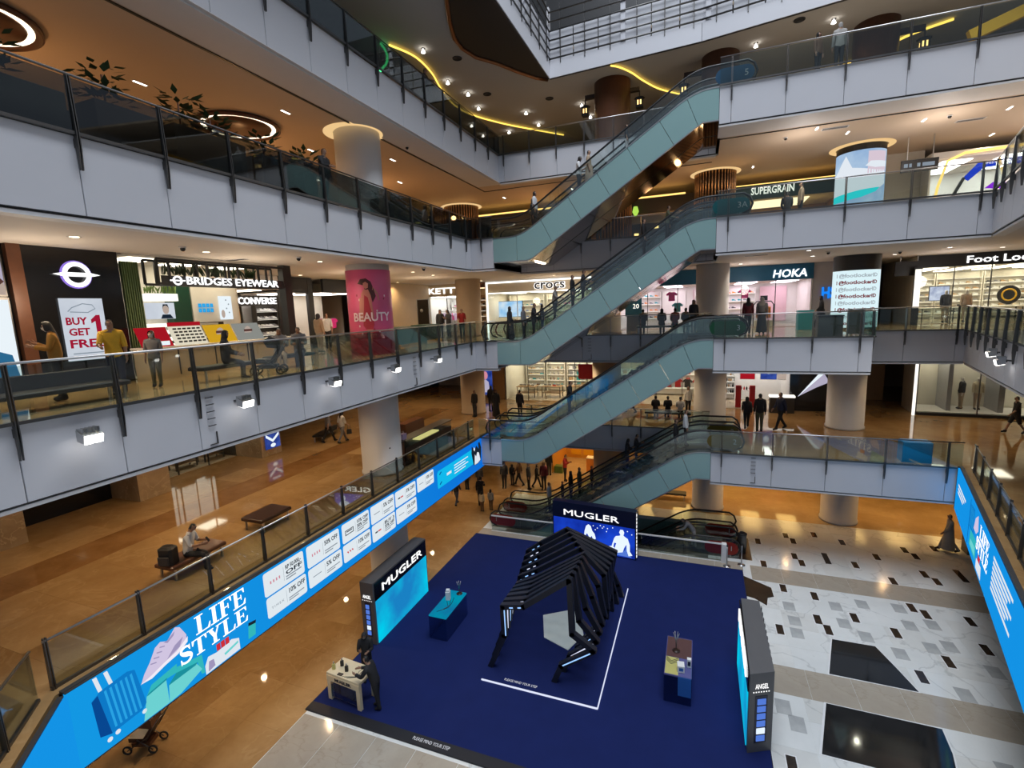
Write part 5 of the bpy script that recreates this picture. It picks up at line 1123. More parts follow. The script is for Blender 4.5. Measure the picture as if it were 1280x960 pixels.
t = thing('rail_stand', 'black arched clothes rail with orange jacket in the running shop', 'rail', s.at(8.6, 1.0, 0.02)); ob('arch', MB().tube([(-0.55, 0, 0), (-0.55, 0, 1.3), (-0.4, 0, 1.5), (0.4, 0, 1.5), (0.55, 0, 1.3), (0.55, 0, 0)], 0.035, 6).mesh('arch', 'black'), t); ob('topper', MB().box(-0.2, 0.2, -0.05, 0.05, 1.55, 1.85).mesh('topper', 'black'), t); ob('garment', MB().bbox(-0.4, 0.4, -0.15, 0.15, 0.5, 1.2, 0.05).mesh('garment', 'g_orange'), t); ob('base_box', MB().box(-0.5, 0.5, -0.2, 0.2, 0.0, 0.35).mesh('base_box', 'g_cream'), t)
tag(ob('plinth', MB().bbox(-0.35, 0.35, -0.3, 0.3, 0, 1.0, 0.01).mesh('plinth', 'g_teal'), None, (5.1, 29.7, L3)), 'teal plinth standing before the running shop window', 'plinth')
t = thing('advert_stand', 'blue advert stand with the number 20 beside the tan column behind the escalators', 'sign', (-3.9, 31.6, L3)); ob('panel', MB().box(-0.5, 0.5, -0.05, 0.05, 0.9, 2.3).mesh('panel', 'header_teal'), t); ob('foot', MB().box(-0.4, 0.4, -0.15, 0.15, 0, 0.9).mesh('foot', 'dark_steel'), t); words('20', t, (0.15, -0.06, 1.5), 0.4, 'sign_soft', ext=0.005)
# grey wall with blue letters, corridor
struct('wall_grey', MB().box(6.0, 8.6, 33.0, 33.2, L3, ZC[L3]), ['shop_grey'], 'plain grey wall with blue letters right of the running shop')
glow('letter_blue', (0.01, 0.22, 0.85), 1.1)
t = thing('wall_letters', 'blue letters on the grey wall beside the white screen column', 'sign', (6.45, 32.97, L3 + 1.85)); words('HS', t, (0.32, -0.02, 0), 0.85, 'letter_blue', 0.70, ext=0.03, bold=0.03)
t = thing('hanging_sign', 'dark hanging direction sign left of the big shoe shop', 'sign', (10.3, 32.6, L3 + 2.6)); ob('board', MB().box(-0.6, 0.6, -0.05, 0.05, 0, 0.75).mesh('board', 'black'), t); ob('hanger', MB().box(-0.4, -0.36, -0.02, 0.02, 0.75, 1.1).box(0.36, 0.4, -0.02, 0.02, 0.75, 1.1).mesh('hanger', 'steel'), t)
struct('wall_corridor', MB().box(8.6, 10.8, 40, 40.2, L3, ZC[L3]), ['shop_grey'], 'dim wall at the end of the corridor left of the big shoe shop')
# big shoe shop on the right
s = Shop('big bright shoe shop with black header and glowing letters, right side of third level', 10.9, 33.0, L3, math.radians(-3), 7.5, H3, 6.5, 'shop_cream', 'light_cream', 'black', 0.62, panes=5, lights=4)
words('Foot Locker', s.t, (3.55, -0.13, 3.27), 0.5, 'sign_glow', 3.3, ext=0.02, bold=0.006)
for k, a in enumerate((0.3, 2.6, 4.9)):
    s.shelf(a, a + 2.2, 6.05, [0.4, 0.75, 1.1, 1.45, 1.8, 2.15, 2.5], 'cream wall of shoe shelves in the big shoe shop, %s bay' % ('left', 'middle', 'right')[k], 'shop_cream'); fill(s, 'shoe', a + 0.1, a + 2.1, 6, 6.15, [0.4, 0.75, 1.1, 1.45, 1.8, 2.15], ['g_white', 'g_white', 'g_tan', 'g_grey', 'g_black', 'g_cream'], 'shoe in the %s bay, big shoe shop' % ('left', 'middle', 'right')[k], 'shoes in the big shoe shop')
tv(s, 2.0, 3.5, 1.2, 0.9, 0.8, 'tv_white', 'small bright screen inside the big shoe shop')
t = thing('cardboard_mascot', 'round black and yellow emblem board hanging in the big shoe shop', 'sign', s.at(4.6, 2.2, 1.4)); ob('board', MB().lathe([(0.5, 0), (0.5, 0.05)], 24).mesh('board', 'g_black'), t, (0, 0, 0), 0, PI / 2); ob('ring', MB().lathe([(0.34, 0.051), (0.34, 0.06), (0.26, 0.06), (0.26, 0.051)], 24, cap=False).mesh('ring', 'yellow'), t, (0, 0, 0), 0, PI / 2)
gondola(s, 0.7, 1.6, 1.5, 0.8, 0.8, 'low display table at the left of the big shoe shop', 'shop_cream'); gondola(s, 3.4, 1.4, 1.6, 0.8, 0.8, 'low display table in the middle of the big shoe shop', 'shop_cream')
t = thing('lightbox', 'narrow lit vertical sign beside the dark corridor, third level', 'sign', (10.62, 32.2, L3 + 0.9)); ob('panel', MB().box(-0.12, 0.12, -0.05, 0.05, 0, 2.0).mesh('panel', 'sign_soft'), t); ob('frame', MB().box(-0.15, 0.15, 0.05, 0.1, -0.9, 2.1).mesh('frame', 'black'), t)
# screen columns
glow('screen_pale', (0.72, 0.90, 0.95), 1.0); glow('sneaker_sky', (0.32, 0.50, 0.78), 0.85, (0.55, 0.72, 0.9), 0.8); glow('sneaker_white', (0.80, 0.86, 0.93), 0.95); glow('sneaker_sole', (0.02, 0.75, 0.80), 1.0); glow('sneaker_pink', (0.75, 0.62, 0.72), 0.9)
def arc_panel(r, a0, a1, z0, z1, m, nm, n=24, th=0.02):
    p = [((r + th) * math.cos(a0 + (a1 - a0) * i / n), (r + th) * math.sin(a0 + (a1 - a0) * i / n)) for i in range(n + 1)] + [(r * math.cos(a1 - (a1 - a0) * i / n), r * math.sin(a1 - (a1 - a0) * i / n)) for i in range(n + 1)]
    return MB().prism(p, z0, z1).mesh(nm, m)
def bent(par, nm, poly, m, r, ang, zoff=0.0, layer=0):
    "a flat print wrapped onto a column: x is the arc length from the angle ang, z the height"
    mb = MB(); n = len(poly)
    cx = sum(p[0] for p in poly) / n; cz = sum(p[1] for p in poly) / n
    me = bpy.data.meshes.new('tmp'); b = bmesh.new()
    vs = [b.verts.new((x, 0, z)) for x, z in poly]; f = b.faces.new(vs)
    xs_ = [p[0] for p in poly]; x = min(xs_) + 0.12
    while x < max(xs_):
        g = b.verts[:] + b.edges[:] + b.faces[:]; bmesh.ops.bisect_plane(b, geom=g, plane_co=(x, 0, 0), plane_no=(1, 0, 0)); x += 0.12
    rr = r + 0.006 + layer * 0.006
    for v in b.verts:
        a = ang + v.co.x / r; z = v.co.z; v.co = (rr * math.cos(a), rr * math.sin(a), z + zoff)
    b.normal_update(); b.to_mesh(me); b.free(); me.name = nm; me.materials.append(MATS[m]); return ob(nm, me, par)
def bendwords(body, par, r, ang, z, size, m, width, bold=0.0, layer=1):
    o = words(body, par, (0, 0, z), size, m, width, ext=0.002, bold=bold); o['bend'] = r + 0.012 * layer; o['ang'] = ang; return o
fa = -PI / 2 - 0.25          # the side of the right columns that looks at the void and the camera
t = tag(ob('column', MB().lathe([(1.0, 0), (1.0, ZC[L4] - L4)], 48).mesh('column', 'shop_grey'), None, (7.15, 29.8, L4)), 'column carrying a curved screen with a pale trainer picture, fourth level', None, None, 'structure')
halo(7.15, 29.8, ZC[L4] - 0.003, 1.05, 1.34, 'white halo of light round the top of the trainer screen column')
sc = ob('curved_screen', arc_panel(1.0, fa - 1.45, fa + 1.35, 0.15, 3.3, 'sneaker_sky', 'curved_screen'), t)
ob('top_band', arc_panel(1.0, fa - 1.5, fa + 1.4, 3.3, 3.62, 'black', 'top_band'), t)
for poly, m, ly in (([(-1.4, 0.5), (-1.4, 1.4), (-1.0, 1.7), (-0.6, 2.3), (-0.3, 1.7), (0.6, 1.5), (1.2, 1.5), (1.25, 0.9), (0.9, 0.7), (0.2, 0.6), (-0.6, 0.5)], 'sneaker_white', 3), ([(-1.4, 0.2), (-1.4, 0.5), (-0.6, 0.55), (0.2, 0.65), (0.9, 0.72), (0.7, 0.52), (0.1, 0.3), (-0.7, 0.2)], 'sneaker_sole', 4), ([(0.3, 2.2), (0.3, 3.2), (1.2, 3.2), (1.2, 2.3)], 'sneaker_pink', 3), ([(0.2, 1.7), (0.4, 1.9), (1.2, 1.9), (1.2, 1.65), (0.6, 1.6)], 'sneaker_white', 5)):
    bent(sc, 'picture_print', poly, m, 1.0, fa, 0.0 if m == 'sneaker_pink' else 0.85, ly)
t = tag(ob('column', MB().lathe([(0.98, 0), (0.98, ZC[L3] - L3)], 48).mesh('column', 'shop_grey'), None, (7.25, 29.7, L3)), 'column wrapped by a white screen with repeated red and grey handles, third level', None, None, 'structure')
sc = ob('curved_screen', arc_panel(0.98, fa - 1.4, fa + 1.4, 0.1, 2.88, 'screen_pale', 'curved_screen'), t)
ob('top_band', arc_panel(0.98, fa - 1.55, fa + 1.55, 2.88, 3.6, 'black', 'top_band'), t)
glow('print_maroon', (0.20, 0.01, 0.02), 0.8); glow('print_pale_grey', (0.42, 0.50, 0.55), 0.9)
for k in range(8): bendwords('I @footlockerID', sc, 0.98, fa + 0.05, 2.62 - k * 0.33, 0.24, 'print_maroon' if k % 2 else 'print_pale_grey', 1.9, 0.008, 3)
t = tag(ob('column', MB().lathe([(0.86, 0), (0.86, ZC[L3] - L3)], 48).mesh('column', 'column_paint'), None, (-12.85, 17.3, L3)), 'column wrapped in a pink beauty poster with a dancing woman, third level', None, None, 'structure')
mat('poster_pink', (0.66, 0.10, 0.24), 0.35, var=0.15, scale=0.8); mat('poster_red', (0.42, 0.03, 0.05), 0.4); mat('poster_deep', (0.34, 0.03, 0.06), 0.35, var=0.15); mat('poster_skin', (0.55, 0.20, 0.16), 0.4); mat('poster_hair', (0.07, 0.012, 0.010), 0.4); mat('poster_pale', (0.80, 0.62, 0.68), 0.4)
w_ = ob('poster_wrap', MB().lathe([(0.88, 0.0), (0.89, 0.01), (0.89, 3.38), (0.88, 3.40)], 48, cap=False).mesh('poster_wrap', 'poster_pink'), t)
pa = math.atan2(-17.3, 12.85) - 0.02
for poly, m, ly in (
    ([(-0.42, 2.85), (-0.30, 3.02), (-0.08, 3.05), (0.10, 2.92), (0.20, 2.60), (0.26, 2.35), (0.12, 2.10), (0.06, 2.40), (-0.02, 2.62), (-0.14, 2.60), (-0.2, 2.78)], 'poster_hair', 1),
    ([(-0.20, 2.86), (-0.10, 2.92), (0.0, 2.84), (-0.02, 2.68), (-0.12, 2.64), (-0.20, 2.72)], 'poster_skin', 2),
    ([(-0.34, 1.35), (-0.36, 1.9), (-0.30, 2.45), (-0.20, 2.62), (-0.02, 2.62), (0.06, 2.40), (0.10, 1.95), (0.14, 1.55), (0.10, 1.30), (-0.06, 1.22)], 'poster_skin', 1),
    ([(-0.30, 1.20), (-0.24, 1.8), (-0.18, 2.4), (-0.05, 2.3), (0.02, 1.9), (0.10, 1.5), (0.12, 1.22), (0.06, 1.05), (-0.20, 1.05)], 'poster_red', 2),
    ([(0.16, 2.72), (0.34, 2.50), (0.40, 2.20), (0.34, 2.18), (0.30, 2.42), (0.14, 2.60)], 'poster_skin', 1),
    ([(-0.38, 2.30), (-0.42, 1.75), (-0.40, 1.40), (-0.34, 1.42), (-0.34, 1.8), (-0.30, 2.3)], 'poster_skin', 2),
    ([(-0.18, 1.05), (-0.08, 0.60), (-0.04, 0.45), (0.02, 0.50), (0.02, 0.72), (0.06, 1.05)], 'poster_skin', 1),
    ([(0.06, 1.05), (0.10, 0.62), (0.14, 0.40), (0.18, 0.42), (0.16, 0.72), (0.14, 1.08)], 'poster_red', 1)): bent(w_, 'figure_print', poly, m, 0.89, pa, 0, ly)
for k in range(12): bent(w_, 'petal_print', circ(random.uniform(-0.75, 0.75), random.uniform(0.4, 2.4), 0.03, 0.05, 6), random.choice(['poster_hair', 'poster_deep', 'poster_pale']), 0.89, pa, 0, 1)
bendwords('BEAUTY', w_, 0.89, pa + 0.05, 1.52, 0.48, 'poster_pale', 1.55, 0.01, 3)
ob('lower_band', MB().lathe([(0.893, 0.0), (0.895, 0.01), (0.895, 0.95), (0.893, 0.96)], 48, cap=False).mesh('lower_band', 'poster_deep'), t)
# ---------------- third level, left side
HX = -15.3
struct('wall_left_shop', MB().box(HX - 0.25, HX, 7.2, 9.34, L3, ZC[L3]), ['gloss_black'], 'glossy black shop wall with a white ring emblem on the third level')
t = thing('wall_emblem', 'glowing white ring and bar emblem on the black shop wall', 'sign', (HX + 0.02, 8.27, L3 + 2.95), PI / 2)
glow('violet_glow', (0.35, 0.22, 0.85), 0.9)
ob('ring', MB().tube([(0.27 * math.cos(2 * PI * k / 24), -0.05, 0.27 * math.sin(2 * PI * k / 24)) for k in range(24)], 0.055, 6, closed=True).mesh('ring', 'sign_glow'), t); ob('bar', MB().prism([(-0.52, 0), (-0.3, 0.05), (0.3, 0.05), (0.52, 0), (0.3, -0.05), (-0.3, -0.05)], -0.09, -0.03, 'y').mesh('bar', 'sign_glow'), t); ob('glow_back', MB().tube([(0.31 * math.cos(2 * PI * k / 24), -0.01, 0.31 * math.sin(2 * PI * k / 24)) for k in range(24)], 0.05, 4, closed=True).mesh('glow_back', 'violet_glow'), t)
glow('poster_cool', (0.55, 0.60, 0.68), 0.95, (0.66, 0.71, 0.78), 1.2); glow('poster_crimson', (0.42, 0.01, 0.04), 0.8)
t = thing('sale_poster', 'lit pale poster with crimson sale lettering on the black shop wall', 'poster', (HX + 0.03, 7.78, L3 + 0.72), PI / 2)
ob('panel', MB().box(0, 0.98, -0.03, 0, 0, 1.62).mesh('panel', 'poster_cool'), t)
for tx, x, z, sz, wdt in (('BUY', 0.30, 1.02, 0.26, 0.48), ('GET', 0.34, 0.74, 0.26, 0.48), ('FREE', 0.49, 0.43, 0.30, 0.82)): words(tx, t, (x, -0.032, z), sz, 'poster_crimson', wdt, ext=0.003, bold=0.008)
words('T&C APPLY', t, (0.45, -0.032, 0.18), 0.06, 'print_grey', 0.7, ext=0.001) if False else pr(t, 'small_print', R(0.12, 0.17, 0.85, 0.20), 'print_grey', 8)
pr(t, 'numeral', [(0.74, 0.64), (0.86, 0.64), (0.86, 1.18), (0.77, 1.18), (0.64, 1.06), (0.64, 0.96), (0.74, 1.02)], 'poster_crimson', 8)
ob('spectacle_print', MB().tube([(0.15, -0.033, 1.28), (0.25, -0.033, 1.38), (0.5, -0.033, 1.48), (0.72, -0.033, 1.45), (0.78, -0.033, 1.35), (0.6, -0.033, 1.25), (0.2, -0.033, 1.27)], 0.012, 4).mesh('spectacle_print', 'print_grey'), t)
struct('trim_80', MB().box(HX - 0.3, HX + 0.06, 6.92, 7.19, L3, ZC[L3]), ['brown_wood'], 'brown pilaster between the black shop wall and the fashion posters')
struct('wall_left_dark', MB().box(HX - 0.3, HX - 0.1, 1.5, 6.92, L3, ZC[L3]), ['gloss_black'], 'dark shop wall carrying the fashion posters on the far left')
glow('poster_white', (0.82, 0.90, 0.95), 1.0); glow('poster_face', (0.50, 0.40, 0.34), 0.9); glow('poster_suit', (0.03, 0.17, 0.34), 0.8); glow('poster_shadow', (0.14, 0.06, 0.05), 0.7); glow('poster_lilac', (0.48, 0.44, 0.58), 0.9); glow('hair_blond', (0.42, 0.44, 0.42), 0.9)
t = thing('fashion_poster', 'large lit poster of a man in a blue suit on the far left', 'poster', (HX - 0.02, 4.75, L3 + 0.35), PI / 2)
ob('panel', MB().box(0, 2.06, -0.03, 0, 0, 1.95).mesh('panel', 'poster_white'), t); ob('frame', MB().box(-0.04, 2.1, 0, 0.03, -0.04, 2.0).mesh('frame', 'dark_steel'), t)
for poly, m, ly in (([(0.5, 0), (0.55, 0.55), (0.95, 0.85), (1.25, 0.6), (1.5, 0.85), (1.95, 0.65), (2.05, 0)], 'poster_suit', 8), ([(0.98, 0.8), (1.2, 0.1), (1.5, 0.85), (1.4, 1.0), (1.1, 1.0)], 'poster_white', 9), (circ(1.24, 1.28, 0.24, 0.34, 14), 'poster_face', 10), ([(0.98, 1.3), (1.0, 1.58), (1.2, 1.72), (1.42, 1.66), (1.52, 1.45), (1.46, 1.38), (1.3, 1.52), (1.1, 1.5)], 'hair_blond', 11), (R(1.13, 1.30, 1.19, 1.33), 'print_dark', 12), (R(1.30, 1.30, 1.36, 1.33), 'print_dark', 12), (R(1.18, 1.08, 1.30, 1.10), 'print_pink', 12)): pr(t, 'portrait_print', poly, m, ly)
t = thing('fashion_poster', 'smaller lit close up poster above the suited man poster', 'poster', (HX - 0.02, 5.2, L3 + 2.42), PI / 2)
ob('panel', MB().box(0, 1.6, -0.03, 0, 0, 0.95).mesh('panel', 'poster_lilac'), t); ob('frame', MB().box(-0.04, 1.64, 0, 0.03, -0.04, 1.0).mesh('frame', 'dark_steel'), t)
for poly, m, ly in (([(0.5, 0), (0.7, 0.5), (1.1, 0.72), (1.5, 0.55), (1.6, 0.2), (1.6, 0)], 'poster_face', 8), ([(0.4, 0.45), (0.9, 0.62), (1.3, 0.82), (1.0, 0.9), (0.5, 0.75)], 'poster_shadow', 9), ([(1.0, 0.2), (1.5, 0.42), (1.6, 0.3), (1.3, 0.05)], 'poster_shadow', 9)): pr(t, 'portrait_print', poly, m, ly)
# eyewear shop
s = Shop('eyewear shop with dark frame sign and cream inner wall left on the third level', HX, 9.5, L3, PI / 2, 5.5, H3, 2.6, 'shop_cream', 'light_cream', 'shop_cream', 0.0, glassy=False, side=False, lights=3)
s.box('inner_wall', 2.75, 3.45, 2.2, 2.56, 0, 3.05, 'dark_green'); s.box('inner_wall', 3.5, 5.4, 2.2, 2.56, 0, 3.05, 'shop_cream')
sign = thing('frame_sign', 'black framed hanging sign with white glowing shop letters and plants on top', 'sign', (HX + 0.25, 10.2, L3 + 2.78), PI / 2)
fr = MB()
for z in (0.0, 0.72):
    for y in (-0.05, 0.55): fr.bar((0, y, z), (4.75, y, z), 0.07)
for x in (0.0, 0.35, 1.25, 1.6, 2.4, 2.75, 3.6, 3.95, 4.75):
    for y in (-0.05, 0.55): fr.bar((x, y, 0), (x, y, 0.72), 0.06)
ob('frame', fr.mesh('frame', 'black'), sign); ob('board', MB().box(0.1, 4.7, -0.06, -0.02, -0.06, 0.24).mesh('board', 'black'), sign)
words('BRIDGES EYEWEAR', sign, (2.62, -0.09, 0.10), 0.34, 'sign_glow', 3.6, ext=0.015, bold=0.004)
ob('ring_logo', MB().tube([(0.55 + 0.12 * math.cos(2 * PI * k / 16), -0.09, 0.10 + 0.12 * math.sin(2 * PI * k / 16)) for k in range(16)], 0.03, 5, closed=True).mesh('ring_logo', 'sign_glow'), sign); ob('bar_logo', MB().box(0.32, 0.78, -0.11, -0.08, 0.08, 0.12).mesh('bar_logo', 'sign_glow'), sign)
struct('column', MB().box(HX, HX + 0.3, 15.0, 15.35, L3, ZC[L3]), ['black'], 'square black post at the right end of the eyewear shop')
def tuft(par, x, y, z, w, h, m='leaf', n=14, d=0.2):
    mb = MB()
    for k in range(n):
        a = random.uniform(0, 2 * PI); bx, by = x + random.uniform(0, w), y + random.uniform(-d / 2, d / 2); L_ = h * random.uniform(0.6, 1.1); lx, ly = math.cos(a) * L_ * 0.5, math.sin(a) * L_ * 0.5
        mb.flat([(bx - 0.02, by, z), (bx + 0.02, by, z), (bx + lx * 0.6 + 0.04, by + ly * 0.6, z + L_ * 0.7), (bx + lx, by + ly, z + L_)]); mb.flat([(bx, by - 0.02, z), (bx, by + 0.02, z), (bx + lx * 0.5, by + ly * 0.5 + 0.05, z + L_ * 0.6), (bx + lx, by + ly, z + L_)])
    o = ob('foliage', mb.mesh('foliage', m), par); o['kind'] = 'stuff'; return o
for x, w in ((0.35, 0.9), (1.6, 0.8), (2.75, 0.9)): tuft(sign, x, 0.25, 0.3, w, 0.35, 'leaf', 30)
for x, lab in ((-0.1, 'left'),):
    t = thing('slat_screen', 'row of slim green slats hanging at the edge of the eyewear shop', 'screen', (HX - 0.1, 9.42, L3 + 0.1), PI / 2)
    sl = MB().box(-0.012, 0.012, -0.05, 0.05, 0, 3.3).mesh('slat', mat('slat_green', (0.10, 0.16, 0.06), 0.5))
    for k in range(8): ob('slat', sl, t, (0.03 + k * 0.062, 0, 0))
t = thing('display_rack', 'white lit display rack with a portrait card inside the eyewear shop', 'rack', s.at(1.75, 2.0, 0.0), PI / 2)
ob('header_lamp', MB().box(0, 1.0, -0.15, 0.15, 2.35, 2.6).mesh('header_lamp', 'sign_soft'), t); ob('portrait_card', MB().box(0, 1.0, 0.1, 0.13, 1.75, 2.3).mesh('portrait_card', 'poster_cool'), t)
for k in range(4): ob('lit_shelf', MB().box(0, 1.0, -0.1, 0.15, 0.75 + k * 0.24, 0.88 + k * 0.24).mesh('lit_shelf', 'sign_soft'), t)
pr(t, 'portrait_print', circ(0.68, 2.06, 0.11, 0.15, 12), 'poster_face', -24); pr(t, 'portrait_print', [(0.48, 1.76), (0.55, 1.9), (0.82, 1.9), (0.92, 1.76)], 'print_dark', -24); pr(t, 'portrait_print', [(0.57, 2.10), (0.6, 2.25), (0.76, 2.25), (0.8, 2.1), (0.68, 2.17)], 'print_dark', -25)
tuft(t, 0, 0, 2.62, 1.0, 0.3, 'leaf_light', 24)
t = thing('wall_poster', 'white poster with small pictures on the cream eyewear wall', 'poster', s.at(4.55, 2.17, 1.65), PI / 2); ob('panel', MB().box(0, 0.55, -0.03, 0, 0, 0.9).mesh('panel', 'poster_white'), t); pr(t, 'portrait_print', circ(0.13, 0.22, 0.08, 0.16, 10), 'poster_face', 8); 
for k in range(4): pr(t, 'frame_print', circ(0.3 + 0.1 * (k % 2), 0.75 - k * 0.16, 0.03, 0.03, 8), 'print_grey', 8)
t = thing('wall_letters', 'small blue lettering on the cream eyewear wall', 'sign', s.at(3.65, 2.17, 1.95), PI / 2); words('ONE STOP', t, (0.3, -0.02, 0.12), 0.16, 'case_light', 0.62, ext=0.004, bold=0.006) if False else [pr(t, 'letter_print', R(0.05 + 0.16 * k, 0.0, 0.17 + 0.16 * k, 0.14), 'case_light', 2) for k in range(4)] + [pr(t, 'letter_print', R(0.05 + 0.16 * k, 0.18, 0.17 + 0.16 * k, 0.32), 'case_light', 2) for k in range(4)]
t = thing('shelf_rack', 'small dark shelf with white boxes on the cream eyewear wall', 'shelf', s.at(3.45, 1.9, 0.95), PI / 2); ob('frame', MB().box(0, 1.0, 0.0, 0.25, 0.0, 0.03).box(0, 1.0, 0, 0.25, 0.6, 0.63).box(0, .03, 0, .25, 0, .6).box(.97, 1, 0, .25, 0, .6).mesh('frame', 'dark_wood'), t)
for k in range(4): put('box', s.at(3.6 + k * 0.23, 2.0, 0.985), PI / 2, 'g_white', 'white box on the small dark eyewear shelf, %s from the left' % ORDN[k], 'white boxes on the dark shelf')
# eyewear counter with slanted display boards
t = thing('eyewear_counter', 'long white topped counter with slanted display boards before the eyewear shop', 'counter', (-14.35, 9.15, L3), PI / 2)
ob('top', MB().bbox(0, 5.4, 0, 0.7, 0.88, 0.94, 0.01).mesh('top', 'shop_cream'), t); ob('body', MB().box(0.05, 5.35, 0.05, 0.65, 0.0, 0.88).mesh('body', 'shop_tan'), t)
for k in range(4): ob('panel_line', MB().box(0.9 + k * 1.2, 0.93 + k * 1.2, 0.03, 0.05, 0.1, 0.86).mesh('panel_line', 'black'), t)
glow('board_red', (0.45, 0.01, 0.02), 0.8); glow('board_yellow', (0.75, 0.42, 0.02), 0.8); glow('board_grey', (0.35, 0.36, 0.33), 0.7); glow('board_white', (0.80, 0.74, 0.58), 0.9)
for k, (m, x0, x1) in enumerate((('board_red', 0.0, 0.85), ('board_white', 0.95, 1.95), ('board_yellow', 2.05, 3.0), ('board_grey', 3.1, 4.1))):
    b_ = ob('display_board', MB().prism([(0.08, 0.94), (0.38, 1.50), (0.44, 1.50), (0.16, 0.94)], x0, x1, 'x').mesh('display_board', m), t)
    if k == 1:
        for r_ in range(5):
            for c_ in range(6): ob('eyeglasses', MB().box(0, 0.1, -0.02, 0.0, 0, 0.05).mesh('eyeglasses', 'g_black'), b_, (x0 + 0.08 + c_ * 0.15, 0.115 + r_ * 0.053, 1.02 + r_ * 0.095))
        ob('top_strip', MB().box(x0, x1, 0.36, 0.42, 1.5, 1.62).mesh('top_strip', 'board_red'), b_)
    if k in (2, 3): ob('face_print', MB().prism([(x0 + 0.45 + 0.14 * math.cos(a * PI / 6), 1.22 + 0.18 * math.sin(a * PI / 6)) for a in range(12)], -0.01, 0.0, 'y').mesh('face_print', 'poster_face'), b_, (0, 0.22, 0)); ob('lens_print', MB().box(x0 + 0.3, x0 + 0.62, 0.20, 0.22, 1.22, 1.30).mesh('lens_print', 'poster_shadow'), b_)
    if k == 0: ob('white_print', MB().box(x0 + 0.1, x0 + 0.75, 0.10, 0.12, 0.98, 1.10).mesh('white_print', 'poster_white'), b_)
for k in range(6): put('frame', (-14.6, 12.4 + k * 0.27, L3 + 0.945), PI / 2, 'g_black', 'eyeglasses lying on the white topped counter, %s from the camera' % ORDN[k], 'eyeglasses on the counter')
# orange shelved shoe shop behind
s = Shop('shop with orange glowing shelves and white lettered sign behind the eyewear shop', -19.0, 15.4, L3, PI / 2, 3.0, H3, 3.0, 'shop_wood', 'light_cream', 'shop_white', 0.62, glassy=False, lights=2, side=False)
s.sign('CONVERSE', 1.75, 2.42, 0.42, 'sign_glow', 2.1, 0.008, -0.16); s.box('sign_board', 0.4, 2.95, -0.14, -0.10, 2.2, 2.66, 'black')
s.shelf(0.1, 1.4, 2.4, [0.4, 0.85, 1.3, 1.75], 'left orange shelf bay in the shop behind the eyewear shop', 'shop_amber'); s.shelf(1.5, 2.9, 2.4, [0.4, 0.85, 1.3, 1.75], 'right orange shelf bay in the shop behind the eyewear shop', 'shop_amber')
fill(s, 'shoe', 0.2, 2.8, 9, 2.5, [0.4, 0.85, 1.3, 1.75], ['g_white', 'g_black', 'g_orange', 'g_tan', 'g_red'], 'canvas shoe on the orange shelves', 'canvas shoes on orange shelves')
put('bag', s.at(0.95, 1.8, 1.2), PI / 2, 'g_red', 'large red bag hanging before the orange shelves', None).scale = (2.6, 2, 2.4)
s = Shop('black portal shop front with white goods, between orange shop and tan column', -19.0, 18.6, L3, PI / 2, 2.0, H3, 2.5, 'shop_grey', 'light_white', 'black', 0.75, glassy=False, framem='black', lights=1, side=False)
s.box('portal', -0.1, 0.3, -0.12, 0.06, 0, 3.5, 'black'); s.box('portal', 1.75, 2.1, -0.12, 0.06, 0, 3.5, 'black')
s.shelf(0.35, 1.7, 2.0, [0.4, 0.8, 1.2, 1.6, 2.0], 'dark shelf of white goods in the black portal shop', 'shop_dark', 0.3); fill(s, 'shoe', 0.4, 1.65, 5, 2.1, [0.4, 0.8, 1.2, 1.6, 2.0], ['g_white', 'g_white', 'g_grey'], 'shoe in the black portal shop', 'white shoes, black portal shop')
s = Shop('cream boutique front with black header left of the pink poster column', -19.0, 21.6, L3, PI / 2, 3.2, H3, 3.0, 'shop_cream', 'light_white', 'black', 0.7, glassy=False, lights=2, side=False)
fill(s, 'shirt', 0.5, 2.7, 4, 1.6, [0.9], ['g_red', 'g_pink', 'g_cream'], 'garment in the cream boutique', 'boutique garments')
struct('wall_left_deep', MB().box(-19.3, -19.05, 24.8, 33, L3, ZC[L3]), ['shop_tan'], 'tan wall deep on the left of the third level'); struct('wall_eyewear_side', MB().box(-19.0, -17.95, 15.1, 15.35, L3, ZC[L3]), ['shop_cream'], 'cream return wall between the eyewear shop and the orange shop')
# ---------------- second level shops
H2 = ZC[L2] - L2 - 0.02
s = Shop('bright accessory shop with wooden tables and red sign on the second level', -13.6, 34.0, L2, 0, 7.1, H2, 4.5, 'shop_cream', 'light_cream', 'black', 0.55, panes=4, gap=0.5, lights=4)
words('THE LITTLE THINGS', s.t, (3.4, -0.13, 3.25), 0.34, 'sign_soft', 4.6, ext=0.01) if False else [s.box('letter', 0.9 + k * 0.55, 1.3 + k * 0.55, -0.14, -0.10, 3.15, 3.38, 'sign_soft') for k in range(9)]
tag(ob('shop_banner', MB().box(0, 1.3, -0.02, 0.02, 0, 1.05).box(0.1, 0.13, -0.01, 0.01, 1.05, 1.93).box(1.17, 1.2, -0.01, 0.01, 1.05, 1.93).mesh('shop_banner', 'red'), None, (-7.95, 33.7, L2 + 1.72)), 'red hanging sign at the right end of the bright accessory shop', 'sign')
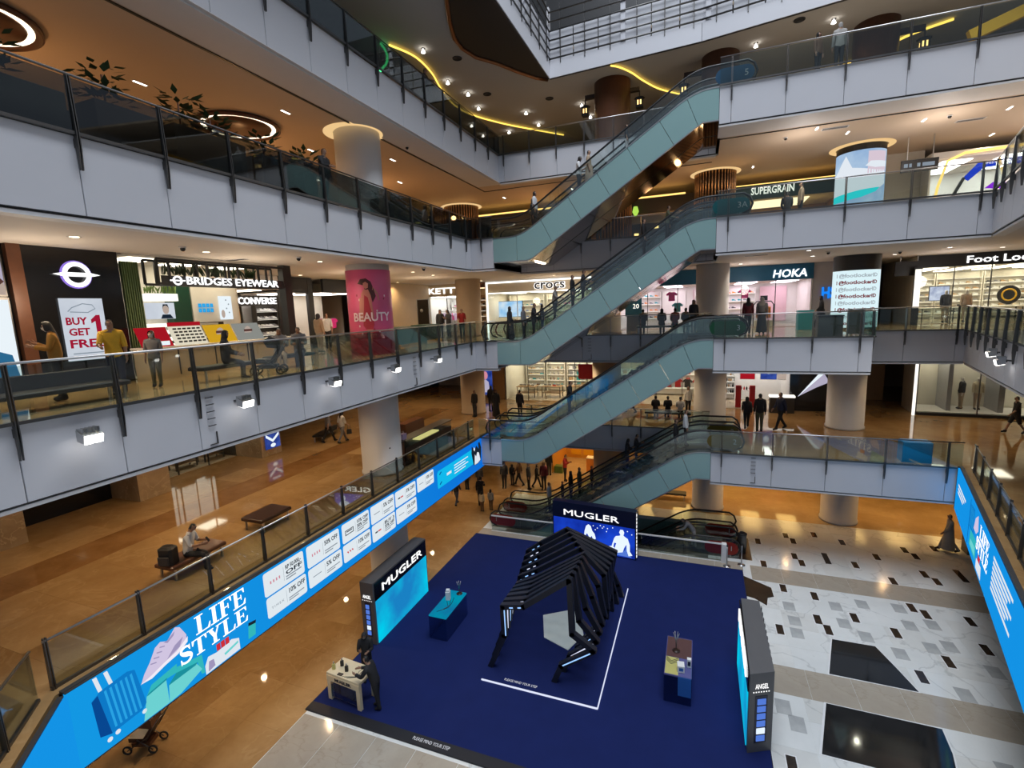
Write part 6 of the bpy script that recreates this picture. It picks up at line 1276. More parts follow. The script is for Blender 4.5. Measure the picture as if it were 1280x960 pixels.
for k in range(4):
    a = 0.3 + k * 1.7; s.shelf(a, a + 1.5, 4.05, [0.5, 0.95, 1.4, 1.85, 2.3], 'cream back shelf of the accessory shop, bay %s' % ('one from the left', 'two from the left', 'behind the counter', 'beside the red sign')[k], 'shop_cream'); fill(s, random.choice(['box', 'flask', 'bag']) if False else ('box', 'flask', 'bag', 'stack')[k], a + 0.1, a + 1.4, 4, 4.2, [0.5, 0.95, 1.4, 1.85], ['g_white', 'g_cream', 'g_teal', 'g_tan', 'g_grey', 'g_brown'], '%s in the accessory shop' % ('carton', 'bottle', 'bag', 'folded cloth')[k], 'accessory shop goods %s' % ('cartons', 'bottles', 'bags', 'cloths')[k])
for k in range(3): gondola(s, 0.5 + k * 1.9, 0.9 + 0.3 * k, 1.5, 0.9, 0.85, 'wooden display table in the accessory shop, %s' % ('left', 'middle', 'right by the till')[k], 'shop_wood'); fill(s, 'box', 0.6 + k * 1.9, 1.9 + k * 1.9, 4, 1.3 + 0.3 * k, [0.875], ['g_white', 'g_teal', 'g_cream', 'g_red'], 'carton on the %s wooden table' % ('left', 'middle', 'right')[k], 'cartons on the wooden tables')
glow('poster_night', (0.01, 0.03, 0.22), 0.8, (0.05, 0.10, 0.45), 2.0)
t = thing('light_poster', 'tall blue lit poster with a pale face beside the accessory shop', 'poster', (-15.7, 33.9, L2 + 0.35)); ob('panel', MB().box(0, 1.05, -0.03, 0, 0, 2.5).mesh('panel', 'poster_night'), t); ob('frame', MB().box(-0.06, 1.11, 0, 0.05, -0.35, 2.6).mesh('frame', 'shop_wood'), t); pr(t, 'face_print', circ(0.5, 1.5, 0.2, 0.32, 12), 'print_pink', 8); pr(t, 'figure_print', [(0.2, 0.2), (0.3, 1.0), (0.5, 1.2), (0.75, 1.0), (0.85, 0.2)], 'poster_lilac', 8)
t = thing('light_poster', 'dark lit showcase with white prints left of the blue poster', 'poster', (-17.3, 33.9, L2 + 0.2)); ob('panel', MB().box(0, 1.2, -0.03, 0, 0, 2.6).mesh('panel', 'print_dark'), t); ob('frame', MB().box(-0.06, 1.26, 0, 0.05, -0.2, 2.65).mesh('frame', 'shop_wood'), t); [pr(t, 'small_print', R(0.15 + 0.2 * (k % 4), 0.3 + 0.5 * (k // 4), 0.28 + 0.2 * (k % 4), 0.6 + 0.5 * (k // 4)), 'print_grey', 8) for k in range(16)]
struct('wall_second_tan', MB().box(-15.0, -13.7, 34.0, 34.2, L2, ZC[L2]), ['shop_wood'], 'wooden wall strip left of the bright accessory shop')
s = Shop('warm lit shop behind the railing left of the grey column, second level', -6.0, 34.0, L2, 0, 6.6, H2, 4.0, 'shop_tan', 'light_cream', 'shop_dark', 0.55, panes=4, lights=3)
fill(s, 'shirt', 0.4, 6.2, 9, 2.0, [0.9], ['g_white', 'g_black', 'g_red', 'g_cream'], 'garment in the warm lit shop', 'garments in the warm lit shop'); s.shelf(0.3, 6.3, 3.5, [0.6, 1.1, 1.6], 'back shelf of the warm lit shop'); fill(s, 'bag', 0.4, 6.2, 9, 3.65, [0.6, 1.1, 1.6], ['g_white', 'g_tan', 'g_brown', 'g_red'], 'bag in the warm lit shop', 'bags in the warm lit shop')
s = Shop('cosmetics shop with red and blue posters right of the grey column, second level', 1.4, 33.5, L2, 0, 3.75, H2, 3.5, 'shop_white', 'light_white', 'shop_dark', 0.4, glassy=False, lights=2)
for x, w, m, lab in ((1.1, 0.85, 'board_red', 'red portrait poster inside the cosmetics shop'), (2.3, 0.9, 'poster_night', 'blue patterned poster inside the cosmetics shop'), (3.3, 0.45, 'poster_face', 'narrow portrait poster at the right of the cosmetics shop')):
    t = thing('wall_poster', lab, 'poster', s.at(x, 1.5, 1.7)); ob('panel', MB().box(0, w, -0.03, 0, 0, 1.0).mesh('panel', m), t); ob('frame', MB().box(-0.04, w + 0.04, 0, 0.03, -0.04, 1.04).mesh('frame', 'white_paint'), t); pr(t, 'face_print', circ(w / 2, 0.55, w * 0.2, 0.22, 10), 'poster_shadow' if m != 'poster_night' else 'figure_white', 8)
gondola(s, 1.0, 1.0, 1.0, 0.5, 1.0, 'white make up counter inside the cosmetics shop', 'shop_white'); fill(s, 'flask', 1.05, 1.95, 5, 1.25, [1.025], ['g_black', 'g_red', 'g_cream'], 'flask on the make up counter', 'make up flasks')
s.shelf(0.1, 0.9, 3.0, [0.5, 0.9, 1.3, 1.7, 2.1], 'narrow white shelf at the left of the cosmetics shop'); fill(s, 'flask', 0.15, 0.85, 5, 3.1, [0.5, 0.9, 1.3, 1.7, 2.1], ['g_black', 'g_tan', 'g_white'], 'flask on the narrow cosmetics shelf', 'cosmetics flasks')
for k, x in enumerate((0.95, 1.75)): tag(ob('red_pillar', MB().box(-0.16, 0.16, -0.1, 0.1, 0, 1.4).mesh('red_pillar', 'red'), None, s.at(x, 0.5, 0.02)), 'red display pillar in the cosmetics shop, %s' % ('left', 'right')[k], 'display')
t = thing('bar_counter', 'dark bar counter with bright top edge right of the cosmetics shop', 'counter', (4.0, 32.6, L2)); ob('body', MB().box(0, 1.3, 0, 0.5, 0, 0.95).mesh('body', 'shop_dark'), t); ob('top', MB().box(-0.03, 1.33, -0.03, 0.53, 0.95, 1.05).mesh('top', 'sign_soft'), t)
struct('wall_black', MB().box(5.15, 8.6, 33.5, 33.7, L2, ZC[L2]), ['gloss_black'], 'glossy black wall with a white blade shape, second level')
t = thing('wall_graphic', 'white folded blade shape on the glossy black wall', 'sign', (5.3, 33.47, L2 + 0.9)); ob('blade', MB().prism([(0.3, 0.0), (1.6, 1.4), (1.9, 0.9), (1.2, 0.55)], -0.03, 0, 'y').mesh('blade', 'poster_lilac'), t); ob('blade_light', MB().prism([(0.3, 0.0), (1.6, 1.4), (1.3, 1.35)], -0.04, 0, 'y').mesh('blade_light', 'poster_white'), t)
struct('wall_corridor_second', MB().box(8.6, 11.2, 38, 38.2, L2, ZC[L2]), ['shop_wood'], 'dim brown doors at the end of the second level corridor')
tag(ob('light_seam', MB().box(11.28, 11.38, 33.35, 33.5, L2 + 0.001, L2 + 3.3).mesh('light_seam', 'sign_soft'), None), 'tall glowing seam at the corner of the mannequin window', 'light')
s = Shop('cream shop window with two dressed mannequins, right side of the second level', 11.5, 33.6, L2, math.radians(-4), 8.0, H2, 2.4, 'shop_cream', 'light_cream', 'shop_dark', 0.25, panes=3, lights=3)
s.box('plinth', 0.05, 7.9, 0.1, 2.3, 0.02, 0.18, 'shop_white'); s.box('partition', 1.5, 1.7, 0.6, 2.3, 0.18, 3.0, 'shop_grey'); s.box('partition', 3.7, 3.95, 0.6, 2.3, 0.18, 3.0, 'shop_grey'); s.box('base_strip', -0.1, 8.0, -0.12, 0.0, 0, 0.14, 'black')
MANNEQUIN_SHOP = s
# left side of the second level
struct('wall_left_second', MB().box(-24.0, -23.7, 11.6, 40, L2, ZC[L2]), ['wall_dim'], 'wall behind the window displays on the left of the second level'); struct('wall_near_second', MB().box(-21.8, -21.5, 1.6, 11.6, L2, ZC[L2]), ['gloss_black'], 'black shuttered shop front low on the far left')
marble('stone_tan', (0.30, 0.21, 0.12), (0.46, 0.34, 0.21), 0.25, 0.8, '#d8c09a', 1.5, 0.4)
for y, lab in ((7.6, 'left of the black shuttered shop'), (12.2, 'right of the black shuttered shop'), (17.9, 'carrying a blue poster')): struct('column', MB().box(-21.9, -19.9, y - 0.55, y + 0.65, L2, ZC[L2]), ['stone_tan'], 'square tan stone pier %s, second level' % lab)
t = thing('wall_poster', 'blue and white promotional poster on the tan stone pier', 'poster', (-19.87, 17.55, L2 + 0.35), PI / 2); ob('panel', MB().box(0, 0.9, -0.03, 0, 0, 0.95).mesh('panel', 'poster_night'), t); [pr(t, 'band_print', q, 'poster_white', 8) for q in ([(0.05, 0.75), (0.45, 0.45), (0.85, 0.75), (0.85, 0.6), (0.45, 0.3), (0.05, 0.6)], R(0.2, 0.8, 0.7, 0.88), circ(0.45, 0.15, 0.16, 0.1, 10))]
s = Shop('window display with small tables between two stone piers, second level', -21.6, 12.9, L2, PI / 2, 4.4, H2, 1.8, 'shop_dark', 'light_cream', 'shop_dark', 0.4, panes=3, lights=2)
for k in range(4): s.box('lit_case', 0.25 + k * 1.03, 1.15 + k * 1.03, 1.5, 1.6, 1.0, 2.9, 'shelf_glow')
for k in range(3):
    gondola(s, 0.3 + k * 1.4, 0.5, 1.1, 0.6, 0.62, 'low display table in the stone framed window, %s' % ('left', 'middle', 'right')[k], 'shop_wood'); fill(s, 'bag', 0.4 + k * 1.4, 1.3 + k * 1.4, 3, 0.8, [0.645], ['g_white', 'g_red', 'g_tan', 'g_black'], 'bag on the %s stone window table' % ('left', 'middle', 'right')[k], 'bags in the stone framed window')
for k, (x0, x1, m) in enumerate(((-24.8, -22.9, 'header_teal'), (-22.7, -20.4, 'shop_white'), (-20.2, -18.2, 'header_teal'), (-18.0, -16.5, 'shop_white'))): struct('wall_far_%d' % (k + 1), MB().box(x0, x1, 40, 40.2, L2, ZC[L2]), [m], '%s far back wall bay on the second level' % ('teal', 'white', 'second teal', 'second white')[k])
# ---------------- ground floor shops
H1 = ZC[L1] - 0.02
s = Shop('yellow lit shop seen under the escalator, ground floor', -9.8, 33.0, 0, 0, 3.4, H1, 4.0, 'shop_amber', 'light_amber', 'shop_dark', 0.5, glassy=False, lights=3)
for k in range(2): s.box('wall_panel', 0.4 + k * 1.0, 1.2 + k * 1.0, 3.9, 3.98, 0.3, 2.6, 'yellow')
t = thing('till_counter', 'orange red counter at the right of the yellow shop', 'counter', s.at(2.3, 0.8, 0.02)); ob('body', MB().box(0, 1.1, 0, 0.6, 0, 1.0).mesh('body', 'g_orange'), t); ob('top', MB().box(-0.02, 1.12, -0.02, 0.62, 1.0, 1.05).mesh('top', 'shop_white'), t)
tag(ob('green_plinth', MB().bbox(-0.3, 0.3, -0.25, 0.25, 0, 0.5, 0.02).mesh('green_plinth', 'leaf_light'), None, s.at(0.4, 0.3, 0.02)), 'small green plinth at the left of the yellow shop', 'plinth')
s = Shop('white fronted shop with sloping stair wall left of the yellow shop, ground floor', -15.0, 35.0, 0, 0, 5.0, H1, 3.0, 'shop_cream', 'light_dim', 'shop_dark', 0.3, glassy=False, lights=2)
s = Shop('amber lit shop behind the grey column, ground floor right', -4.5, 34.0, 0, 0, 11.5, H1, 4.0, 'shop_amber', 'light_amber', 'brown_wood', 0.4, panes=5, lights=5)
s.box('header_sign', 2.6, 3.8, -0.14, -0.1, 3.2, 3.45, 'board_red')
for k in range(4): s.box('wall_panel', 1.0 + k * 2.6, 2.4 + k * 2.6, 3.9, 3.98, 0.3, 2.6, ('yellow', 'g_orange')[k % 2])
s = Shop('amber lit shop front along the right of the ground floor', 8.2, 34.0, 0, 0, 9.5, H1, 3.0, 'shop_amber', 'light_amber', 'brown_wood', 0.4, panes=4, lights=4)
# right ground floor glass wall under the slanting screen
A, B = (11.55, 25.6), (7.3, 11.0)
t = thing('glass_wall', 'dark framed glass shop front under the right screen, ground floor', 'shop', (A[0], A[1], 0), dirang(A, B)); Ln = math.hypot(A[0] - B[0], A[1] - B[1])
ob('base_rail', MB().box(0, Ln, -0.05, 0.05, 0, 0.16).mesh('base_rail', 'gloss_black'), t)
for k in range(8): ob('glass_pane', MB().box(0.02, Ln / 8 - 0.02, -0.01, 0.01, 0.16, 3.4).mesh('glass_pane', 'clear_glass'), t, (k * Ln / 8, 0, 0)); ob('post', MB().box(-0.05, 0.05, -0.06, 0.06, 0, 3.4).mesh('post', 'gloss_black'), t, (k * Ln / 8, 0, 0))
struct('wall_dark_ground', MB().box(11.6, 12.4, 26.9, 27.5, 0, ZC[L1]), ['gloss_black'], 'black pier at the far end of the right glass front, ground floor')
struct('wall_behind_glass', MB().box(13.3, 13.45, 9, 26, 0, ZC[L1]), ['shop_grey'], 'grey wall inside the right glass front, ground floor')
# ---------------- fourth level fronts
H4 = ZC[L4] - L4
s = Shop('green fronted food shop with white letters on the right of the fourth level', 1.4, 33.0, L4, 0, 5.7, 3.05, 3.5, 'shop_wood', 'light_dim', 'dark_green', 0.8, glassy=False, lights=1)
s.sign('SUPERGRAIN', 2.3, 2.68, 0.55, 'sign_soft', 2.2, 0.01)
t = thing('food_counter', 'warm lit food counter under the green header', 'counter', s.at(0.4, 0.6, 0)); ob('body', MB().box(0, 4.6, 0, 0.7, 0, 0.95).mesh('body', 'brown_wood'), t); ob('lit_top', MB().box(0, 4.6, -0.02, 0.72, 0.95, 1.0).mesh('lit_top', 'cove_warm'), t)
s = Shop('dark restaurant front with small lights behind the upper escalators, fourth level', -19.0, 33.0, L4, 0, 19.5, 3.0, 4.0, 'shop_dark', 'light_dim', 'shop_dark', 0.9, glassy=False, lights=0)
for k in range(14): s.box('shelf_lamp', 1.0 + k * 1.35, 1.3 + k * 1.35, 3.85, 3.9, 0.9 + 0.4 * (k % 3), 1.05 + 0.4 * (k % 3), 'lantern_glow')
tag(ob('green_lamp', MB().lathe([(0.05, 0), (0.2, 0.3), (0.12, 0.6), (0, 0.62)], 12).mesh('green_lamp', glow('lime_glow', (0.45, 0.75, 0.10), 1.0)), None, (-5.2 + 1.3, 32.6, L4 + 1.9)), 'glowing lime lamp in the dark restaurant behind the escalators', 'lamp')
t = thing('direction_sign', 'black hanging direction board with pale symbols right of the trainer screen column', 'sign', (9.25, 29.0, L4 + 2.08)); ob('board', MB().box(-0.7, 0.7, -0.05, 0.05, 0, 0.52).mesh('board', 'black'), t); ob('hanger', MB().box(-0.5, -0.46, -0.02, 0.02, 0.5, 1.55).box(0.46, 0.5, -0.02, 0.02, 0.5, 1.55).mesh('hanger', 'steel'), t)
for k, (a, b) in enumerate(((-0.6, -0.45), (-0.4, -0.3), (-0.1, 0.02), (0.1, 0.55))): pr(t, 'symbol_print', R(a, 0.2, b, 0.36), 'print_grey', 13)
mat('shop_pale', (0.60, 0.55, 0.46), 0.5)
struct('wall_pale', MB().box(7.6, 10.4, 32.0, 32.2, L4, ZC[L4]), ['shop_pale'], 'pale wall beside the sports store, fourth level right')
s = Shop('sports store with slanted light outline and blue banner on the right of the fourth level', 10.4, 31.0, L4, 0, 7.0, 3.2, 4.0, 'shop_white', 'light_white', 'shop_white', 0.3, glassy=False, lights=3)
ob('light_outline', MB().tube([(0.05, -0.13, 0.1), (0.25, -0.13, 1.6), (0.55, -0.13, 2.75), (1.2, -0.13, 3.05), (6.8, -0.13, 3.2)], 0.06, 6).mesh('light_outline', 'cove_warm'), s.t)
glow('banner_blue', (0.02, 0.06, 0.75), 1.0)
b_ = ob('blue_banner', MB().prism([(1.2, 1.9), (1.75, 2.55), (4.2, 2.65), (4.2, 2.35), (1.95, 2.28), (1.4, 1.75)], -0.16, -0.12, 'y').mesh('blue_banner', 'banner_blue'), s.t)
words('LIFESTYLE FOR ALL OF US', b_, (2.95, -0.17, 2.47), 0.17, 'sign_soft', 2.1, ext=0.003)
ob('dark_beam', MB().bar((0.5, -0.2, 0.3), (1.2, -0.2, 1.9), 0.12).mesh('dark_beam', 'black'), s.t); glow('violet_sign', (0.30, 0.02, 0.75), 1.2)
tag(ob('violet_sign', MB().prism([(0, 0), (0.3, 0.25), (0.7, 0.2), (1.0, 0.1), (0.9, -0.1), (0.3, -0.05)], -0.02, 0.02, 'y').mesh('violet_sign', 'violet_sign'), None, s.at(2.6, 1.2, 1.55)), 'violet glowing shape inside the sports store', 'sign')
# ================================================================ PEOPLE
def rotx(v, a): c, s = math.cos(a), math.sin(a); return Vector((v.x, v.y * c - v.z * s, v.y * s + v.z * c))
class Pose: pass
def make_pose(name, lean=0.0, head=0.0, legs=((0, 0), (0, 0)), arms=((0.05, 0.12, 0.15), (0.05, 0.12, 0.15)), seat=None):
    "lean and head tilt forwards; legs: (thigh pitch, knee bend); arms: (pitch, abduction, elbow bend), facing -y"
    V, E, Rr, B = [], [], [], []
    def add(p, r, par=None, bone=None):
        V.append(Vector(p)); Rr.append(r)
        if par is not None: E.append((par, len(V) - 1)); B.append((par, len(V) - 1, bone))
        return len(V) - 1
    T = lambda x, y, z: rotx(Vector((x, y, z)), lean)
    pel = add((0, 0, 0), 0.135)
    spi = add(T(0, 0.01, 0.20), 0.120, pel, 'belly'); che = add(T(0, 0.02, 0.40), 0.132, spi, 'chest'); nec = add(T(0, 0.025, 0.56), 0.052, che, 'neck')
    nb = V[nec]; H = lambda x, y, z: nb + rotx(Vector((x, y, z)), lean + head)
    jaw = add(H(0, -0.025, 0.085), 0.070, nec, 'throat'); hm = add(H(0, -0.012, 0.16), 0.092, jaw, 'head'); ht = add(H(0, 0.005, 0.235), 0.066, hm, 'head')
    add(H(0, -0.112, 0.125), 0.016, hm, 'head')
    for sx, (p, q, e) in zip((-1, 1), arms):
        sh = add(T(sx * 0.175, 0.02, 0.475), 0.062, che, 'shoulder')
        d = rotx(Vector((sx * math.sin(q), -math.sin(p) * math.cos(q), -math.cos(p) * math.cos(q))), lean * 0.5)
        el = add(V[sh] + d * 0.285, 0.044, sh, 'upper_arm')
        d2 = rotx(Vector((sx * math.sin(q) * (1 - min(1, e)) - sx * 0.35 * math.sin(min(e, 1.5)), -math.sin(p + e), -math.cos(p + e))), lean * 0.5).normalized()
        wr = add(V[el] + d2 * 0.245, 0.029, el, 'forearm')
        side = d2.cross(Vector((1, 0, 0)) if abs(d2.x) < 0.8 else Vector((0, 1, 0))).normalized(); nrm = d2.cross(side)
        pm = add(V[wr] + d2 * 0.075, 0.034, wr, 'hand')
        for k, l in enumerate((0.062, 0.075, 0.072, 0.055)):
            o = side * (0.027 - 0.018 * k)
            a = add(V[pm] + o + d2 * 0.035, 0.0095, pm, 'hand'); add(V[a] + d2 * l * 0.85 + nrm * l * 0.45 * sx, 0.008, a, 'hand')
        a = add(V[wr] + d2 * 0.04 + side * 0.042, 0.011, wr, 'hand'); add(V[a] + d2 * 0.045 + side * 0.022, 0.009, a, 'hand')
    for sx, (th, kn) in zip((-1, 1), legs):
        hp = add((sx * 0.085, 0, -0.06), 0.098, pel, 'hip')
        d = Vector((0, -math.sin(th), -math.cos(th))); k = add(V[hp] + d * 0.41, 0.058, hp, 'thigh')
        d2 = Vector((0, -math.sin(th - kn), -math.cos(th - kn))); an = add(V[k] + d2 * 0.41, 0.040, k, 'shin')
        f = Vector((0, -1, 0)) if abs(th - kn) < 0.5 else rotx(Vector((0, -1, 0)), -(th - kn) * 0.6)
        add(V[an] + Vector((0, 0.05, -0.035)), 0.036, an, 'foot'); add(V[an] + f * 0.15 + Vector((0, 0, -0.04)), 0.036, an, 'foot')
    base = min(v.z for v in V) - 0.036
    if seat is not None: base = -0.13 - seat
    V2 = [v - Vector((0, 0, base)) for v in V]
    me = bpy.data.meshes.new('tmp_' + name); me.from_pydata([tuple(v) for v in V2], E, [])
    o = bpy.data.objects.new('tmp', me); COL.objects.link(o)
    m = o.modifiers.new('s', 'SKIN'); m.use_smooth_shade = True
    sv = me.skin_vertices[0].data
    for i, r in enumerate(Rr): sv[i].radius = (r, r); sv[i].use_root = (i == 0)
    sub = o.modifiers.new('u', 'SUBSURF'); sub.levels = 1; sub.render_levels = 1
    dg = bpy.context.evaluated_depsgraph_get(); dg.update()
    out = bpy.data.meshes.new_from_object(o.evaluated_get(dg))
    bpy.data.objects.remove(o)
    # assign every vertex to the nearest bone
    vb = []
    hb = V2[hm]; inv = lambda v: rotx(v - hb, -(lean + head))
    for v in out.vertices:
        best = (9, None, 0)
        for a, b, n in B:
            pa, pb = V2[a], V2[b]; ab = pb - pa; t = max(0, min(1, (v.co - pa).dot(ab) / max(1e-9, ab.length_squared)))
            dd = (v.co - pa - ab * t).length / (Rr[a] * (1 - t) + Rr[b] * t)
            if dd < best[0]: best = (dd, n, t)
        vb.append((best[1], best[2]))
    def shell(nm, test, off):
        keep = [p for p in out.polygons if sum(test(*vb[i], inv(out.vertices[i].co)) for i in p.vertices) >= (len(p.vertices) + 1) // 2 + 0]
        ids = {}; vs = []; fs = []
        for p in keep:
            f = []
            for i in p.vertices:
                if i not in ids: ids[i] = len(vs); vs.append(tuple(out.vertices[i].co + out.vertices[i].normal * off))
                f.append(ids[i])
            fs.append(f)
        g = bpy.data.meshes.new(nm); g.from_pydata(vs, [], fs); g.polygons.foreach_set('use_smooth', [True] * len(fs)); g.materials.append(MATS['black']); g.update(); return g
    P = Pose(); P.body = out; out.name = 'person'; out.materials.clear(); out.materials.append(MATS['skin'])
    P.top = shell('top', lambda b, t, h: (b in ('belly', 'chest', 'upper_arm', 'shoulder')) or (b == 'neck' and t < 0.55) or (b == 'forearm' and t < 0.15), 0.016)
    P.longtop = shell('top', lambda b, t, h: (b in ('belly', 'chest', 'upper_arm', 'shoulder')) or (b == 'neck' and t < 0.55) or (b == 'forearm' and t < 0.92), 0.018)
    P.trousers = shell('trousers', lambda b, t, h: b in ('hip', 'thigh') or (b == 'belly' and t < 0.35) or (b == 'shin' and t < 0.93), 0.013)
    P.shorts = shell('shorts', lambda b, t, h: b == 'hip' or (b == 'belly' and t < 0.35) or (b == 'thigh' and t < 0.9), 0.018)
    P.shoes = shell('shoes', lambda b, t, h: b == 'foot' or (b == 'shin' and t > 0.95), 0.010)
    P.hair = shell('hair', lambda b, t, h: b in ('head', 'throat') and (h.z > 0.055 or h.y > 0.005 and h.z > -0.09), 0.016)
    P.longhair = shell('hair', lambda b, t, h: (b in ('head', 'throat') and (h.z > 0.055 or h.y > -0.015)) or (b in ('neck', 'throat') and h.y > 0.0), 0.030)
    P.scarf = shell('headscarf', lambda b, t, h: (b in ('head', 'throat') and not (h.y < -0.045 and abs(h.x) < 0.062 and -0.09 < h.z < 0.055)) or b == 'neck' or (b == 'shoulder' and t < 0.5), 0.024)
    P.mask = shell('face_mask', lambda b, t, h: b in ('head', 'throat') and h.y < -0.03 and -0.10 < h.z < -0.02, 0.014)
    eb = MB()
    for sx in (-1, 1): eb.ball(tuple(hb + rotx(Vector((sx * 0.034, -0.083, 0.005)), lean + head)), 0.012, n=6)
    P.eyes = eb.mesh('eyes', 'black')
    P.mouth = MB().bar(tuple(hb + rotx(Vector((-0.022, -0.090, -0.062)), lean + head)), tuple(hb + rotx(Vector((0.022, -0.090, -0.062)), lean + head)), 0.012).mesh('mouth', 'lip_red')
    z0 = V2[pel].z
    P.hands = [V2[i] for i, r in enumerate(Rr) if abs(r - 0.034) < 1e-6]; P.pz = z0
    P.skirt = MB().lathe([(0.165, z0 + 0.10), (0.18, z0 - 0.1), (0.21, z0 - 0.4), (0.25, 0.12), (0.24, 0.10)], 20, cap=False).mesh('robe', 'black') if seat is None else None
    return P
mat('lip_red', (0.25, 0.05, 0.05), 0.5)
POSES = {
 'stand': make_pose('stand'),
 'phone': make_pose('phone', 0.03, 0.30, ((0.04, 0.08), (-0.02, 0.05)), ((0.35, 0.12, 1.75), (0.30, 0.12, 1.55))),
 'walk': make_pose('walk', 0.05, 0.02, ((0.42, 0.12), (-0.30, 0.30)), ((-0.35, 0.10, 0.25), (0.38, 0.10, 0.35))),
 'stride': make_pose('stride', 0.06, 0.02, ((-0.25, 0.35), (0.36, 0.08)), ((0.30, 0.10, 0.5), (-0.28, 0.10, 0.15))),
 'lean': make_pose('lean', 0.42, -0.15, ((0.05, 0.05), (-0.10, 0.05)), ((0.75, 0.20, 1.0), (0.75, 0.20, 1.1))),
 'stoop': make_pose('stoop', 0.85, 0.10, ((0.15, 0.15), (-0.08, 0.05)), ((1.0, 0.15, 0.6), (0.9, 0.15, 0.7))),
 'sit': make_pose('sit', 0.05, 0.10, ((1.45, 1.45), (1.40, 1.50)), ((0.35, 0.10, 0.9), (0.35, 0.10, 0.9)), seat=0.43),
 'sitphone': make_pose('sitphone', 0.22, 0.35, ((1.45, 1.35), (1.38, 1.50)), ((0.40, 0.14, 1.3), (0.40, 0.14, 1.4)), seat=0.43),
 'rail': make_pose('rail', 0.10, 0.0, ((0.05, 0.05), (-0.06, 0.05)), ((0.55, 0.18, 0.9), (0.05, 0.14, 0.2)))}
for n, c in (('c_black', (.012, .012, .014)), ('c_dark', (.030, .030, .036)), ('c_navy', (.012, .020, .055)), ('c_denim', (.055, .085, .15)), ('c_white', (.62, .62, .62)), ('c_grey', (.17, .17, .18)), ('c_yellow', (.72, .43, .03)), ('c_ochre', (.40, .20, .03)), ('c_red', (.30, .012, .015)), ('c_cream', (.52, .44, .30)), ('c_olive', (.085, .085, .045)), ('c_maroon', (.11, .010, .020)), ('c_pink', (.45, .24, .24)), ('c_blue', (.06, .13, .30)), ('c_brown', (.12, .06, .03)), ('c_beige', (.40, .30, .21)), ('c_stone', (.30, .28, .26)), ('m_skin', (.62, .58, .52))): mat(n, c, 0.75, var=0.15, scale=9)
glow('phone_glow', (0.6, 0.75, 1.0), 0.8)
BAGM = MB().bbox(-0.13, 0.13, -0.06, 0.06, 0, 0.26, 0.03).tube([(-0.08, 0, 0.25), (-0.06, 0, 0.42), (0.06, 0, 0.42), (0.08, 0, 0.25)], 0.01, 5)
BAGM = BAGM.mesh('carried_bag', 'black')
def person(pose, x, y, z, rot, label, top='c_dark', bottom='c_black', hair='short', hairc='hair', long=False, robe=None, shoes='c_black', scale=1.0, mask=None, bag=None, shorts=False, phone=False, cat='person', name='person', skin=None):
    P = POSES[pose]
    o = tag(ob(name, P.body, None, (x, y, z), rot), label, cat); o.scale = (scale,) * 3
    if skin: setmat(o, skin)
    def kid(nm, me, m):
        c = ob(nm, me, o)
        if m: setmat(c, m)
        return c
    kid('top', P.longtop if long else P.top, top); kid('shorts' if shorts else 'trousers', P.shorts if shorts else P.trousers, bottom); kid('shoes', P.shoes, shoes)
    if robe and P.skirt: kid('robe', P.skirt, robe)
    if hair == 'scarf': kid('headscarf', P.scarf, hairc)
    elif hair: kid('hair', P.longhair if hair == 'long' else P.hair, hairc)
    kid('eyes', P.eyes, None); kid('mouth', P.mouth, None)
    if mask: kid('face_mask', P.mask, mask)
    if bag:
        h = P.hands[0]; b = tag(ob('carried_bag', BAGM, None), '%s bag carried by the %s' % (bag[2:], label.split(',')[0].split(' on ')[0].split(' in front')[0].split(' beside')[0]), 'bag')
        bx, by = rotz(h.x * scale, h.y * scale, rot); b.location = (x + bx, y + by, z + max(0.02, h.z * scale - 0.46)); b.rotation_euler = (0, 0, rot + 1.2); setmat(b, bag); FIXBAG.append(b)
    if phone:
        h = P.hands[0] * 0.5 + P.hands[1] * 0.5; q = ob('phone', MB().box(-0.04, 0.04, -0.012, 0, -0.07, 0.08).box(-0.035, 0.035, 0, 0.003, -0.065, 0.075).mesh('phone', 'black'), o, tuple(h + Vector((0, -0.05, 0.05))), 0, -0.5)
    return o
FIXBAG = []
N, S_, Ea, We = PI, 0.0, PI / 2, -PI / 2      # facing away, to the camera, to the right, to the left
def onstep(L, X): return L + max(0.0, min(5.12, (math.floor((X + 9.7 - 1.5) / 0.4) * 0.4 + 0.25) * SL)) if X > -8.2 else L + 0.012
yf, yr = 24.19, 26.12
# third level, left gallery
person('rail', -12.7, 7.38, L3, 0.9, 'man in a bright yellow shirt standing beside the sale poster', 'c_yellow', 'c_navy', scale=1.0)
person('phone', -13.2, 6.5, L3, -0.5, 'woman with dark hair in an ochre jacket left of the sale poster', 'c_ochre', 'c_black', 'long', long=True, mask='c_white')
person('stand', -13.0, 8.45, L3, 0.7, 'girl with a face mask in front of the red display board', 'c_grey', 'c_olive', 'long', scale=0.82, mask='c_white')
person('sit', -12.35, 9.95, L3 + 0.0, 2.3, 'woman in a black cloak and headscarf seated on the dark bench before the counter', 'c_black', 'c_black', 'scarf', 'c_black', long=True)
person('sitphone', -12.7, 12.2, L3, 0.9, 'seated person in a pale grey top before the black post', 'c_stone', 'c_beige', 'short', 'c_grey', long=True)
person('sitphone', -12.7, 13.05, L3, 0.7, 'seated person in dark trousers beside the pale grey seated one', 'c_grey', 'c_black', 'short', long=True, bag=None)
person('stand', -16.0, 17.7, L3, N, 'woman in a beige blouse seen from behind before the tan column', 'c_beige', 'c_stone', 'long', long=True)
person('stand', -17.2, 19.6, L3, 0.5, 'person in a white shirt and dark trousers left of the pink poster', 'c_white', 'c_black', 'short')
person('stand', -14.75, 26.6, L3, 0.5, 'person in a dark hoodie standing left of the red shirt man', 'c_black', 'c_denim', 'long', long=True)
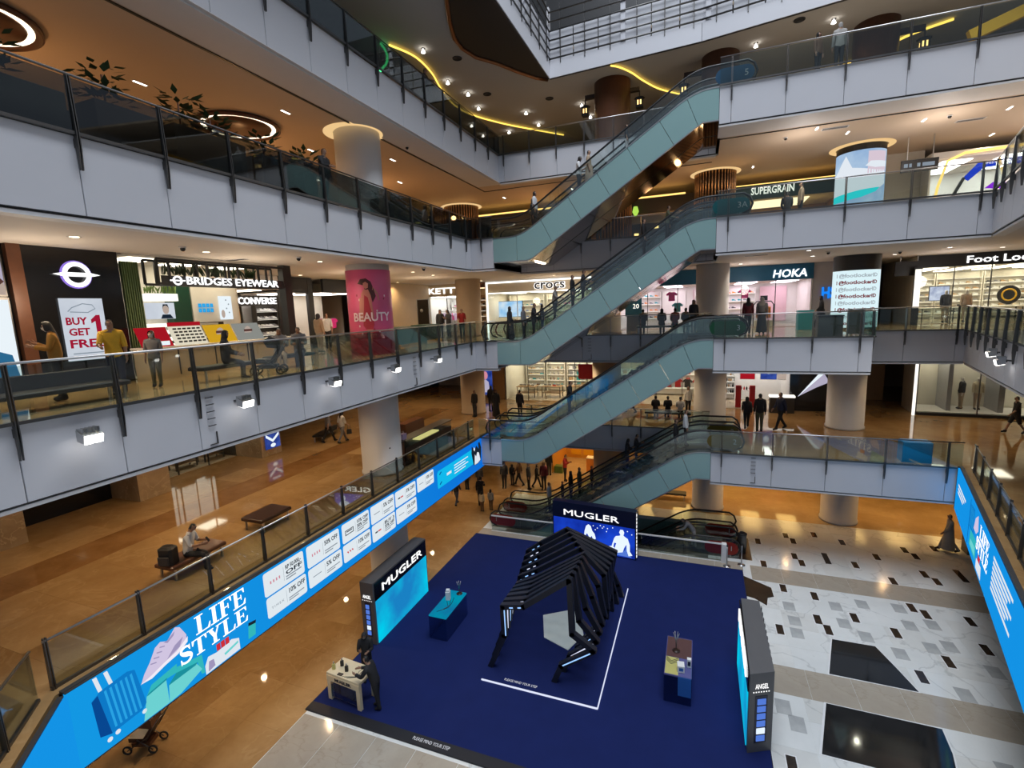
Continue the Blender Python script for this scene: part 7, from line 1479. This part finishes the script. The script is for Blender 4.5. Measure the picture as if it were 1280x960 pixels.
person('phone', -14.3, 26.8, L3, -0.4, 'person in black standing close beside the dark hoodie', 'c_dark', 'c_denim', 'long', long=True)
person('rail', -13.6, 27.2, L3, 0.4, 'man in a dark red shirt before the narrow brown shop front', 'c_red', 'c_black')
# third level, back
for k, (x, tp, hr, hc, lab) in enumerate(((-3.0, 'c_black', 'short', 'hair', 'person in black at the left end of the long bench before the running shop'), (-2.0, 'c_black', 'scarf', 'c_black', 'woman in a black headscarf seated second on the long bench'), (-1.3, 'c_red', 'short', 'hair', 'seated person in a red top, third on the long bench'), (-0.75, 'c_dark', 'short', 'hair', 'seated person in dark grey, rightmost on the long bench'))):
    person('sit', x, 28.55, L3, N if k % 2 else N + 0.2, lab, tp, 'c_black', hr, hc, long=True)
person('stand', -0.35, 28.3, L3, 0.3, 'tall person standing at the right end of the long bench', 'c_dark', 'c_black', 'long', long=True)
person('stand', 2.15, 26.6, L3, N, 'person with a maroon backpack before the running shop window', 'c_maroon', 'c_black', 'scarf', 'c_black', long=True)
person('stand', 2.75, 26.5, L3, N - 0.2, 'woman in a grey headscarf beside the maroon backpack person', 'c_grey', 'c_dark', 'scarf', 'c_stone', long=True, robe='c_dark')
person('walk', 6.0, 30.6, L3, We, 'woman in a long black robe walking left of the white screen column', 'c_black', 'c_black', 'scarf', 'c_black', long=True, robe='c_black')
person('rail', 14.2, 29.3, L3, 0.3, 'shop visitor in a red top before the big shoe shop', 'c_red', 'c_black', scale=1.0)
# escalators, third to fourth
person('stand', -9.3, 24.2, L3 + 0.012, Ea, 'woman in a long dark robe at the foot of the third level escalator', 'c_dark', 'c_black', 'scarf', 'c_black', long=True, robe='c_black')
for k, (X, tp, bt, hr, sc_, lab) in enumerate(((-8.5, 'c_grey', 'c_black', 'short', 1.0, 'man in grey stepping on the third level escalator'), (-8.05, 'c_dark', 'c_dark', 'short', 0.98, 'man in dark clothes second on the third level escalator'), (-7.5, 'c_black', 'c_denim', 'long', 0.8, 'child in black on the third level escalator'), (-6.9, 'c_stone', 'c_black', 'short', 1.0, 'person in a stone jacket riding up before the clog shop sign'), (-5.9, 'c_black', 'c_black', 'short', 0.97, 'lower of two people riding up side by side in black'), (-5.45, 'c_dark', 'c_black', 'short', 0.95, 'upper of two people riding up side by side in black'), (-2.5, 'c_black', 'c_black', 'short', 0.95, 'dark figure riding high on the third level escalator'), (-1.5, 'c_olive', 'c_black', 'short', 0.95, 'person nearing the top of the third level escalator'))):
    person('rail' if k % 2 else 'stand', X, yf + (0.15 if k % 2 else -0.1), onstep(L3, X), Ea, lab, tp, bt, hr, long=True, scale=sc_)
person('stand', -7.75, yf, onstep(L4, -7.75), Ea, 'woman in a white top low on the uppermost escalator', 'c_white', 'c_black', 'long', bag=None)
person('stand', -7.95, yf + 0.3, onstep(L4, -7.95), Ea, 'dark haired companion behind the white top woman on the uppermost escalator', 'c_black', 'c_black', 'long', long=True)
person('phone', -5.5, yf - 0.1, onstep(L4, -5.5), Ea, 'woman in a white shirt with long hair halfway up the uppermost escalator', 'c_white', 'c_black', 'long')
person('stand', -5.05, yf + 0.1, onstep(L4, -5.05), Ea, 'woman in a long beige dress halfway up the uppermost escalator', 'c_beige', 'c_beige', 'short', robe='c_beige')
person('stand', -3.3, yf + 0.1, onstep(L4, -3.3), Ea, 'person in black and white high on the uppermost escalator', 'c_black', 'c_white', 'short', scale=0.75)
person('rail', -6.2, yf, onstep(L2, -6.2), Ea, 'man in black leaning on the handrail of the second level escalator', 'c_black', 'c_denim', 'short', long=True, scale=1.04)
person('phone', -3.55, yr, onstep(L1, -3.55), Ea, 'woman looking at a phone on the ground floor escalator, lower of two', 'c_dark', 'c_black', 'long', long=True)
person('phone', -3.1, yr + 0.1, onstep(L1, -3.1), Ea, 'man holding a phone up on the ground floor escalator, upper of two', 'c_dark', 'c_denim', 'short', long=True, phone=True)
person('stand', -0.55, yf, onstep(L1, -0.55), Ea, 'person in a white and black jacket near the top of the ground floor escalator', 'c_white', 'c_black', 'short', long=True)
person('stand', -1.0, yf + 0.2, onstep(L1, -1.0), Ea, 'person in black right behind the white and black jacket', 'c_black', 'c_black', 'short', long=True)
person('stoop', -0.1, yf, 0.012, We, 'person in grey bending at the head of the basement escalator', 'c_grey', 'c_stone', 'short', long=True, scale=0.95)
for k, (X, tp, hr, lab) in enumerate(((-8.0, 'c_white', 'short', 'man in a white shirt on the lowest steps of the ground floor escalator'), (-7.2, 'c_dark', 'short', 'child sized figure on the ground floor escalator behind the red sign'), (-6.7, 'c_black', 'scarf', 'woman in a black headscarf riding up from the ground floor'), (-6.2, 'c_olive', 'short', 'broad man in an olive jacket riding up from the ground floor'), (-5.5, 'c_dark', 'short', 'short dark figure riding up before the orange counter'))):
    person('stand', X, yr, onstep(L1, X), Ea, lab, tp, 'c_black', hr, 'hair' if hr != 'scarf' else 'c_black', long=True, scale=0.78 if k in (1, 4) else 1.0)
# fourth and fifth level
person('rail', -11.3, 13.38, L4, Ea, 'dark figure standing at the fourth level railing before the haloed column', 'c_black', 'c_black', 'short', long=True, scale=1.0)
person('rail', -11.35, 20.3, L5, Ea, 'dark figure standing at the left fifth level railing', 'c_black', 'c_stone', 'short', long=True, scale=1.0)
person('stand', 4.1, 24.0, L5, 0.8, 'woman in a brown top at the right fifth level railing', 'c_brown', 'c_black', 'long', long=True, scale=0.9)
person('stand', 4.8, 23.95, L5, N, 'person in a white and blue jacket at the right fifth level railing', 'c_stone', 'c_black', 'short', 'c_stone', long=True, scale=1.0)
for x, y, lab in ((-4.0, 29.0, 'person in white standing by the fluted column behind the escalators'), (-5.6, 28.6, 'person in black and white on the back fourth level gallery')): person('stand', x - 1.5, y, L4, N, lab, 'c_white', 'c_black', 'short')
person('sit', 3.6, 26.5, L4, N, 'diner in dark clothes before the green food shop', 'c_dark', 'c_black', 'short', long=True); person('stand', 4.2, 26.9, L4, We, 'diner in a beige top standing by the green food shop', 'c_beige', 'c_black', 'short', long=True)
# second level
person('walk', -18.65, 20.6, L2, N - 0.3, 'man in a grey shirt walking away on the second level', 'c_grey', 'c_black', 'short')
person('stride', -17.85, 20.75, L2, N - 0.3, 'long haired woman with a bag walking beside the grey shirt man', 'c_white', 'c_grey', 'long', bag='c_black')
person('stand', -13.4, 28.0, L2, -0.3, 'man in a black jacket standing before the tan column, second level', 'c_black', 'c_dark', 'short', long=True)
person('rail', -13.0, 29.7, L2, N, 'dark figure before the blue light poster', 'c_black', 'c_black', 'long', long=True)
person('stand', -12.0, 28.2, L2, 0.4, 'woman in a black headscarf right of the blue light poster', 'c_black', 'c_black', 'scarf', 'c_black', long=True, robe='c_black')
person('stand', -10.5, 28.5, L2, N, 'dark figure at the entrance of the accessory shop', 'c_dark', 'c_black', 'short', long=True)
person('walk', -4.0, 31.0, L2, We, 'woman in a maroon top walking left of the bench, second level', 'c_maroon', 'c_black', 'long')
for x, y, r, tp, lab in ((-2.4, 29.9, N, 'c_dark', 'person in dark clothes seated at the left of the second level bench'), (-1.7, 29.9, N + 0.2, 'c_black', 'person in black seated at the middle of the second level bench'), (-1.0, 29.8, N, 'c_white', 'person in white seated at the right of the second level bench')): person('sit', x, y, L2, r, lab, tp, 'c_black', 'short', long=True)
person('stand', -0.6, 31.2, L2, 0.2, 'standing woman in white left of the grey column, second level', 'c_white', 'c_black', 'long', long=True)
person('walk', 2.4, 28.3, L2, N, 'person in dark clothes before the cosmetics shop, left of three', 'c_dark', 'c_black', 'long', long=True)
person('stand', 2.95, 27.7, L2, N, 'person with a black printed jacket before the cosmetics shop, middle of three', 'c_black', 'c_olive', 'short', long=True, scale=1.15)
person('stride', 4.0, 28.4, L2, We + 0.5, 'tall person in navy walking before the cosmetics shop, right of three', 'c_navy', 'c_black', 'short', long=True, scale=1.15)
person('walk', 14.1, 29.8, L2, We, 'person in black shorts walking before the mannequin window', 'c_black', 'c_black', 'short', shorts=True, scale=1.05)
person('sitphone', -13.0, 8.6, L2, 2.1, 'man in a white shirt sitting with a phone on the second level bench', 'c_white', 'c_black', 'short', phone=True, scale=1.0)
person('stand', -12.95, 18.7, L2, Ea, 'attendant in a dark shirt behind the wooden kiosk', 'c_black', 'c_black', 'short', long=True)
# ground floor
G = [('stride', -13.9, 25.8, N, 'person in a dark top and jeans below the right end of the long screen', 'c_dark', 'c_denim', 'short', 1.0), ('stand', -14.4, 28.3, N, 'dark figure partly under the long screen end', 'c_black', 'c_black', 'short', 0.95), ('stand', -13.6, 28.6, 0.5, 'second dark figure partly under the long screen end', 'c_dark', 'c_black', 'long', 0.95), ('rail', -12.4, 26.1, N + 0.3, 'man in black standing alone on the brown floor near the pit', 'c_black', 'c_black', 'short', 1.05), ('stand', -11.95, 25.3, N, 'child in a cream top beside the man in black', 'c_cream', 'c_brown', 'long', 0.72), ('stand', -11.5, 25.6, N, 'small girl in grey brown next to the cream top child', 'c_stone', 'c_brown', 'long', 0.76), ('stand', -12.1, 29.3, 0.2, 'slim man in dark clothes behind the children', 'c_dark', 'c_black', 'short', 1.05), ('stand', -11.75, 29.9, N, 'short woman with long hair behind the children', 'c_black', 'c_dark', 'long', 0.85), ('walk', -11.3, 30.0, We, 'person walking in a brown top among the crowd', 'c_brown', 'c_black', 'long', 1.05), ('stand', -10.4, 29.4, Ea, 'man in dark clothes queueing at the escalator foot', 'c_dark', 'c_black', 'short', 1.05), ('stride', -10.0, 29.9, Ea, 'woman in black queueing behind the man in dark clothes', 'c_black', 'c_black', 'long', 0.95), ('stand', -9.45, 29.7, S_, 'tall woman with long hair queueing at the escalator foot', 'c_maroon', 'c_black', 'long', 1.08), ('phone', -8.5, 31.6, Ea, 'woman in red looking at a phone before the yellow shop', 'c_red', 'c_black', 'short', 1.1), ('stand', -9.9, 32.4, N, 'dark figure at the left post of the yellow shop', 'c_black', 'c_black', 'short', 1.05), ('sit', -2.4, 30.4, N, 'person in black seated on the ground floor bench', 'c_black', 'c_black', 'short', 1.0), ('walk', 10.95, 27.1, We, 'person in a grey robe crossing the marble at the far right', 'c_stone', 'c_stone', 'short', 1.05)]
for pz, x, y, r, lab, tp, bt, hr, sc_ in G: person(pz, x, y, 0.0, r, lab, tp, bt, hr, long=True, scale=sc_, robe='c_stone' if 'robe' in lab else None)
person('phone', -9.95, 11.72, 0.05, 0.5, 'event attendant in black and headscarf facing the camera behind the cream desk', 'c_black', 'c_black', 'scarf', 'c_black', long=True, mask='c_stone')
person('lean', -8.95, 10.85, 0.05, We + 0.15, 'person in black with white cuffs leaning on the cream desk', 'c_black', 'c_black', 'short', long=True)
# mannequins
s = MANNEQUIN_SHOP
for k, (x, tp, bt, lab) in enumerate(((2.35, 'c_black', 'c_beige', 'mannequin in a black jacket, side on in the cream shop window'), (3.05, 'c_cream', 'c_beige', 'mannequin in a cream padded jacket in the cream shop window'))):
    p = s.at(x, 1.3, 0.18); person('stand', p[0], p[1], p[2], (We if k == 0 else 0), lab, tp, bt, None, long=True, scale=1.05, cat='mannequin', name='mannequin', skin='m_skin')
for x, y, tp, lab in ((12.4, 31.2, 'c_black', 'mannequin in black inside the big shoe shop'), (13.4, 31.5, 'c_beige', 'mannequin in a beige jacket inside the big shoe shop')): person('stand', x, y + 2.4, L3 + 0.02, 0, lab, tp, 'c_beige', None, long=True, cat='mannequin', name='mannequin', skin='m_skin')
# ================================================================ FURNITURE AND PLANTS
def bench(x, y, z, rot, w, d, h, lab, m='leather', back=0):
    t = thing('bench', lab, 'bench', (x, y, z), rot)
    ob('seat', MB().bbox(-w / 2, w / 2, -d / 2, d / 2, h - 0.10, h, 0.025).mesh('seat', m), t)
    for a in (-1, 1):
        for b in (-1, 1): ob('leg', MB().box(a * (w / 2 - 0.12) - 0.025, a * (w / 2 - 0.12) + 0.025, b * (d / 2 - 0.08) - 0.025, b * (d / 2 - 0.08) + 0.025, 0, h - 0.1).mesh('leg', 'steel'), t)
    if back: ob('backrest', MB().bbox(-w / 2, w / 2, d / 2 - 0.08, d / 2, h, h + back, 0.02).mesh('backrest', m), t)
bench(-13.3, 11.5, L2, PI / 2, 1.25, 0.9, 0.44, 'empty brown leather bench on the second level floor')
bench(-19.6, 21.6, L2, PI / 2 + 0.3, 2.6, 0.6, 0.4, 'long low dark bench behind the walking couple, second level', 'black')
bench(-13.1, 8.75, L2, PI / 2, 1.6, 0.7, 0.43, 'brown slatted bench under the man in the white shirt', 'brown_wood')
bench(-12.4, 9.9, L3, PI / 2, 1.7, 0.6, 0.43, 'dark bench under the cloaked woman on the third level', 'black')
bench(-12.75, 12.65, L3, PI / 2, 1.8, 0.55, 0.43, 'dark bench under the two seated people by the black post', 'black')
bench(-12.3, 6.0, L3, PI / 2, 2.4, 0.7, 0.40, 'long low dark sofa behind the railing near the suited man poster', 'charcoal', 0.3)
bench(-1.9, 28.5, L3, 0, 2.9, 0.6, 0.43, 'long dark green bench before the running shop', 'dark_green', 0)
bench(-1.7, 29.85, L2, 0, 2.6, 0.6, 0.43, 'long dark bench left of the grey column, second level', 'black')
bench(-2.2, 30.35, 0, 0, 3.2, 0.6, 0.43, 'long dark bench on the ground floor under the escalator', 'black')
t = thing('backpack', 'black backpack on the brown slatted bench beside the sitting man', 'bag', (-13.05, 8.1, L2 + 0.43), 0.3); ob('body', MB().bbox(-0.2, 0.2, -0.16, 0.16, 0, 0.5, 0.06).mesh('body', 'black'), t); ob('pocket', MB().bbox(-0.15, 0.15, -0.22, -0.16, 0.05, 0.28, 0.02).mesh('pocket', 'charcoal'), t); ob('strap', MB().tube([(-0.1, 0.16, 0.45), (-0.1, 0.24, 0.25), (-0.1, 0.16, 0.05)], 0.02, 5).mesh('strap', 'charcoal'), t)
# wooden kiosk on the second level
t = thing('kiosk', 'wooden kiosk counter with lit glass case on the second level', 'kiosk', (-12.6, 16.9, L2))
ob('front_cabinet', MB().bbox(-0.5, 0.45, 0, 1.1, 0, 1.15, 0.01).mesh('front_cabinet', 'brown_wood'), t); ob('cabinet_top', MB().box(-0.55, 0.5, -0.05, 1.15, 1.15, 1.2).mesh('cabinet_top', 'dark_wood'), t)
ob('side_counter', MB().box(0.0, 0.5, 1.1, 5.4, 0, 0.85).mesh('side_counter', 'dark_wood'), t); ob('glass_case', MB().box(0.0, 0.5, 1.1, 5.4, 0.85, 1.15).mesh('glass_case', 'acrylic'), t)
ob('lit_shelf', MB().box(0.05, 0.45, 2.4, 4.2, 0.87, 0.93).mesh('lit_shelf', glow('kiosk_yellow', (0.85, 0.75, 0.25), 0.9)), t); ob('case_top', MB().box(-0.05, 0.55, 1.1, 5.45, 1.15, 1.18).mesh('case_top', 'dark_steel'), t)
ob('back_cabinet', MB().box(-1.6, -1.1, 3.6, 5.4, 0, 1.25).mesh('back_cabinet', 'brown_wood'), t)
t = thing('flower_vase', 'red flowers in a dark vase on the front of the wooden kiosk', 'flowers', (-12.8, 17.2, L2 + 1.2)); ob('vase', MB().lathe([(0.06, 0), (0.09, 0.1), (0.05, 0.22)], 10).mesh('vase', 'black'), t)
mb = MB()
for k in range(26):
    a, h = random.uniform(0, 6.3), random.uniform(0.25, 0.62); r_ = random.uniform(0.05, 0.3); mb.flat([(r_ * math.cos(a), r_ * math.sin(a), h), (r_ * math.cos(a) + 0.09, r_ * math.sin(a) + 0.02, h + 0.05), (r_ * math.cos(a) + 0.04, r_ * math.sin(a) + 0.08, h + 0.1), (r_ * math.cos(a) - 0.05, r_ * math.sin(a) + 0.04, h + 0.06)])
f = ob('blossom', mb.mesh('blossom', 'red'), t); f['kind'] = 'stuff'
mb = MB()
for k in range(7): mb.tube([(0, 0, 0.15), (0.15 * math.cos(k), 0.15 * math.sin(k), 0.45)], 0.008, 4)
ob('stem', mb.mesh('stem', 'leaf'), t)
t = thing('gift_bag', 'lilac gift bag on the kiosk glass case', 'bag', (-12.35, 18.25, L2 + 1.18)); ob('body', MB().box(-0.1, 0.1, -0.14, 0.14, 0, 0.26).mesh('body', 'g_lilac'), t); ob('handle', MB().tube([(0, -0.06, 0.26), (0, -0.04, 0.36), (0, 0.04, 0.36), (0, 0.06, 0.26)], 0.008, 4).mesh('handle', 'g_white'), t)
# prams
def pram(x, y, z, rot, lab, m='black', m2='charcoal'):
    t = thing('pushchair', lab, 'pushchair', (x, y, z), rot)
    ob('seat', MB().prism([(-0.25, 0.35), (0.2, 0.32), (0.45, 0.75), (0.40, 0.80), (0.15, 0.45), (-0.25, 0.48)], -0.2, 0.2, 'x' if False else 'y').mesh('seat', m), t)
    ob('hood', MB().prism([(0.10, 0.80), (0.0, 1.0), (0.2, 1.12), (0.45, 1.0), (0.45, 0.75)], -0.22, 0.22, 'y').mesh('hood', m2), t)
    fr = MB()
    for s_ in (-0.23, 0.23): fr.tube([(0.62, s_, 1.0), (0.3, s_, 0.5), (-0.3, s_, 0.12)], 0.015, 6); fr.tube([(0.4, s_, 0.12), (0.0, s_, 0.45)], 0.015, 6)
    fr.tube([(0.62, -0.23, 1.0), (0.62, 0.23, 1.0)], 0.02, 6); ob('frame', fr.mesh('frame', 'dark_steel'), t)
    wh = MB().tube([(0.11 * math.cos(k * PI / 6), 0, 0.11 * math.sin(k * PI / 6)) for k in range(12)], 0.025, 6, closed=True).mesh('wheel', 'rubber')
    for a in (-0.3, 0.4):
        for b in (-0.23, 0.23): ob('wheel', wh, t, (a, b, 0.135))
    ob('basket', MB().box(-0.2, 0.3, -0.18, 0.18, 0.18, 0.3).mesh('basket', m2), t)
pram(-11.9, 10.9, L3, 0.6, 'black pushchair beside the cloaked woman on the third level')
pram(-14.5, 7.6, 0, 0.4, 'pushchair with reddish seat on the brown ground floor below the long screen', 'leather', 'brown_wood')
# planters on the fourth level
mat('planter_brown', (0.055, 0.030, 0.020), 0.5); mat('planter_grey', (0.075, 0.075, 0.065), 0.55)
def broadleaf(par, cx, cy, z, r, h, n, m='leaf'):
    mb = MB()
    for k in range(n):
        a = random.uniform(0, 2 * PI); q = random.uniform(0.2, 1) * r; zz_ = z + random.uniform(0.1, 1) * h; w = 0.07; L_ = random.uniform(0.18, 0.34)
        p = Vector((cx + q * math.cos(a), cy + q * math.sin(a), zz_)); d = Vector((math.cos(a), math.sin(a), random.uniform(-0.4, 0.8))).normalized(); s_ = d.cross(Vector((0, 0, 1))).normalized() * w
        mb.flat([tuple(p), tuple(p + d * L_ * 0.45 + s_), tuple(p + d * L_), tuple(p + d * L_ * 0.45 - s_)])
    o = ob('foliage', mb.mesh('foliage', m), par); o['kind'] = 'stuff'
    ob('stem', MB().tube([(cx, cy, z), (cx, cy, z + h * 0.8)], 0.02, 5).mesh('stem', 'brown_wood'), par)
def planter(y0, y1, h, m, lab, kind):
    t = thing('planter', lab, 'planter', (-11.55, y0, L4)); w = y1 - y0
    ob('box', MB().bbox(-0.35, 0.3, 0, w, 0, h, 0.01).mesh('box', m), t); ob('soil', MB().box(-0.3, 0.25, 0.05, w - 0.05, h, h + 0.01).mesh('soil', 'dark_wood'), t)
    if kind == 'broad':
        for k in range(max(1, int(w / 0.8))): broadleaf(t, -0.02, 0.4 + k * 0.8, h, 0.42, random.uniform(0.5, 0.85), 70)
    else:
        mb = MB()
        for k in range(int(w * 260)):
            p = Vector((random.uniform(-0.3, 0.26), random.uniform(0.02, w - 0.02), h + random.uniform(0, 0.28))); a = random.uniform(0, 6.3); d = Vector((math.cos(a), math.sin(a), random.uniform(-0.3, 1))).normalized() * 0.09; s_ = d.cross(Vector((0.3, 0.1, 1))).normalized() * 0.03
            mb.flat([tuple(p), tuple(p + d * 0.5 + s_), tuple(p + d), tuple(p + d * 0.5 - s_)])
        o = ob('foliage', mb.mesh('foliage', 'leaf'), t); o['kind'] = 'stuff'
planter(4.2, 6.4, 0.85, 'planter_grey', 'grey green planter with dark plants nearest the camera, fourth level', 'broad')
planter(6.9, 8.2, 0.95, 'planter_brown', 'short brown planter with drooping leaves before the ring lamp', 'broad')
planter(8.5, 10.4, 1.0, 'planter_brown', 'brown planter with broad leaved plants, second in the near row', 'broad')
planter(10.9, 12.4, 0.95, 'planter_brown', 'brown planter with tall leaves in front of the second ring lamp', 'broad')
planter(12.45, 13.0, 0.9, 'planter_brown', 'brown planter with round leaved bush left of the dark figure', 'broad')
for k, (a, b, w_) in enumerate(((16.5, 18.2, 'first'), (18.3, 20.0, 'second'), (20.1, 21.8, 'third'), (21.9, 23.4, 'fourth'))): planter(a, b, 0.86, 'planter_grey', 'grey planter with a low clipped hedge, %s beyond the haloed column' % w_, 'hedge')
t = thing('banner_stand', 'slim standing banner with pale print before the far fluted column', 'sign', (-13.2, 24.2, L4), 0.5); ob('panel', MB().box(-0.28, 0.28, -0.02, 0.02, 0.1, 2.0).mesh('panel', 'poster_pale'), t); ob('foot', MB().box(-0.25, 0.25, -0.15, 0.15, 0, 0.04).mesh('foot', 'steel'), t); ob('dark_print', MB().prism([(-0.2, 0.5), (0.1, 0.7), (0.2, 1.3), (-0.1, 1.0)], -0.026, -0.022, 'y').mesh('dark_print', 'g_teal'), t)
struct('wall_left_fourth', MB().box(-22.3, -22, 0, 33, L4, ZC[L4]), ['shop_dark'], 'dark wall deep behind the planters on the fourth level')
for k, (y, w) in enumerate(((6.5, 1.8), (11.2, 2.2), (19, 2.0), (25, 2.4))): struct('glow_panel_%d' % (k + 1), MB().box(-21.99, -21.93, y, y + w, L4 + 0.8, L4 + 1.5), ['lantern_glow'], 'low amber lit window in the dark fourth level wall, %s' % ('nearest the camera', 'behind the ring lamp', 'behind the clipped hedges', 'farthest along')[k])  # amber glow panels added on the dark wall, no windows behind
tag(ob('screen_partition', MB().box(-13.6, -13.5, 4.0, 9.0, L4, L4 + 1.35).mesh('screen_partition', 'planter_grey'), None), 'grey green partition behind the nearest planters, fourth level', 'partition')
# floor stands and bins near the third level corner pod
t = thing('crate_stack', 'grey green box standing on the third level pod before the white screen column', 'box', (5.0, 23.9, L3)); ob('body', MB().bbox(-0.45, 0.45, -0.25, 0.25, 0, 0.85, 0.02).mesh('body', 'planter_grey'), t); ob('lid', MB().box(-0.47, 0.47, -0.27, 0.27, 0.85, 0.9).mesh('lid', 'charcoal'), t)
t = thing('sign_stand', 'grey framed sign stand at the end of the third level pod', 'sign', (5.95, 24.0, L3)); ob('panel', MB().box(-0.25, 0.25, -0.03, 0.03, 0.1, 1.1).mesh('panel', 'planter_grey'), t); ob('frame', MB().box(-0.3, -0.25, -0.05, 0.05, 0, 1.15).box(0.25, 0.3, -0.05, 0.05, 0, 1.15).mesh('frame', 'steel'), t)
tag(ob('blue_bin', MB().bbox(-0.5, 0.5, -0.3, 0.3, 0, 0.85, 0.03).mesh('blue_bin', 'case_paint' if 'case_paint' in MATS else mat('case_paint', (0.02, 0.20, 0.42), 0.3)), None, (8.3, 24.0, L2)), 'blue box behind the glass at the right end of the second level front', 'box')
# small ceiling fittings
for k, (x, y, L) in enumerate(((9.3, 26.4, L4), (3.4, 26.3, L4), (-12.0, 19.6, L4), (-13.0, 9.6, L3), (-12.6, 13.3, L3), (-12.4, 17.0, L3), (-11.8, 20.0, L3), (5.2, 25.8, L3), (8.6, 28.4, L3))):
    t = thing('ceiling_camera', 'small dark dome camera on the %s ceiling, %s' % (ORD[L], ('far right', 'above the food shop', 'beside the haloed column', 'above the yellow shirt man', 'above the eyewear sign', 'above the pink poster', 'by the escalator end', 'above the pod', 'before the corridor')[k]), 'camera', (x, y, ZC[L] - 0.001)); ob('mount', MB().lathe([(0.09, -0.04), (0.09, 0)], 12).mesh('mount', 'white_paint'), t); ob('dome', MB().ball((0, 0, -0.06), 0.07, n=10).mesh('dome', 'gloss_black'), t)
for k, (x, y, L, lab) in enumerate(((5.2, 25.9, L4, 'left of the trainer screen column'), (10.4, 27.5, L4, 'right of the direction board'), (2.3, 25.3, L3, 'beside the upper escalator end'), (-14.6, 12.6, L3, 'near the eyewear sign'))):
    t = thing('ceiling_vent', 'slotted air vent in the %s ceiling %s' % (ORD[L], lab), 'vent', (x, y, ZC[L] - 0.001)); ob('frame', MB().box(-0.5, 0.5, -0.16, 0.16, -0.012, 0).mesh('frame', 'white_paint'), t)
    sl_ = MB().box(-0.46, 0.46, -0.012, 0.012, -0.016, -0.011).mesh('slat', 'charcoal')
    for q in range(5): ob('slat', sl_, t, (0, -0.1 + q * 0.05, 0))
# ================================================================ FINISH: lettering curves become meshes
bpy.context.view_layer.update()
wd = {o.name: w for o, w in FIT}
dg = bpy.context.evaluated_depsgraph_get()
for o in [o for o in COL.objects if o.type == 'FONT']:
    me = bpy.data.meshes.new_from_object(o.evaluated_get(dg))
    s = wd[o.name] / o.dimensions.x if o.name in wd and o.dimensions.x > 1e-4 else 1.0
    n = ob('lettering', me, o.parent)
    if 'bend' in o:
        r, a0, z0 = o['bend'], o['ang'], o.location.z
        for v in me.vertices:
            a = a0 + v.co.x * s / r; h = v.co.y; v.co = ((r + v.co.z) * math.cos(a), (r + v.co.z) * math.sin(a), z0 + h)
        me.update()
    else:
        n.location = o.location; n.rotation_euler = o.rotation_euler; n.scale = (s, 1, 1)
    bpy.data.objects.remove(o)
